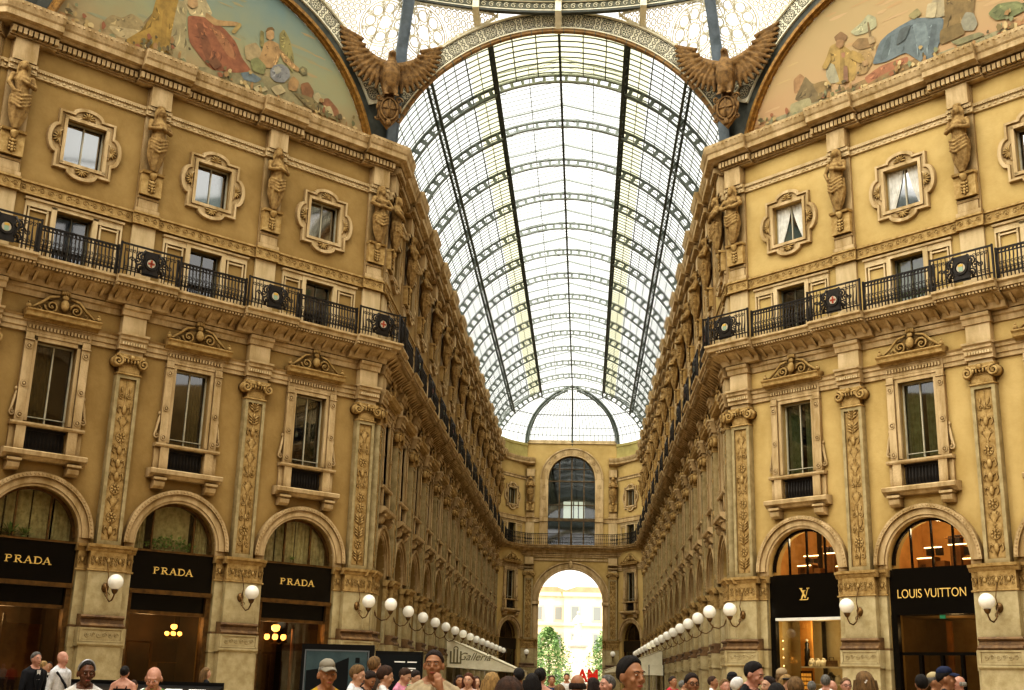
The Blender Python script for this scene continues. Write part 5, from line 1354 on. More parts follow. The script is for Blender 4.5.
WOOD = mat('dark_brown_wood', '4a3018', '2c1c0e', .45, 2, streak=True); WOODL = mat('amber_wood', '8a5a26', '6a4018', .5, 2)
SHELLP = mat('shop_interior_brown', '4e3820', '34230f', .8, 1.2); CREAMW = mat('cream_shop_wall', 'd2bf92', 'c0ab7c', .8, 1)
LEAF = mat('plant_leaf', '6c8a48', '44602c', .6, 8)
LAMPG = mat('warm_lamp_glass', 'ffd890', None, .4, emis='ffb860', es=6.); STRIPL = mat('light_strip', 'fff0d0', None, .4, emis='ffe0a8', es=5.)
WARMW = mat('lit_amber_wall', 'c8924e', 'a87438', .7, 1.5, emis='c88038', es=.16); WHITEP = mat('white_paint', 'e6e2d6', 'd6d0c2', .6, 3)  # amber wall emits faintly, shop lighting painted into the material
def room(parent, m_wall, z0, z1, dep=2.3, hw=1.9, name='interior'):
    m = MB(); a, b = -.75, -.75 - dep
    m.quad([(-hw, b, z0), (hw, b, z0), (hw, b, z1), (-hw, b, z1)])
    for s in (-1, 1): m.quad([(s*hw, a, z0), (s*hw, b, z0), (s*hw, b, z1), (s*hw, a, z1)])
    m.quad([(-hw, a, z1), (hw, a, z1), (hw, b, z1), (-hw, b, z1)]); m.quad([(-hw, a, z0 + .01), (hw, a, z0 + .01), (hw, b, z0 + .01), (-hw, b, z0 + .01)])
    return m.build(name, m_wall, parent)
def lunette_glass(root, bars, frame, z0=5.62):
    R = 1.53; zs = 5.8; m = MB()
    m.quad([(1.5*cos(pi*j/20), -.4, zs + 1.5*sin(pi*j/20)) for j in range(21)] + [(-1.5, -.4, z0), (1.5, -.4, z0)])
    o = m.build('lunette_pane', LUNG, root)
    m = MB(); m.arc(1.44, R, -.46, -.34, 0, zs, 0, pi, 24); m.box(-R, R, -.46, -.34, z0, z0 + .06)
    for x in bars: m.box(x - .025, x + .025, -.45, -.36, z0, zs + math.sqrt(1.5**2 - x*x))
    m.build('lunette_frame', frame, root); return o
def plant(m, x, n, z, r, seed=0, k=40):
    rnd = random.Random(seed)
    for j in range(k):
        a, b = rnd.uniform(0, 2*pi), rnd.uniform(-.2, 1.4); l = r*rnd.uniform(.5, 1)
        dx, dn, dz = cos(a)*cos(b)*l, sin(a)*cos(b)*l*.5, sin(b)*l
        w = .04; m.quad([(x, n, z), (x + dx*.6 - w*sin(a), n + dn*.6, z + dz*.6), (x + dx, n + dn, z + dz*.85), (x + dx*.6 + w*sin(a), n + dn*.6 + w, z + dz*.6)])
def vine(m, x0, x1, n, z, seed):
    rnd = random.Random(seed)
    for j in range(150):
        x = rnd.uniform(x0, x1); zz = z + rnd.uniform(0, .5)*(1 - .6*abs((x - (x0+x1)/2)/((x1-x0)/2))); a = rnd.uniform(0, pi*2); s = .07
        m.quad([(x, n, zz), (x + s*cos(a), n + .03, zz + s*sin(a)), (x + 1.6*s*cos(a+.5), n, zz + 1.6*s*sin(a+.5)), (x + s*cos(a+1), n - .03, zz + s*sin(a+1))])
def chandelier(F, u, nn, z, label, s=1.):
    r = thing('chandelier', label, 'chandelier', None, F.at(u, nn, z), F.th); m = MB(); m.smooth = True
    m.tube([(0, 0, 0), (0, 0, 1.2*s)], .012, 4); m.lathe(0, 0, [(.02, -.3*s), (.05*s, -.2*s), (.03*s, 0), (.08*s, .1*s), (.03*s, .2*s)], 8)
    for k in range(6): a = 2*pi*k/6; m.tube([(0, 0, -.15*s), (.2*s*cos(a), .2*s*sin(a), -.22*s), (.34*s*cos(a), .34*s*sin(a), -.08*s)], .012, 4)
    m.build('arms', BRONZE, r); m = MB(); m.smooth = True
    for k in range(6): a = 2*pi*k/6; m.lathe(.34*s*cos(a), .34*s*sin(a), [(.03*s, -.08*s), (.1*s, -.02*s), (.1*s, .08*s), (.06*s, .12*s)], 8)
    m.lathe(0, 0, [(.06*s, .22*s), (.14*s, .28*s), (.16*s, .4*s), (.1*s, .46*s)], 10)
    m.build('shades', LAMPG, r)
def light(F, u, n, z, e, col=(1, .72, .42), r=.3):
    l = bpy.data.lights.new('shop_light', 'POINT'); l.energy = e; l.color = col; l.shadow_soft_size = r; o = bpy.data.objects.new('shop_light', l); COL.objects.link(o); o.location = F.at(u, n, z); o['kind'] = 'helper'

def prada_front(k):
    F, u = FL, uL(CD[k]); nm = POSB[k]
    r = thing('shopfront', f'black shopfront with gold serif lettering, {nm} of the left corner facade', 'shopfront', 'black and bronze shopfronts of the left corner facade', F.at(u, .13), F.th)
    room(r, SHELLP, 0, 4.2); room(r, DARKROOM, 5.3, 7.9, 1.2, 1.7, 'upper_interior')
    lunette_glass(r, (-.78, .78) if k == 1 else (-.5, .62), BRONZE)
    m = MB()
    for a, b in ((-1.45, -.82), (-.76, .05), (.1, .76), (.82, 1.45)) if k != 1 else ((-1.45, -.95), (.95, 1.45), (-.7, .7)): curtain(m, a, b, 5.62, 7.3, -.62, .03, 4)
    m.build('curtains', mat('dim_curtain', 'b4ac86', '8a8260', .9, 5), r)
    m = MB()
    if k == 1: vine(m, -.9, .9, -.5, 5.75, 5)
    elif k == 2: plant(m, -.55, -.5, 5.75, .6, 3); plant(m, -.1, -.5, 5.75, .5, 8)
    else: plant(m, -.05, -.5, 5.8, .3, 4, 18)
    m.build('foliage', LEAF, r)
    m = MB(); m.box(-1.53, 1.53, -.3, -.12, 4.3, 5.6); m.build('fascia', BLACKG, r)
    m = MB(); m.box(-1.53, 1.53, -.3, -.06, 5.58, 5.64); m.box(-1.53, 1.53, -.34, -.02, 4.15, 4.3); m.box(-1.5, 1.42, -.36, -.22, 3.48, 3.6)
    m.box(1.36, 1.53, -.4, -.1, 0, 4.2); m.box(-1.53, -1.4, -.4, -.1, 0, 4.2); m.box(-1.53, 1.53, -.4, -.2, 0, .35)
    m.build('bronze_frame', BRONZE, r)
    m = MB(); m.box(-1.4, 1.36, -.34, -.24, 3.6, 4.15); m.build('transom_panel', BLACKG, r)
    o = prada(r, 4.84, -.12); o.scale = (.78, 1, .86)
    m = MB(); m.quad([(-1.4, -.3, .35), (1.36, -.3, .35), (1.36, -.3, 3.5), (-1.4, -.3, 3.5)]); m.build('shop_window', SHOPG, r)
    m = MB()
    if k == 1:
        m.box(-1.0, -.95, -1.3, -1.2, .3, 3.4); m.box(-.9, .05, -1.3, -1.25, 2.55, 2.6); m.box(-.9, -.84, -1.3, -1.22, .3, 2.6); m.box(.0, .08, -1.3, -1.22, .3, 2.6); m.box(.1, 1.1, -1.4, -1.36, 1.9, 1.93)
        m.box(.1, .4, -1.45, -1.4, 1.4, 1.9)
    elif k == 2: m.box(-.1, 0, -1.4, -1.3, .3, 3.3); m.box(.0, 1.2, -1.4, -1.35, 1.3, 3.0)
    else:
        for z in (1.0, 1.5, 2.0, 2.5, 3.0): m.box(-1.3, -.6, -2.3, -1.9, z, z + .04)
        m.box(.7, .78, -1.4, -1.3, .3, 3.3)
    m.build('display_fittings', WOODL, r)
    light(F, u, -1.8, 3.2, 70)
for k in range(3): prada_front(k)
chandelier(FL, uL(CD[0]) + .15, -1.5, 2.95, 'glowing brass chandelier in the shop window beside the arcade corner', 1.05)
chandelier(FL, uL(CD[1]) + 1.0, -1.5, 2.9, 'small glowing chandelier in the middle black shop window', .75)
chandelier(FL, uL(CD[1]) - 1.45, -1.6, 3.05, 'glowing wall light at the edge of the middle black shop window', .6)

def vuitton_front(k):
    F, u = FR, CD[k]; nm = POSB[k]; door = k >= 1
    r = thing('shopfront', f'black shopfront with {"a letter emblem" if k == 0 else "gold capital lettering" if k == 1 else "plain fascia"}, {nm} of the right corner facade', 'shopfront', None, F.at(u, .13), F.th)
    room(r, CREAMW if not door else mat('tan_shop_wall', '8f7448', '74592f', .8, 1), 0, 4.1); room(r, WARMW, 5.4, 8.1, 2.4, 1.9, 'upper_interior')
    lunette_glass(r, (-.78, 0, .78), BLACKG)
    m = MB()
    for (a, b, z0, z1) in ((-1.2, -.55, 5.7, 6.15), (-.5, -.2, 5.7, 6.0), (.05, .42, 5.65, 6.5), (.5, .8, 5.7, 6.1), (.85, 1.3, 5.65, 6.05), (-.1, .5, 6.75, 6.8)): m.box(a, b, -1.9, -1.5, z0, z1)
    m.build('upper_display', WOODL, r)
    m = MB()
    for (a, b, z) in ((-.9, -.25, 6.45), (.0, .9, 6.5), (-1.2, -.6, 6.1), (.5, 1.3, 6.0)): m.box(a, b, -1.5, -1.46, z, z + .035)
    m.build('light_strips', STRIPL, r)
    m = MB(); rnd = random.Random(k + 4)
    for (x, z) in ((-.75, 6.2), (-.4, 6.2), (.1, 6.55), (.35, 6.55), (.65, 6.15), (1.05, 6.1), (-1.0, 5.75)): m.box(x - .1, x + .1, -1.7, -1.5, z, z + rnd.uniform(.15, .3))
    m.build('upper_goods', mat('dark_leather', '2e1c12', '1c120a', .5, 5), r)
    m = MB(); m.box(-1.53, 1.53, -.3, -.12, 4.1, 5.62); m.box(-1.53, -1.3, -.3, -.1, 0, 4.1); m.build('fascia', BLACKG, r)
    if not door:
        m = MB(); m.box(-1.3, 1.53, -.36, -.1, 4.0, 4.1); m.build('white_trim', WHITEP, r)
        m = MB(); m.quad([(-1.3, -.28, .0), (1.53, -.28, .0), (1.53, -.28, 4.05), (-1.3, -.28, 4.05)]); m.build('shop_window', SHOPG, r)
        o = MB(); o.box(-1.22, -.72, -1.6, -1.5, 1.6, 4.1); o.build('amber_niche', WARMW, r)
        m = MB(); m.box(-.8, 1.5, -1.5, -.9, 2.35, 2.4); m.box(-.5, 1.5, -1.5, -.9, 1.75, 1.8); m.build('white_shelves', WHITEP, r)
        m = MB(); m.mi = 0; m.box(-1.2, -.7, -1.45, -1.4, .8, 2.25); m.mi = 1
        for a in range(4):
            for b in range(9): m.box(-1.16 + a*.115, -1.07 + a*.115, -1.4, -1.38, .85 + b*.15, .96 + b*.15)
        m.build('lit_lattice_panel', [mat('lattice_frame', '5a3a1c', None, .6), mat('lattice_glow', 'e8b860', None, .5, emis='e8a850', es=.8)], r)
        m = MB()
        for j in range(9): m.ball(-1.25, -.45, .9 + j*.3, .03, .03, .03, 6, 4)
        m.build('string_of_lights', STRIPL, r)
        light(F, u, -1.0, 3.7, 95, (1, .88, .66))
        for (x, z, rr) in ((-.6, 2.4, .135), (-.34, 2.4, .135), (-.08, 2.4, .135), (.5, 1.8, .14)):
            t = thing('white_globe_vase', {(-.6): 'first', (-.34): 'second', (-.08): 'third', .5: 'single'}[x] + (' cream round vase from the niche on the upper display shelf' if z > 2 else ' cream round vase on the lower display shelf'), 'vase', None, F.at(u + x, -1.15, z), F.th)
            m = MB(); m.smooth = True; m.lathe(0, 0, [(.05, 0), (.1, .01), (rr, rr*.9), (rr*.8, rr*1.6), (.06, rr*2), (.05, rr*2 - .03)], 14); m.build('vase_body', WHITEP, t)
            m = MB(); m.smooth = True; m.lathe(0, 0, [(.055, rr*2 - .02), (.075, rr*2 + .01), (.05, rr*2 + .03)], 12); m.build('rim', WHITEP, t)
        t = thing('handbag', 'small brown handbag on the upper display shelf', 'bag', None, F.at(u + .26, -1.15, 2.4), F.th); m = MB()
        m.prism([(-.22, 0), (.22, 0), (.18, .22), (-.18, .22)], -.08, .08); m.build('bag_body', mat('brown_leather', '6a5030', '4a3620', .5, 5), t)
        m = MB(); m.tube([(-.1, 0, .2), (-.08, 0, .34), (.08, 0, .34), (.1, 0, .2)], .012, 5); m.build('handle', IRON, t)
        t = thing('dark_vase', 'dark round vase on the lower display shelf', 'vase', None, F.at(u + .2, -1.15, 1.8), F.th); m = MB(); m.smooth = True
        m.lathe(0, 0, [(.05, 0), (.1, .01), (.19, .17), (.15, .3), (.05, .38), (.04, .35)], 14); m.build('vase_body', BLACKG, t)
        m = MB(); m.smooth = True; m.lathe(0, 0, [(.05, .36), (.07, .39), (.045, .41)], 12); m.build('rim', BLACKG, t)
        t = thing('figurine', 'black tapered ornament with a silver top in the amber niche', 'ornament', None, F.at(u - .82, -1.2, 2.4), F.th); m = MB(); m.smooth = True
        m.lathe(0, 0, [(.13, 0), (.1, .1), (.11, .35), (.09, .4), (.1, .62), (.06, .68), (.08, .85), (.02, .9)], 12); m.build('figurine_body', BLACKG, t)
        m = MB(); m.ball(0, 0, .95, .06, .06, .06, 8, 6); m.build('silver_top', WHITEP, t)
        m = MB()       # monogram
        stroke(m, [(.0, .34), (-.13, .0)], .05); stroke(m, [(-.2, .015), (.14, .015), (.17, .09)], .03); stroke(m, [(-.06, .34), (.06, .34)], .022)
        stroke(m, [(-.14, .42), (.05, .08)], .055); stroke(m, [(.05, .08), (.17, .42)], .022); stroke(m, [(-.2, .42), (-.07, .42)], .022); stroke(m, [(.11, .42), (.23, .42)], .022)
        o = m.build('monogram', GOLD, r); o.location = (0, .12, 4.72); o['label'] = 'gold interlaced L and V letters'
    else:
        m = MB()
        for (a, b, z0, z1) in ((-1.3, 1.53, 2.78, 2.88), (-.66, -.54, 0, 2.8), (.12, .22, 0, 2.8), (.82, .92, 0, 2.8)): m.box(a, b, -.34, -.2, z0, z1)
        m.build('door_frame', BLACKG, r)
        m = MB(); m.quad([(-1.3, -.28, 0), (1.53, -.28, 0), (1.53, -.28, 4.1), (-1.3, -.28, 4.1)]); m.build('door_glass', SHOPG, r)
        m = MB(); m.box(-.75, -.55, -2.4, -2.3, 0, 4.0); m.box(.62, .72, -2.0, -1.9, 0, 2.7); m.build('amber_panels', WOODL, r)
        m = MB(); m.box(-.5, .5, -1.6, -1.2, 1.5, 1.56); 
        for x in (-.4, -.1, .2, .4): m.box(x, x + .04, -1.5, -1.4, 0, 1.5)
        m.build('dark_table', BLACKG, r)
        light(F, u, -1.5, 3.6, 28, (1, .75, .45))
        if k == 1:
            t = text_obj('lettering', 'LOUIS VUITTON', .4, GOLD, r, (0, .12, 4.66)); t.scale = (.86, 1.05, 1); t['label'] = 'gold capital letters reading LOUIS VUITTON'
            m = MB(); m.box(.22, .42, -.2, -.17, 3.96, 4.08); m.build('exit_sign', mat('exit_green', '2a6a48', None, .5, emis='2a7a50', es=.3), r)
    light(F, u, -1.2, 7.2, 90, (1, .86, .64))
for k in range(3): vuitton_front(k)

# plain shopfronts along the arcade and at the end
def make_shop():
    r = thing('shopfront', 'x', 'shopfront')
    room(r, SHELLP, 0, 7.9, 1.6, 1.7); lunette_glass(r, (0,), BRONZE)
    m = MB(); m.box(-1.53, 1.53, -.36, -.2, 4.6, 5.62); m.build('fascia', mat('dark_bronze_fascia', '2c2116', '1c150c', .4, 3), r)
    m = MB()
    for a, b in ((-1.53, -1.42), (-.05, .05), (1.42, 1.53)): m.box(a, b, -.4, -.24, 0, 4.6)
    m.box(-1.5, 1.5, -.4, -.24, 2.9, 3.0); m.box(-1.5, 1.5, -.4, -.22, 0, .4); m.build('bronze_frame', BRONZE, r)
    m = MB(); m.quad([(-1.4, -.32, .4), (1.4, -.32, .4), (1.4, -.32, 4.6), (-1.4, -.32, 4.6)]); m.build('shop_window', WIN, r)
    return r
SHOP = make_shop()
for (F, nm, tf) in ((AL, 'left', lambda u: u), (AR, 'right', lambda u: LA - u)):
    for k, u in enumerate(CA): put(SHOP, F, tf(u), 0, f'{ORD[k]} dark bronze shopfront from the octagon along the {nm} arcade wall', f'shopfronts of the {nm} arcade wall')
for F, s in ((EFL, 'left'), (EFR, 'right')): put(SHOP, F, BAY/2, 0, f'dark shop doorway on the slanted end wall {s} of the archway', f'doorways at the {s} end')

# ------------------------------------------------------------------ curtains of particular windows
SASH_W = mat('white_sash', 'd8d4c8', None, .5)
for k, (a, b) in ((0, (-.68, -.02)), (0, (.02, .68)), (1, (-.68, -.05)), (1, (.1, .68))):
    w = WINS['right', 'l', k]; m = MB(); tie = a if a < -.3 else b
    curtain(m, a, b, 18.68, 20.25, -.21, .03, 4, tie); m.build('white_curtain', CURTW, w)
for k in range(3):
    w = WINS['right', 'w', k]; m = MB(); curtain(m, -.66, -.1, 9.35, 12.1, -.4, .04, 5); curtain(m, .1, .66, 9.35, 12.1, -.4, .04, 5); m.build('pale_curtain', mat('sage_curtain', 'c8c4a0', 'a4a07c', .9, 5), w)
    w = WINS['left', 'w', k]; m = MB(); curtain(m, *((-.6, .1) if k == 2 else (.1, .62)), 9.35, 12.1, -.45, .04, 5); m.build('drawn_curtain', mat('brown_curtain', '7a5a34' , '54401f', .9, 4) if k == 2 else mat('green_curtain', '5a5c3c', '42442a', .9, 4), w)
w = WINS['right', 'm', 1]; m = MB(); curtain(m, -.6, .6, 14.9, 16.75, -.3, .03, 6); m.build('pale_blind', mat('pale_blind', 'd8d8c0', 'c0c0a4', .9, 4), w)

# ------------------------------------------------------------------ awnings
AWN = mat('cream_awning', 'f6eed4', 'e4dabb', .85, 1.5); INK = mat('faded_print', '8a7f5a', '766c4a', .9, 3)
def awning(s, y0, y1, ztop, zbot, tipx, ztip, label, text=None):
    r = thing('shop_awning', label, 'awning', None, (0, 0, 0)); x = s*6.75
    m = MB()
    tri = [(x, ztop), (x, zbot), (tipx, ztip - .16), (tipx, ztip)]
    for y in (y0, y1): m = MB(); m.quad([(px, -y, z) for px, z in tri]); m.build('side_cheek', AWN, r)
    m = MB(); N = 10
    m.grid(lambda a, b: (x + (tipx - x)*b, -(y0 + (y1 - y0)*a), ztop + (ztip - ztop)*b + .04*sin(pi*b)*abs(sin(a*pi*3))), 18, 6); m.quad([(tipx, -y0, ztip), (tipx, -y1, ztip), (tipx, -y1, ztip - .35), (tipx, -y0, ztip - .35)])
    m.build('canopy', AWN, r)
    m = MB(); m.tube([(x, -y0, ztop), (tipx, -y0, ztip)], .04, 5); m.tube([(tipx, -y0, ztip), (tipx, -y1, ztip)], .03, 5); m.build('frame', mat('awning_pole', 'b8ac8c', None, .5), r)
    if text:
        t = text_obj('printed_script', text, .62, INK, r, (x + 1.65, y0 - .02, zbot + .42), .004, .45); t.scale = (1, 1, 1)
        m = MB()      # printed arch emblem
        for q in (-.3, -.1, .1, .3): m.box(x + .55 + q - .05, x + .55 + q + .05, -y0 + .01, -y0 + .02, zbot + .25, zbot + 1.1 - abs(q)*.6)
        m.box(x + .2, x + .9, -y0 + .01, -y0 + .02, zbot + .2, zbot + .28); m.arc(.1, .16, -y0 + .01, -y0 + .02, x + .55, zbot + 1.05, 0, pi, 8)
        m.build('printed_emblem', INK, r)
awning(-1, 72, 84, 3.95, 2.3, -2.5, 2.25, 'cream awning with faded script projecting from the left arcade wall', 'Galleria')
awning(1, 84, 92, 3.9, 2.9, 2.8, 2.45, 'cream awning sloping down from the right arcade wall')
r = thing('cafe_screen', 'low cream canvas screen under the awning on the right arcade wall', 'screen'); m = MB(); m.box(4.6, 6.6, -80.1, -80, 2.2, 2.85); m.build('canvas', AWN, r)
m = MB(); [m.box(x, x + .06, -80.1, -80, 0, 2.85) for x in (4.6, 5.6, 6.54)]; m.build('posts', IRON, r)

# ------------------------------------------------------------------ square beyond the archway
m = MB(); y0 = D + LA + 7.99; m.quad([(-90, -y0, -.0), (90, -y0, -.0), (90, -320, -.0), (-90, -320, -.0)]); tag(m.build('ground', mat('pale_paving', 'c8c4b8', 'b0aca0', .8, .3)), kind='structure')
m = MB()   # passage walls through the end block
RP = RA + .9; YP = YE + 1.0
for s in (-1, 1): m.quad([(s*RP, -YP, 0), (s*RP, -(YE + 8), 0), (s*RP, -(YE + 8), ZA), (s*RP, -YP, ZA)])
N = 16
for j in range(N):
    a, b = pi*j/N, pi*(j+1)/N; m.quad([(RP*cos(a), -YP, ZA + RP*sin(a)), (RP*cos(b), -YP, ZA + RP*sin(b)), (RP*cos(b), -(YE+8), ZA + RP*sin(b)), (RP*cos(a), -(YE+8), ZA + RP*sin(a))])
tag(m.build('wall_passage', PLASTER_L), kind='structure')
PAL = mat('haze_paled_wall', 'e8dcc4', 'd8c8ac', .9, .5); PWIN = mat('far_window_glass', '8a8c88', None, .3); PROOF = mat('terracotta_roof', 'd09a78', 'c08868', .9, .8); PTR = mat('far_trim', 'e0c8a4', None, .9)  # colours of the far square paled towards white, bright haze painted in
def palazzo(x0, x1, y, h, nm, label):
    r = thing('town_building', label, 'building', None, (0, y, 0)); m = MB(); m.box(x0, x1, -18, 0, 0, h); m.build('wall', PAL, r)
    m = MB(); m.prism([(x0 - .6, h), (x1 + .6, h), (x1 - 2, h + .9), (x0 + 2, h + .9)], -17, .5); m.build('roof', PROOF, r)
    m = MB()
    for z, t in ((h - .7, .7), (h*.66, .35), (h*.36, .4)): m.box(x0 - .3, x1 + .3, -.2, .5, z, z + t)
    m.build('cornices', PTR, r)
    k = int((x1 - x0)/3.3)
    for i in range(k):
        for z, hh in ((h*.08, 2.6), (h*.42, 2.6), (h*.72, 2.2)):
            x = x0 + (i + .5)*(x1 - x0)/k; w = MB(); w.box(x - .95, x + .95, .0, .14, z - .2, z + hh + .3); w.mi = 1; w.box(x - .6, x + .6, .1, .18, z, z + hh); w.build('window', [PTR, PWIN], r)
palazzo(-2.0, 24, 205, 16.4, 'right', 'sunlit pale palace front with red roof behind the monument')
palazzo(-26, -1.4, 214, 17.0, 'left', 'pale town building set back beside the sunlit palace front')
r = thing('monument', 'pale statue of a robed figure on a tall stepped pedestal in the square', 'monument', None, (.6, 165, 0)); MON = mat('pale_monument_stone', 'd8d0c0', 'bcb4a4', .8, 1)
m = MB(); m.box(-1.6, 1.6, -1.6, 1.6, 0, 1.6); m.box(-1.1, 1.1, -1.1, 1.1, 1.6, 6.3); m.extr([(-1.4, 6.3), (1.4, 6.3), (1.5, 6.6), (1.1, 7.1), (-1.1, 7.1), (-1.5, 6.6)], -1.4, 1.4); m.box(-.75, .75, -.75, .75, 7.1, 7.6); m.build('pedestal', MON, r)
m = MB(); m.lathe(0, 0, [(.6, 7.6), (.55, 8.4), (.5, 9.2), (.55, 10.0), (.3, 10.4), (.14, 10.5)], 10); m.ball(0, 0, 10.75, .24, .26, .3, 8, 6); m.tube([(-.5, 0, 10), (-.7, .2, 9.4), (-.2, .5, 9.3)], .15, 6); m.tube([(.5, 0, 10), (.7, .2, 9.4), (.2, .5, 9.5)], .15, 6)
FIGM = fuse(m, .07, 2, 'figure'); FIGM.materials.append(MON); link_mesh('figure', FIGM, r)
for s in (-1, 1):
    m = MB(); m.lathe(s*1.35, 1.35, [(.35, 1.6), (.3, 2.2), (.33, 2.8), (.12, 3.05), (.16, 3.2), (.14, 3.4), (.03, 3.45)], 8); f = m.build('pupil_statue', MON, r)
def tree(x, y, h, wd, seed, label):
    rnd = random.Random(seed); r = thing('tree', label, 'tree', 'trees in the square', (x, y, 0)); m = MB(); m.tube([(0, 0, 0), (.1, 0, h*.4), (0, .1, h*.8)], [.22, .15, .05], 7); m.build('trunk', mat('bark', '6a5a44', '4a3c2c', .9, 4), r)
    m = MB()
    for j in range(3800):
        a = rnd.uniform(0, 2*pi); z = rnd.uniform(.12, 1); rr = wd*(sin(pi*min(1, z**.75*.97 + .02)) ** .7)*rnd.uniform(.4, 1.1)*(1 + .22*sin(a*5 + z*11))
        X, Yy, Z = rr*cos(a), rr*sin(a), h*z; t = rnd.uniform(0, 2*pi); u = rnd.uniform(-1, 1); q = .22
        d1 = (q*cos(t), q*sin(t)*.7, q*u*.7); d2 = (-q*sin(t)*.6, q*cos(t)*.6, q*(1-abs(u))*.8)
        m.mi = j % 2
        m.quad([(X, Yy, Z), (X + d1[0], Yy + d1[1], Z + d1[2]), (X + d1[0] + d2[0], Yy + d1[1] + d2[1], Z + d1[2] + d2[2]), (X + d2[0], Yy + d2[1], Z + d2[2])])
    m.build('crown', [mat('leaf_light', '8fa868', None, .6), mat('leaf_dark', '5c7c44', None, .6)], r)
tree(-2.9, 148, 8.0, 2.5, 1, 'bushy green tree in the square left of the monument'); tree(4.5, 150, 8.2, 2.5, 2, 'bushy green tree in the square right of the monument')
r = thing('letter_sign', 'big red letters on a low post standing in the archway crowd', 'sign', None, (1.75, 104, 0)); t = text_obj('letters', 'AM', 1.35, mat('sign_red', 'e84034', None, .5, emis='e03020', es=.25), r, (0, 0, 1.75), .06, off=.05); t.scale = (.9, 1, 1)  # unlit letters, small glow added so the red reads brighter
m = MB(); m.box(-.8, .8, -.05, .05, 1.65, 1.73); m.box(-.04, .04, -.04, .04, 0, 1.7); m.build('post', IRON, r)
# ------------------------------------------------------------------ caryatids on the upper storey
def statue_mesh(kind, seed):
    rnd = random.Random(seed); m = MB(); z0 = 19.15
    # drapery cone with folds, narrow at the foot
    N = 28; rings = []
    prof = [(0, .1), (.15, .15), (.35, .22), (.6, .28), (.9, .31), (1.15, .3), (1.3, .27)]
    i = len(m.v)
    for (h, r) in prof:
        for k in range(N):
            a = 2*pi*k/N; f = 1 + .1*sin(a*7 + h*4 + seed) + .05*sin(a*11 - h*6)
            m.v.append((r*1.12*f*cos(a), -(.3 + r*.85*f*sin(a)), z0 + h))
    for a in range(len(prof) - 1):
        for k in range(N): m.face([i + a*N + k, i + a*N + (k+1) % N, i + (a+1)*N + (k+1) % N, i + (a+1)*N + k])
    m.face([i + k for k in reversed(range(N))]); m.face([i + (len(prof)-1)*N + k for k in range(N)])
    for q in range(4): m.tube([(-.33, .42, z0 + 1.25 - .12*q), (-.05, .62, z0 + 1.1 - .14*q), (.33, .44, z0 + 1.32 - .13*q)], .05, 6)
    m.tube([(0, .3, z0 + 1.2), (0, .3, z0 + 1.5), (0, .32, z0 + 1.8), (0, .3, z0 + 2.0), (0, .3, z0 + 2.2)], [.26, .25, .3, .17, .09], 12)
    for s in (-1, 1):
        m.ball(s*.12, .5, z0 + 1.78, .12, .08, .12, 8, 6); m.ball(s*.32, .3, z0 + 1.93, .12, .12, .12, 8, 6)
        if kind == 'f' or (kind == 'h' and s > 0): m.tube([(s*.33, .3, z0 + 1.92), (s*.42, .42, z0 + 1.6), (s*.1, .62, z0 + 1.62), (-s*.12, .58, z0 + 1.72)], [.1, .09, .075, .05], 8)
        elif kind == 'h': m.tube([(s*.33, .3, z0 + 1.92), (s*.45, .36, z0 + 1.6), (s*.28, .5, z0 + 1.3), (s*.1, .58, z0 + 1.25)], [.1, .09, .07, .05], 8)
        else: m.tube([(s*.33, .3, z0 + 1.92), (s*.5, .4, z0 + 1.65), (s*.25, .6, z0 + 1.5), (s*.02, .62, z0 + 1.55)], [.13, .11, .09, .06], 8)
    m.tube([(0, .3, z0 + 2.1), (0, .33, z0 + 2.25)], .09, 8)
    m.ball(0, .36, z0 + 2.36, .14, .16, .19, 12, 8); m.ball(0, .5, z0 + 2.34, .03, .05, .05, 6, 4)
    if kind == 'm': m.ball(0, .47, z0 + 2.2, .1, .08, .13, 8, 6)
    m.ball(0, .27, z0 + 2.42, .19, .17, .17, 10, 7)
    for s in (-1, 1): m.tube([(s*.15, .3, z0 + 2.45), (s*.19, .28, z0 + 2.2), (s*.2, .3, z0 + 2.0)], [.07, .06, .04], 6)
    if kind == 'f': m.ball(0, .3, z0 + 2.58, .17, .14, .08, 8, 5)
    me = fuse(m, .028, 1, 'figure'); me.materials.append(STATUE); return me
def console_mesh():
    m = MB(); m.box(-.4, .4, 0, .22, 18.26, 19.1); m.extr([(0, 19.05), (.3, 19.07), (.34, 19.15), (0, 19.17)], -.42, .42)
    m.smooth = True; m.lathe(0, .22, [(.05, 19.15), (.16, 19.1), (.15, 19.0), (.09, 18.9), (.06, 18.82)], 10)
    for z, r in ((18.75, .1), (18.62, .08), (18.5, .07), (18.4, .05)):
        m.ball(0, .27, z, r, .05, .07, 6, 4)
        for s in (-1, 1): m.ball(s*.09, .25, z + .03, .05, .04, .05, 6, 4)
    return m.mesh('console', STONE2)
STM = [statue_mesh('f', 1), statue_mesh('m', 2), statue_mesh('h', 3)]; CONS = console_mesh()
def statue(F, u, k, label, group=None):
    r = thing('caryatid_statue', label, 'statue', group, F.at(u, .08), F.th)
    link_mesh('figure', STM[k % 3], r); link_mesh('console', CONS, r)
KD = ['woman with crossed arms', 'bearded man', 'woman with bent arm']
for (F, nm, tf) in ((FL, 'left', uL), (FR, 'right', lambda t: t)):
    for k, t in enumerate(PD):
        kk = (1, 0, 0, 2)[k] if nm == 'left' else (1, 2, 0, 1)[k]
        statue(F, tf(t), kk, f'stone {KD[kk]} {POSL[k]}, {nm} corner facade')
for (F, nm, tf) in ((AL, 'left', lambda u: u), (AR, 'right', lambda u: LA - u)):
    for k, u in enumerate(PA): statue(F, tf(u), k + 1, f'{ORD[k]} carved half figure from the octagon along the {nm} arcade wall', f'statues of the {nm} arcade wall')
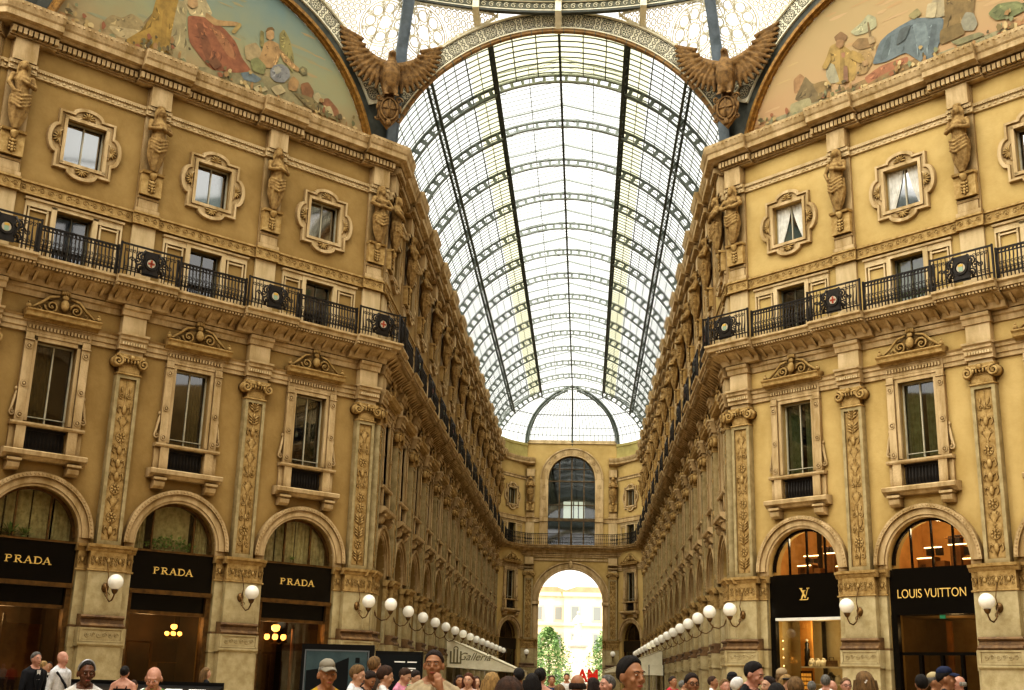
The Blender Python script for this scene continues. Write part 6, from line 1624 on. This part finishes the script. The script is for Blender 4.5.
for F, s, u in ((EC, 'left', .42), (EC, 'right', EW - .42)): statue(F, u, 0, f'carved half figure beside the great window, {s} of it')
F = Facade('x', '', SIDES[0][1], 0); Ls = NS*BAY + 1; statue(F, Ls - .485, 1, 'carved bearded half figure on the first pilaster of the left side arcade')
F = Facade('x', '', SIDES[1][1], 0); statue(F, .485, 1, 'carved bearded half figure on the first pilaster of the right side arcade')
# ------------------------------------------------------------------ people
import numpy as np
SKIN = {'fair': mat('skin_fair', 'c8a084', 'b88c70', .55, 14), 'tan': mat('skin_tan', 'a87c5c', '966a4c', .55, 14), 'brown': mat('skin_brown', '6a4632', '583826', .5, 14), 'pink': mat('skin_pink', 'cc9c86', 'bb8872', .55, 14)}
HAIR = {'black': '1e1712', 'dark': '33231a', 'brown': '4c3220', 'light': '8a6a40', 'blond': 'b8945a', 'grey': '7c7870', 'white': 'b8b4a8', 'red': '6a3a1e'}
def cloth(c): return mat('cloth_' + c, c, '%02x%02x%02x' % tuple(int(int(c[i:i+2], 16)*.8) for i in (0, 2, 4)), .85, 9)
EYE = mat('eye_dark', '1a120c', None, .3); LIP = mat('lips', '9a5044', None, .5); EYEW = mat('eye_white', 'd8d0c4', None, .4)
def rotp(p, yaw, pitch, piv):       # (x, n, z): pitch>0 looks down, yaw>0 turns to its left
    x, n, z = p[0] - piv[0], p[1] - piv[1], p[2] - piv[2]
    n, z = n*cos(pitch) + z*sin(pitch), z*cos(pitch) - n*sin(pitch)
    x, n = x*cos(yaw) + n*sin(yaw), n*cos(yaw) - x*sin(yaw)
    return (x + piv[0], n + piv[1], z + piv[2])
def turn(mb, yaw, pitch, piv):
    mb.v = [(lambda q: (q[0], -q[1], q[2]))(rotp((v[0], -v[1], v[2]), yaw, pitch, piv)) for v in mb.v]
def person(px, top, d, face, label, hair='dark', style='short', skin='fair', shirt='8a8a86', pants='3a3a44', pose='stand', yaw=0., pitch=0., extra=(), sleeves='short', fem=False, size=None):
    """px, top: where the head was read off; d distance; face: heading in degrees, 0 = towards the viewer, 90 = towards the right"""
    hor = 683 + .027*(px - 583)
    H = max(1.25, min(1.94, 1.6 + (hor - top)*d/1225)) if size is None else size
    X = 1.379 + (px - 583)*d/1225*.985
    s = H/1.75; near = d < 16.5
    root = thing('person', label, 'person', None, (X, d, 0), math.radians(face)); root.scale = (s, s, s)
    B = []      # bones: p0, p1, r0, r1, tag
    bw = .93 if fem else 1.
    T = 'shirt'
    for q in (-1, 1):
        B += [((q*.1, 0, .93), (q*.105, .01, .5), .092, .06, 'pants'), ((q*.105, .01, .5), (q*.11, -.02, .1), .06, .042, 'pants'), ((q*.11, -.04, .05), (q*.12, .13, .03), .045, .032, 'shoe')]
    sl = 'shirt' if sleeves != 'none' else 'skin'; lo = 'shirt' if sleeves == 'long' else 'skin'
    arms = {}
    for q in (-1, 1):
        sh = (q*.185*bw, 0, 1.41)
        if pose == 'chin' and q == 1: el, wr = (.27, .1, 1.14), (.07, .17, 1.43)
        elif pose == 'chin': el, wr = (-.26, .06, 1.13), (-.02, .2, 1.12)
        elif pose == 'camera': el, wr = (q*.25, .12, 1.18), (q*.09, .3, 1.48)
        elif pose == 'hold': el, wr = (q*.25, .03, 1.13), (q*.12, .26, 1.1)
        elif pose == 'walk': el, wr = (q*.26, -.06*q, 1.14), (q*.27, .1*q + .06, .9)
        else: el, wr = (q*.25, -.02, 1.13), (q*.26, .08, .88)
        B += [(sh, el, .06, .045, sl), (el, wr, .045, .03, lo)]; arms[q] = (el, wr)
    m = MB()
    m.lathe(0, 0, [(.02, .82), (.15, .86), (.175*(1.04 if fem else 1), .95), (.15*bw, 1.1), (.175*bw, 1.24), (.195*bw, 1.34), (.185*bw, 1.42), (.11, 1.475), (.05, 1.5)], 16, .64)
    if fem:
        for q in (-1, 1): m.ball(q*.075, .1, 1.27, .075, .06, .075, 8, 6)
    B += [((0, 0, .9), (0, 0, 1.02), .15, .14, 'pants'), ((0, 0, 1.08), (0, 0, 1.34), .15, .15, 'shirt'), ((-.13, 0, 1.4), (.13, 0, 1.4), .075, .075, 'shirt')]
    for (a, b, r0, r1, t) in B[:-3]: m.tube([a, tuple((a[i] + b[i])/2 for i in range(3)), b], [r0, (r0 + r1)/2*1.05, r1], 8); m.ball(*a, r0, r0, r0, 8, 6); m.ball(*b, r1, r1, r1, 8, 6)
    # hands: palm, four fingers of different lengths, thumb from the side of the palm
    for q in (-1, 1):
        el, wr = arms[q]; e, w = Vector(el), Vector(wr); dr = (w - e).normalized()
        if pose == 'chin' and q == 1: dr = Vector((-.25, -.1, .95)).normalized()
        side = Vector((0, 1, 0)) if abs(dr.y) < .8 else Vector((1, 0, 0)); side = (side - dr*side.dot(dr)).normalized(); nrm = dr.cross(side)
        if pose == 'chin' and q == 1: side = Vector((-1, 0, 0)); side = (side - dr*side.dot(dr)).normalized(); nrm = Vector((0, -1, 0))
        pc = w + dr*.05
        m.tube([tuple(w), tuple(w + dr*.04), tuple(w + dr*.09)], [.028, .034, .03], 8); B.append((tuple(w), tuple(w + dr*.17), .03, .02, 'skin'))
        curl = nrm*(-.5*q) if not (pose == 'chin' and q == 1) else Vector((0, -.5, 0))
        for k, L_ in enumerate((.068, .078, .073, .058)):
            o = w + dr*.085 + side*(.027 - .018*k); m1 = o + dr*L_*.5 + curl*L_*.15; m2 = m1 + dr*L_*.35 + curl*L_*.45
            m.tube([tuple(o - dr*.02), tuple(m1), tuple(m2)], [.0105, .0095, .0085], 6)
        o = w + dr*.03 + side*.03; m.tube([tuple(o - side*.01), tuple(o + side*.025 + dr*.03), tuple(o + side*.03 + dr*.06)], [.014, .012, .01], 6)
    m.tube([(0, -.01, 1.44), (0, .0, 1.5), (0, .012, 1.57)], [.06 if not fem else .05, .052 if not fem else .043, .05], 10)
    for q in (-1, 1): m.tube([(q*.015, -.025, 1.53), (q*.08, -.02, 1.475), (q*.16, -.01, 1.43)], [.04, .05, .05], 8)
    B.append(((0, 0, 1.47), (0, .01, 1.56), .05, .05, 'skin'))
    h = MB()
    h.ball(0, -.005, 1.655, .076, .096, .095, 16, 12); h.ball(0, .022, 1.6, .062, .07, .075, 12, 9); h.ball(0, .06, 1.54, .032, .03, .024, 8, 6)
    h.ball(0, .074, 1.668, .056, .024, .014, 10, 6)
    h.tube([(0, .088, 1.652), (0, .104, 1.625), (0, .113, 1.606)], [.009, .012, .016], 6)
    for q in (-1, 1): h.ball(q*.013, .1, 1.603, .011, .012, .009, 6, 5); h.ball(q*.082, -.005, 1.622, .014, .024, .034, 8, 6); h.ball(q*.042, .066, 1.608, .025, .022, .022, 8, 6); h.ball(q*.032, .088, 1.64, .014, .008, .009, 8, 6)
    h.ball(0, .09, 1.573, .024, .012, .006, 8, 5); h.ball(0, .088, 1.563, .02, .013, .007, 8, 5)
    piv = (0, .0, 1.54); turn(h, yaw, pitch, piv); off = len(m.v); m.v += h.v; m.f += [tuple(i + off for i in f) for f in h.f]; m.m += h.m; m.sm += h.sm
    B.append((rotp((0, 0, 1.6), yaw, pitch, piv), rotp((0, 0, 1.67), yaw, pitch, piv), .1, .1, 'skin'))
    me = fuse(m, .0085 if d < 14 else .012 if near else .019, 1, 'body')
    tags = ['skin', 'shirt', 'pants', 'shoe']
    for t in (SKIN[skin], cloth(shirt), cloth(pants), cloth('2a2420')): me.materials.append(t)
    n = len(me.polygons); c = np.empty(n*3); me.polygons.foreach_get('center', c); c = c.reshape(n, 3); c[:, 1] *= -1
    best = np.full(n, 1e9); idx = np.zeros(n, int)
    for (a, b, r0, r1, t) in B:
        a, b = np.array(a), np.array(b); ab = b - a; tt = np.clip(((c - a)@ab)/(ab@ab + 1e-9), 0, 1); dd = np.linalg.norm(c - (a + tt[:, None]*ab), axis=1) - (r0 + (r1 - r0)*tt)
        k = dd < best; best[k] = dd[k]; idx[k] = tags.index(t)
    if sleeves == 'none': idx[(idx == 1) & (c[:, 2] > 1.36)] = 0
    rad = np.hypot(c[:, 0], c[:, 1]); neck = (idx == 1) & (c[:, 2] > 1.475) & (rad < .085); idx[neck] = 0
    if sleeves != 'none': idx[(idx == 0) & (c[:, 2] > 1.38) & (c[:, 2] < 1.53) & (rad > .085) & (np.abs(c[:, 1]) < .11) & (pose != 'chin')] = 1
    me.polygons.foreach_set('material_index', idx); me.update()
    link_mesh('body', me, root)
    if sleeves == 'none':
        for q in (-1, 1): mm = MB(); mm.tube([(q*.09, .11, 1.34), (q*.1, .06, 1.44), (q*.095, -.03, 1.46), (q*.08, -.12, 1.36)], .012, 5); mm.build('strap', cloth(shirt), root)
    def part(mb, name, mt, par=root, tn=True):
        if tn: turn(mb, yaw, pitch, piv)
        return mb.build(name, mt, par)
    if d < 32:
        e = MB(); e.smooth = True
        for q in (-1, 1): e.mi = 1; e.ball(q*.031, .0875, 1.643, .012, .008, .005, 8, 6); e.mi = 0; e.ball(q*.031, .0925, 1.6435, .0055, .0045, .0048, 8, 6)
        part(e, 'eyes', [EYE, EYEW])
        e = MB()
        for q in (-1, 1): e.tube([(q*.014, .1, 1.662), (q*.033, .101, 1.668), (q*.052, .084, 1.66)], .0032, 5)
        if style != 'none': part(e, 'eyebrows', mat('hair_' + (hair if hair not in ('blond', 'white') else 'light'), HAIR[hair if hair not in ('blond', 'white') else 'light'], None, .7))
        e = MB(); e.smooth = True; e.tube([(-.024, .09, 1.569), (-.01, .1025, 1.5715), (0, .104, 1.5705), (.01, .1025, 1.5715), (.024, .09, 1.569)], [.003, .0055, .006, .0055, .003], 6); part(e, 'lips', LIP)
    # hair shell
    hm = mat('hairlock_' + hair, HAIR[hair], '%02x%02x%02x' % tuple(int(int(HAIR[hair][i:i+2], 16)*.6) for i in (0, 2, 4)), .6, 40, bump=.5, streak=True)
    def shell(front, side_, back, th, name='hair', mt=hm, lift=0., z0=1.655):
        e = MB(); e.smooth = True; A, R_ = 28, 9; rnd = random.Random(px)
        def lim(a): c_ = cos(a); return math.radians(front + (side_ - front)*min(1, (1 - c_))**1.5 if c_ > 0 else side_ + (back - side_)*(-c_))
        def pt(a, b, r):
            w = 1 + (.025*sin(a*7 + px)*sin(b*6) + .018*sin(a*15 + b*9 + px))*(1 if b > .2 else b*5); return (r*w*.079*sin(b)*sin(a), -.007 + r*w*.1*sin(b)*cos(a), z0 + lift + r*w*.098*cos(b))
        i = len(e.v); 
        for lay in (1 + th, .97):
            for a in range(A):
                for k in range(R_ + 1):
                    aa = 2*pi*a/A; bb = lim(aa)*(k/R_); r = lay - (th + .012)*(k/R_)**4 if lay > 1 else lay; p = pt(aa, bb, r); e.v.append((p[0], -p[1], p[2]))
        off2 = A*(R_ + 1)
        for a in range(A):
            n_ = (a + 1) % A
            for k in range(R_):
                e.face([a*(R_+1) + k, n_*(R_+1) + k, n_*(R_+1) + k + 1, a*(R_+1) + k + 1]); e.face([off2 + a*(R_+1) + k + 1, off2 + n_*(R_+1) + k + 1, off2 + n_*(R_+1) + k, off2 + a*(R_+1) + k])
            e.face([a*(R_+1) + R_, n_*(R_+1) + R_, off2 + n_*(R_+1) + R_, off2 + a*(R_+1) + R_])
        return part(e, name, mt)
    if style == 'short': shell(47, 116, 144, .12)
    elif style == 'thick': shell(52, 120, 146, .2)
    elif style == 'swept': shell(42, 116, 146, .18, lift=.004)
    elif style == 'balding':
        e = MB(); e.smooth = True
        for k in range(23):
            a = math.radians(65 + 230*k/22); e.ball(.078*sin(a), -.007 + .098*cos(a), 1.63, .016, .016, .035, 6, 5)
        part(e, 'hair', hm)
    elif style in ('long', 'curly'):
        shell(46, 108, 145, .2)
        e = MB()
        L_ = .22 if style == 'long' else .14
        for k in range(15):
            a = math.radians(95 + 170*k/14); x, n_ = .085*sin(a), -.01 + .1*cos(a)
            e.tube([(x, n_, 1.68), (x*1.1, n_*1.12, 1.6), (x*1.12, n_*1.15, 1.5), (x*1.05, n_*1.1, 1.6 - L_)], [.03, .034, .032, .016], 6)
        o = part(e, 'hair_length', hm)
    elif style == 'bun':
        shell(44, 108, 142, .1); e = MB(); e.smooth = True; e.ball(0, -.125, 1.68, .045, .04, .045, 10, 8); part(e, 'hair_bun', hm)
    elif style == 'band':
        shell(44, 108, 142, .09); e = MB(); e.smooth = True; e.ball(0, -.12, 1.65, .04, .04, .06, 10, 8); part(e, 'hair_bun', hm)
        e = MB(); e.smooth = True; e.tube([(.084*cos(pi*k/14), .0, 1.66 + .103*sin(pi*k/14)) for k in range(15)], .012, 6); part(e, 'hair_band', mat('silver_band', 'a8a8ac', None, .3, metal=.6))
    elif style == 'cap':
        shell(60, 90, 128, .06); cc = mat('cap_fabric_' + extra[0], extra[0], None, .8)
        c_ = shell(58, 66, 72, .24, 'cap', cc, .004)
        e = MB(); e.smooth = True; e.grid(lambda a, b: ((a - .5)*.15*(1 - .25*b), .075 + .085*b - .09*(a - .5)**2*2, 1.712 - .02*b - .1*(a - .5)**2), 8, 4); e.grid(lambda a, b: ((a - .5)*.15*(1 - .25*b), .075 + .085*b - .09*(a - .5)**2*2, 1.706 - .02*b - .1*(a - .5)**2), 8, 4); part(e, 'cap_visor', cc, c_)
    elif style == 'scarf': shell(58, 104, 150, .22, 'headscarf', cloth('e8e4dc'))
    # garments' details
    if 'collar' in extra:
        e = MB(); e.smooth = True
        e.tube([(.062*sin(a), -.01 + .06*cos(a), 1.487 + .012*cos(a + pi)) for a in [math.radians(18 + 324*k/16) for k in range(17)]], .014, 6); part(e, 'collar', cloth(shirt), tn=False)
        e = MB(); e.prism([(-.012, 1.3), (.012, 1.3), (.014, 1.46), (-.014, 1.46)], .108, .114); part(e, 'placket', cloth(shirt), tn=False)
    if 'glasses' in extra:
        e = MB()
        for q in (-1, 1): e.ring(q*.033, 1.643, .021, .005, .1, .105, 14); e.tube([(q*.055, .1, 1.645), (q*.078, .02, 1.645)], .0025, 4)
        e.tube([(-.013, .104, 1.646), (.013, .104, 1.646)], .0025, 4); part(e, 'glasses', IRON)
    if 'sunglasses_up' in extra:
        e = MB(); e.tube([(.09*sin(a), -.01 + .105*cos(a), 1.72) for a in [math.radians(-80 + 160*k/10) for k in range(11)]], .012, 6); part(e, 'sunglasses', IRON)
    if 'backpack' in extra:
        e = MB(); e.smooth = True; e.ball(0, -.2, 1.25, .16, .1, .22, 12, 8); e.tube([(.1, .09, 1.3), (.11, .04, 1.45), (.1, -.1, 1.42)], .018, 5); e.tube([(-.1, .09, 1.3), (-.11, .04, 1.45), (-.1, -.1, 1.42)], .018, 5); part(e, 'backpack', cloth('1c1c1e'), tn=False)
    if 'jacket' in extra:
        e = MB(); e.smooth = False
        for q in (-1, 1): e.prism([(q*.02, 1.12), (q*.09, 1.3), (q*.07, 1.46), (q*.045, 1.47), (q*.03, 1.32)][::q], .115, .128)
        part(e, 'lapels', cloth(shirt), tn=False); e = MB(); e.prism([(-.03, 1.3), (.03, 1.3), (.04, 1.46), (-.04, 1.46)], .1, .118); part(e, 'shirt_front', cloth('e4e0d8'), tn=False)
    if 'sash' in extra:
        e = MB(); e.tube([(-.17, .06, 1.42), (-.02, .135, 1.22), (.15, .1, 1.02)], .02, 5); part(e, 'shoulder_strap', cloth('26262a'), tn=False)
    if 'flower' in extra:
        e = MB(); e.smooth = True
        for k in range(5): a = 2*pi*k/5; e.ball(.02 + .016*cos(a), -.13, 1.66 + .016*sin(a), .012, .008, .012, 6, 4)
        part(e, 'flower_clip', cloth('f0ece4'))
    if 'camera' in extra:
        t = thing('camera_body', 'small dark camera held up by a person in the crowd', 'camera'); t.parent = None
        a = math.radians(face); hx, hn, hz = 0, .33, 1.55
        t.location = (X + s*(hn*sin(a)), d - s*hn*cos(a), s*hz); t.rotation_euler = (0, 0, a); t.scale = (s, s, s)
        e = MB(); e.box(-.055, .055, -.02, .02, -.03, .035); e.build('camera_case', IRON, t); e = MB(); e.box(-.02, .02, .02, .05, -.02, .02); e.build('lens', BLACKG, t)
    return root
P_ = person
P_(12, 652, 22, 60, 'grey haired man in a black suit walking past the first black shopfront', 'grey', 'short', 'pink', '1a1a1e', '1a1a1e', 'walk', extra=('jacket',), sleeves='long')
P_(21, 661, 24, 120, 'fair haired person in white half hidden behind the man in the black suit', 'blond', 'short', 'fair', 'd8d8d4', fem=True)
P_(40, 651, 21.5, 75, 'bald man in a white polo shirt with a dark shoulder strap', 'grey', 'none', 'pink', 'dcdcdc', '4a4a50', extra=('sash', 'collar'))
P_(67, 661, 11.8, 28, 'brown skinned woman with pulled back hair and a silver hair band', 'black', 'band', 'brown', 'd8d4cc', yaw=.15, pitch=.1, fem=True)
P_(108, 666, 21, 185, 'dark haired woman seen from behind in a black strap top', 'black', 'bun', 'pink', '1c1c20', '3a3a44', sleeves='none', fem=True)
P_(119, 674, 23, 150, 'small brown haired child beside the woman in the black strap top', 'brown', 'thick', 'fair', '30405a', size=1.42)
P_(140, 666, 12, 8, 'bald man in a green collared shirt looking down', 'grey', 'none', 'pink', '6f9c5c', '4a4438', pitch=.4, extra=('collar',))
P_(194, 668, 27, 120, 'woman with light brown hair and a black jacket beside the middle black shopfront', 'light', 'long', 'fair', '1a1a1c', sleeves='long', fem=True)
P_(320, 662, 11, 30, 'elderly man in a grey cap and yellow shirt', 'white', 'cap', 'tan', 'c8a032', '3c3c40', extra=('8e8878', 'collar'), yaw=0, pitch=.05)
P_(350, 666, 16, 80, 'blond boy in a white shirt bending his head', 'light', 'thick', 'fair', 'dcdcdc', pitch=.25)
P_(362, 671, 17.4, 60, 'dark haired boy in black looking down beside the blond boy', 'dark', 'thick', 'tan', '1e1e22', pitch=.5)
P_(369, 658, 18.6, 150, 'tall light brown haired youth standing behind the two boys', 'light', 'thick', 'fair', '4a3c30')
P_(379, 667, 15.2, 110, 'brown haired boy in white with a black backpack', 'brown', 'thick', 'fair', 'dcdcd8', extra=('backpack',), pitch=.2)
P_(398, 668, 19, 70, 'short haired person in a pink shirt looking down', 'brown', 'short', 'fair', 'd890a4', pitch=.5)
P_(410, 671, 21, 60, 'dark haired person in a green and white shirt by the poster board', 'dark', 'thick', 'fair', '6aa070', pitch=.3)
P_(430, 652, 11, 5, 'man in a beige polo shirt resting his chin on his hand', 'dark', 'short', 'tan', 'b8a684', '4a4438', 'chin', extra=('collar',), yaw=-.1)
P_(466, 674, 20, -10, 'woman with long reddish brown hair and a pale pink top', 'red', 'long', 'fair', 'e0c8c4', fem=True)
P_(457, 676, 24, 20, 'dark haired woman in a dark top behind the red haired woman', 'dark', 'long', 'tan', '3a3436', fem=True)
P_(474, 677, 25, 30, 'brown haired woman with a green strap beside the awning tip', 'brown', 'long', 'fair', '4a7a5a', fem=True)
P_(490, 674, 12.6, 175, 'person with curly blond hair seen from behind', 'blond', 'curly', 'fair', 'c8b8a0', fem=True)
P_(508, 680, 6.6, 180, 'person with dark brown hair seen from behind, very close', 'brown', 'thick', 'fair', '3a3a3c')
P_(517, 669, 19, -150, 'dark haired man turned away near the archway', 'black', 'short', 'tan', '4a4238', sleeves='long')
P_(539, 669, 16.6, 170, 'woman with black hair pinned up and bare shoulders', 'black', 'bun', 'pink', 'c89478', fem=True, sleeves='none')
P_(531, 675, 14.6, 175, 'person with long black hair and a white top seen from behind', 'black', 'long', 'tan', 'd8d4c8', fem=True)
P_(551, 676, 30, 0, 'man in a navy shirt facing the viewer in the middle of the crowd', 'brown', 'short', 'tan', '22304a')
P_(559, 685, 17, 180, 'child with light brown hair in the middle of the crowd', 'light', 'thick', 'fair', 'b0a080', size=1.56)
P_(566, 674, 38, 0, 'distant man in a light shirt under the archway', 'dark', 'short', 'tan', 'd0ccc4')
P_(577, 675, 12.6, 182, 'balding man with dark side hair seen from behind', 'dark', 'balding', 'tan', '5a4c40')
P_(592, 679, 17.6, -130, 'woman with dark hair beside the balding man', 'dark', 'long', 'tan', '4a3028', fem=True)
P_(607, 676, 15, -60, 'grey haired man in a blue shirt facing left', 'grey', 'short', 'pink', '4a6a88')
P_(631, 660, 8.6, 38, 'young man with swept back black hair facing right', 'black', 'swept', 'tan', '7a8a6a', yaw=.05)
P_(673, 677, 28, 40, 'man in a red shirt by the right arcade wall', 'dark', 'short', 'tan', 'b8303c')
P_(683, 681, 30, 100, 'person in a pale grey shirt beside the man in red', 'grey', 'short', 'fair', 'c0c4c8')
P_(692, 675, 14.6, 15, 'young man wearing glasses', 'dark', 'thick', 'tan', '5a5a5e', extra=('glasses',))
P_(713, 677, 26, 70, 'man in a white shirt walking past the corner pier', 'brown', 'short', 'tan', 'dcdcdc', pose='walk')
P_(725, 680, 20, 20, 'person in pink holding up a small camera', 'light', 'short', 'pink', 'c88a78', pose='camera', extra=('camera',), fem=True)
P_(733, 674, 23, 90, 'man in a black cap behind the person with the camera', 'black', 'cap', 'tan', '3a3a3e', extra=('1a1a1c',))
P_(738, 679, 18, 120, 'person wearing a white headscarf', 'black', 'scarf', 'tan', 'd4d0c8', fem=True)
P_(751, 663, 13.6, 52, 'tall man with black hair in a black shirt looking down', 'black', 'short', 'pink', '18181a', pitch=.35, yaw=.1, extra=('collar',))
P_(768, 678, 16.4, -60, 'dark haired woman facing left beside the tall man in black', 'dark', 'long', 'fair', '2c2a30', fem=True)
P_(782, 671, 17.4, 150, 'person in a tan cap in front of the cream display window', 'light', 'cap', 'fair', '6a5c48', extra=('a08a68',))
P_(787, 677, 14.9, 40, 'blond woman with sunglasses pushed up on her hair', 'blond', 'long', 'fair', 'b8a488', extra=('sunglasses_up',), fem=True)
P_(795, 679, 12.9, 178, 'person with short blond hair seen from behind', 'light', 'thick', 'fair', '8a7a64')
P_(776, 685, 11.4, 175, 'black haired person low in the crowd seen from behind', 'black', 'thick', 'tan', '2a2a2e')
P_(811, 682, 24, 170, 'grey haired person in front of the cream display window', 'grey', 'short', 'fair', 'a09888')
P_(825, 676, 23, 165, 'grey haired man in a white shirt seen from behind', 'grey', 'short', 'pink', 'e0e0e0')
P_(831, 681, 26, 100, 'bald man beside the man in the white shirt', 'grey', 'none', 'pink', 'b0a89c')
P_(845, 679, 20, 5, 'short haired woman with glasses facing the viewer', 'light', 'short', 'pink', 'c0b8b0', extra=('glasses',), fem=True)
P_(863, 674, 12.4, 188, 'woman with long light brown hair and a white flower clip', 'light', 'long', 'fair', '8a7a68', extra=('flower',), fem=True)
P_(919, 676, 17, 180, 'black haired man seen from behind before the glass doors', 'black', 'short', 'tan', '3a3430')
P_(932, 675, 19, 70, 'person in a tan cap beside the glass doors', 'grey', 'cap', 'tan', '2c2c34', extra=('b0a078',))
P_(943, 670, 15.4, 78, 'man in a navy cap with a dark shirt in profile', 'black', 'cap', 'tan', '24242c', extra=('1e2640',))
P_(956, 677, 21, -70, 'bald man facing left near the doors', 'white', 'balding', 'pink', '2a2a2c')
P_(27, 655, 34, 20, 'man in a dark suit and white collar by the first black shopfront', 'black', 'short', 'tan', '17171a', '17171a', extra=('jacket',), sleeves='long', size=1.78)

# ------------------------------------------------------------------ poster boards and display cases
SCR = mat('poster_blue_grey', '4a5c5e', '38484c', .4, 1.2); SCRD = mat('poster_dark', '14181a', None, .35); PAPER = mat('white_paper', 'e6e4de', None, .7)
def board(px0, px1, top, d, label, kind):
    x0, x1 = 1.379 + (px0 - 583)*d/1225, 1.379 + (px1 - 583)*d/1225; hor = 683 + .027*((px0 + px1)/2 - 583); H = 1.6 + (hor - top)*d/1225; w = x1 - x0
    r = thing('poster_board', label, 'poster board', None, ((x0 + x1)/2, d, 0)); w /= 2
    m = MB(); m.box(-w, w, -.08, .04, .5, H); m.build('panel', mat('board_black', '0e0d0c', None, .4), r)
    for q in (-1, 1): m = MB(); m.box(q*w*.8 - .05, q*w*.8 + .05, -.06, .02, 0, .5); m.box(q*w*.8 - .05, q*w*.8 + .05, -.3, .3, 0, .05); m.build('foot', IRON, r)
    m = MB(); 
    if kind == 0:
        m.mi = 0; m.box(-w + .12, w - .16, .04, .05, .7, H - .16); m.mi = 1; m.prism([(-w + .14, .72), (w*.32, .72), (w*.32, H - .3), (-w*.35, H - .55), (-w + .14, H - .62)], .05, .055); m.box(w*.5, w*.62, .05, .055, H - .42, H - .3)
        m.mi = 2; 
        for (a, b, z0, z1) in ((-w + .08, w - .12, H - .16, H - .13), (-w + .08, w - .12, .66, .69)): m.box(a, b, .04, .06, z0, z1)
        for x in (-w + .08, w - .14): m.box(x, x + .03, .04, .06, .66, H - .13)
        m.build('poster', [SCR, SCRD, mat('steel_edge', '6a6e70', None, .4)], r)
    else:
        m.mi = 0; m.box(-w + .06, w - .06, .04, .05, .6, H - .1); m.mi = 1
        for k, (a, b, z) in enumerate(((-.1, .15, .32), (.2, .42, .32), (.1, .4, .5), (.15, .42, .56))): m.box(a*w*1.8, b*w*1.8, .05, .055, H - z, H - z + .035)
        m.mi = 2; m.box(w*.25, w*.8, .05, .056, H - 1.0, H - .3) if False else m.box(w*.22, w*.82, .05, .056, H - .95, H - .62)
        m.build('poster', [SCRD, PAPER, mat('poster_sand', 'a89c80', None, .6)], r)
board(297, 371, 645, 29, 'large black framed poster board with a blue grey picture', 0)
board(372.5, 421, 652, 36, 'black poster board with small pale lettering and a sand coloured picture', 1)
def case(px0, px1, d, label, n):
    x0, x1 = 1.379 + (px0 - 583)*d/1225, 1.379 + (px1 - 583)*d/1225
    r = thing('display_case', label, 'display case', 'sloping display cases', ((x0 + x1)/2, d, 0)); w = (x1 - x0)/2
    m = MB(); m.extr([(-.35, 1.33), (.4, 1.16), (.4, 1.1), (-.35, 1.2)], -w, w); m.box(-w, w, -.38, -.33, 1.16, 1.4); m.build('frame', mat('case_black', '141210', None, .4), r)
    for q in (-1, 1): m = MB(); m.box(q*(w - .1) - .03, q*(w - .1) + .03, -.3, .3, 0, 1.15); m.build('leg', IRON, r)
    for k in range(n): a = -w + .12 + k*(2*w - .24)/n; b = a + (2*w - .24)/n - .14; m = MB(); m.quad([(a, .36, 1.175), (b, .36, 1.175), (b, .0, 1.256), (a, .0, 1.256)]); m.build('sheet', PAPER, r)
case(36, 103, 25, 'sloping black display case with white sheets beside the woman with the hair band', 2); case(106, 214, 25.4, 'long sloping black display case with white sheets behind the bald man in green', 4)
# ------------------------------------------------------------------ camera, light
cam = bpy.data.objects.new('camera', bpy.data.cameras.new('camera')); COL.objects.link(cam); bpy.context.scene.camera = cam
cam.data.sensor_width = 36; cam.data.lens = 1178.9 / 1024 * 36; cam.data.clip_end = 1000
P_, Y_, R_ = math.radians(15.905), math.radians(3.762), math.radians(1.55)
fw = Vector((-sin(Y_)*cos(P_), cos(Y_)*cos(P_), sin(P_))); rt = Vector((cos(Y_), sin(Y_), 0)); up = rt.cross(fw)
cam_r = rt*cos(R_) - up*sin(R_)*1; cam_r = (rt*cos(R_) + up*(-sin(R_)))
cam_u = up*cos(R_) + rt*sin(R_)
# image: world-up leans to the right, so the camera is rolled counter-clockwise
cam_r = rt*cos(R_) + up*sin(R_); cam_u = up*cos(R_) - rt*sin(R_)
M = Matrix((cam_r, cam_u, -fw)).transposed().to_4x4(); M.translation = Vector((1.379, 0, 1.6)); cam.matrix_world = M
w = bpy.data.worlds.new('sky'); bpy.context.scene.world = w; w.use_nodes = True
w.node_tree.nodes['Background'].inputs[0].default_value = (1, .975, .93, 1); w.node_tree.nodes['Background'].inputs[1].default_value = SKY
sun = bpy.data.objects.new('sun', bpy.data.lights.new('sun', 'SUN')); COL.objects.link(sun); sun.data.angle = math.radians(90); sun.data.energy = SUNE
sun.data.color = (1, .965, .885); sun.rotation_euler = Vector((.35, .45, -1)).to_track_quat('-Z', 'Y').to_euler()
sc = bpy.context.scene; sc.view_settings.view_transform = 'Standard'; sc.view_settings.look = 'Medium High Contrast'; sc.view_settings.exposure = EXPO
sc.cycles.max_bounces = 6; sc.cycles.diffuse_bounces = 3; sc.cycles.glossy_bounces = 3; sc.cycles.transparent_max_bounces = 24
sc.cycles.transmission_bounces = 4; sc.cycles.use_denoising = True; sc.cycles.sample_clamp_indirect = 4; sc.cycles.caustics_reflective = False; sc.cycles.caustics_refractive = False
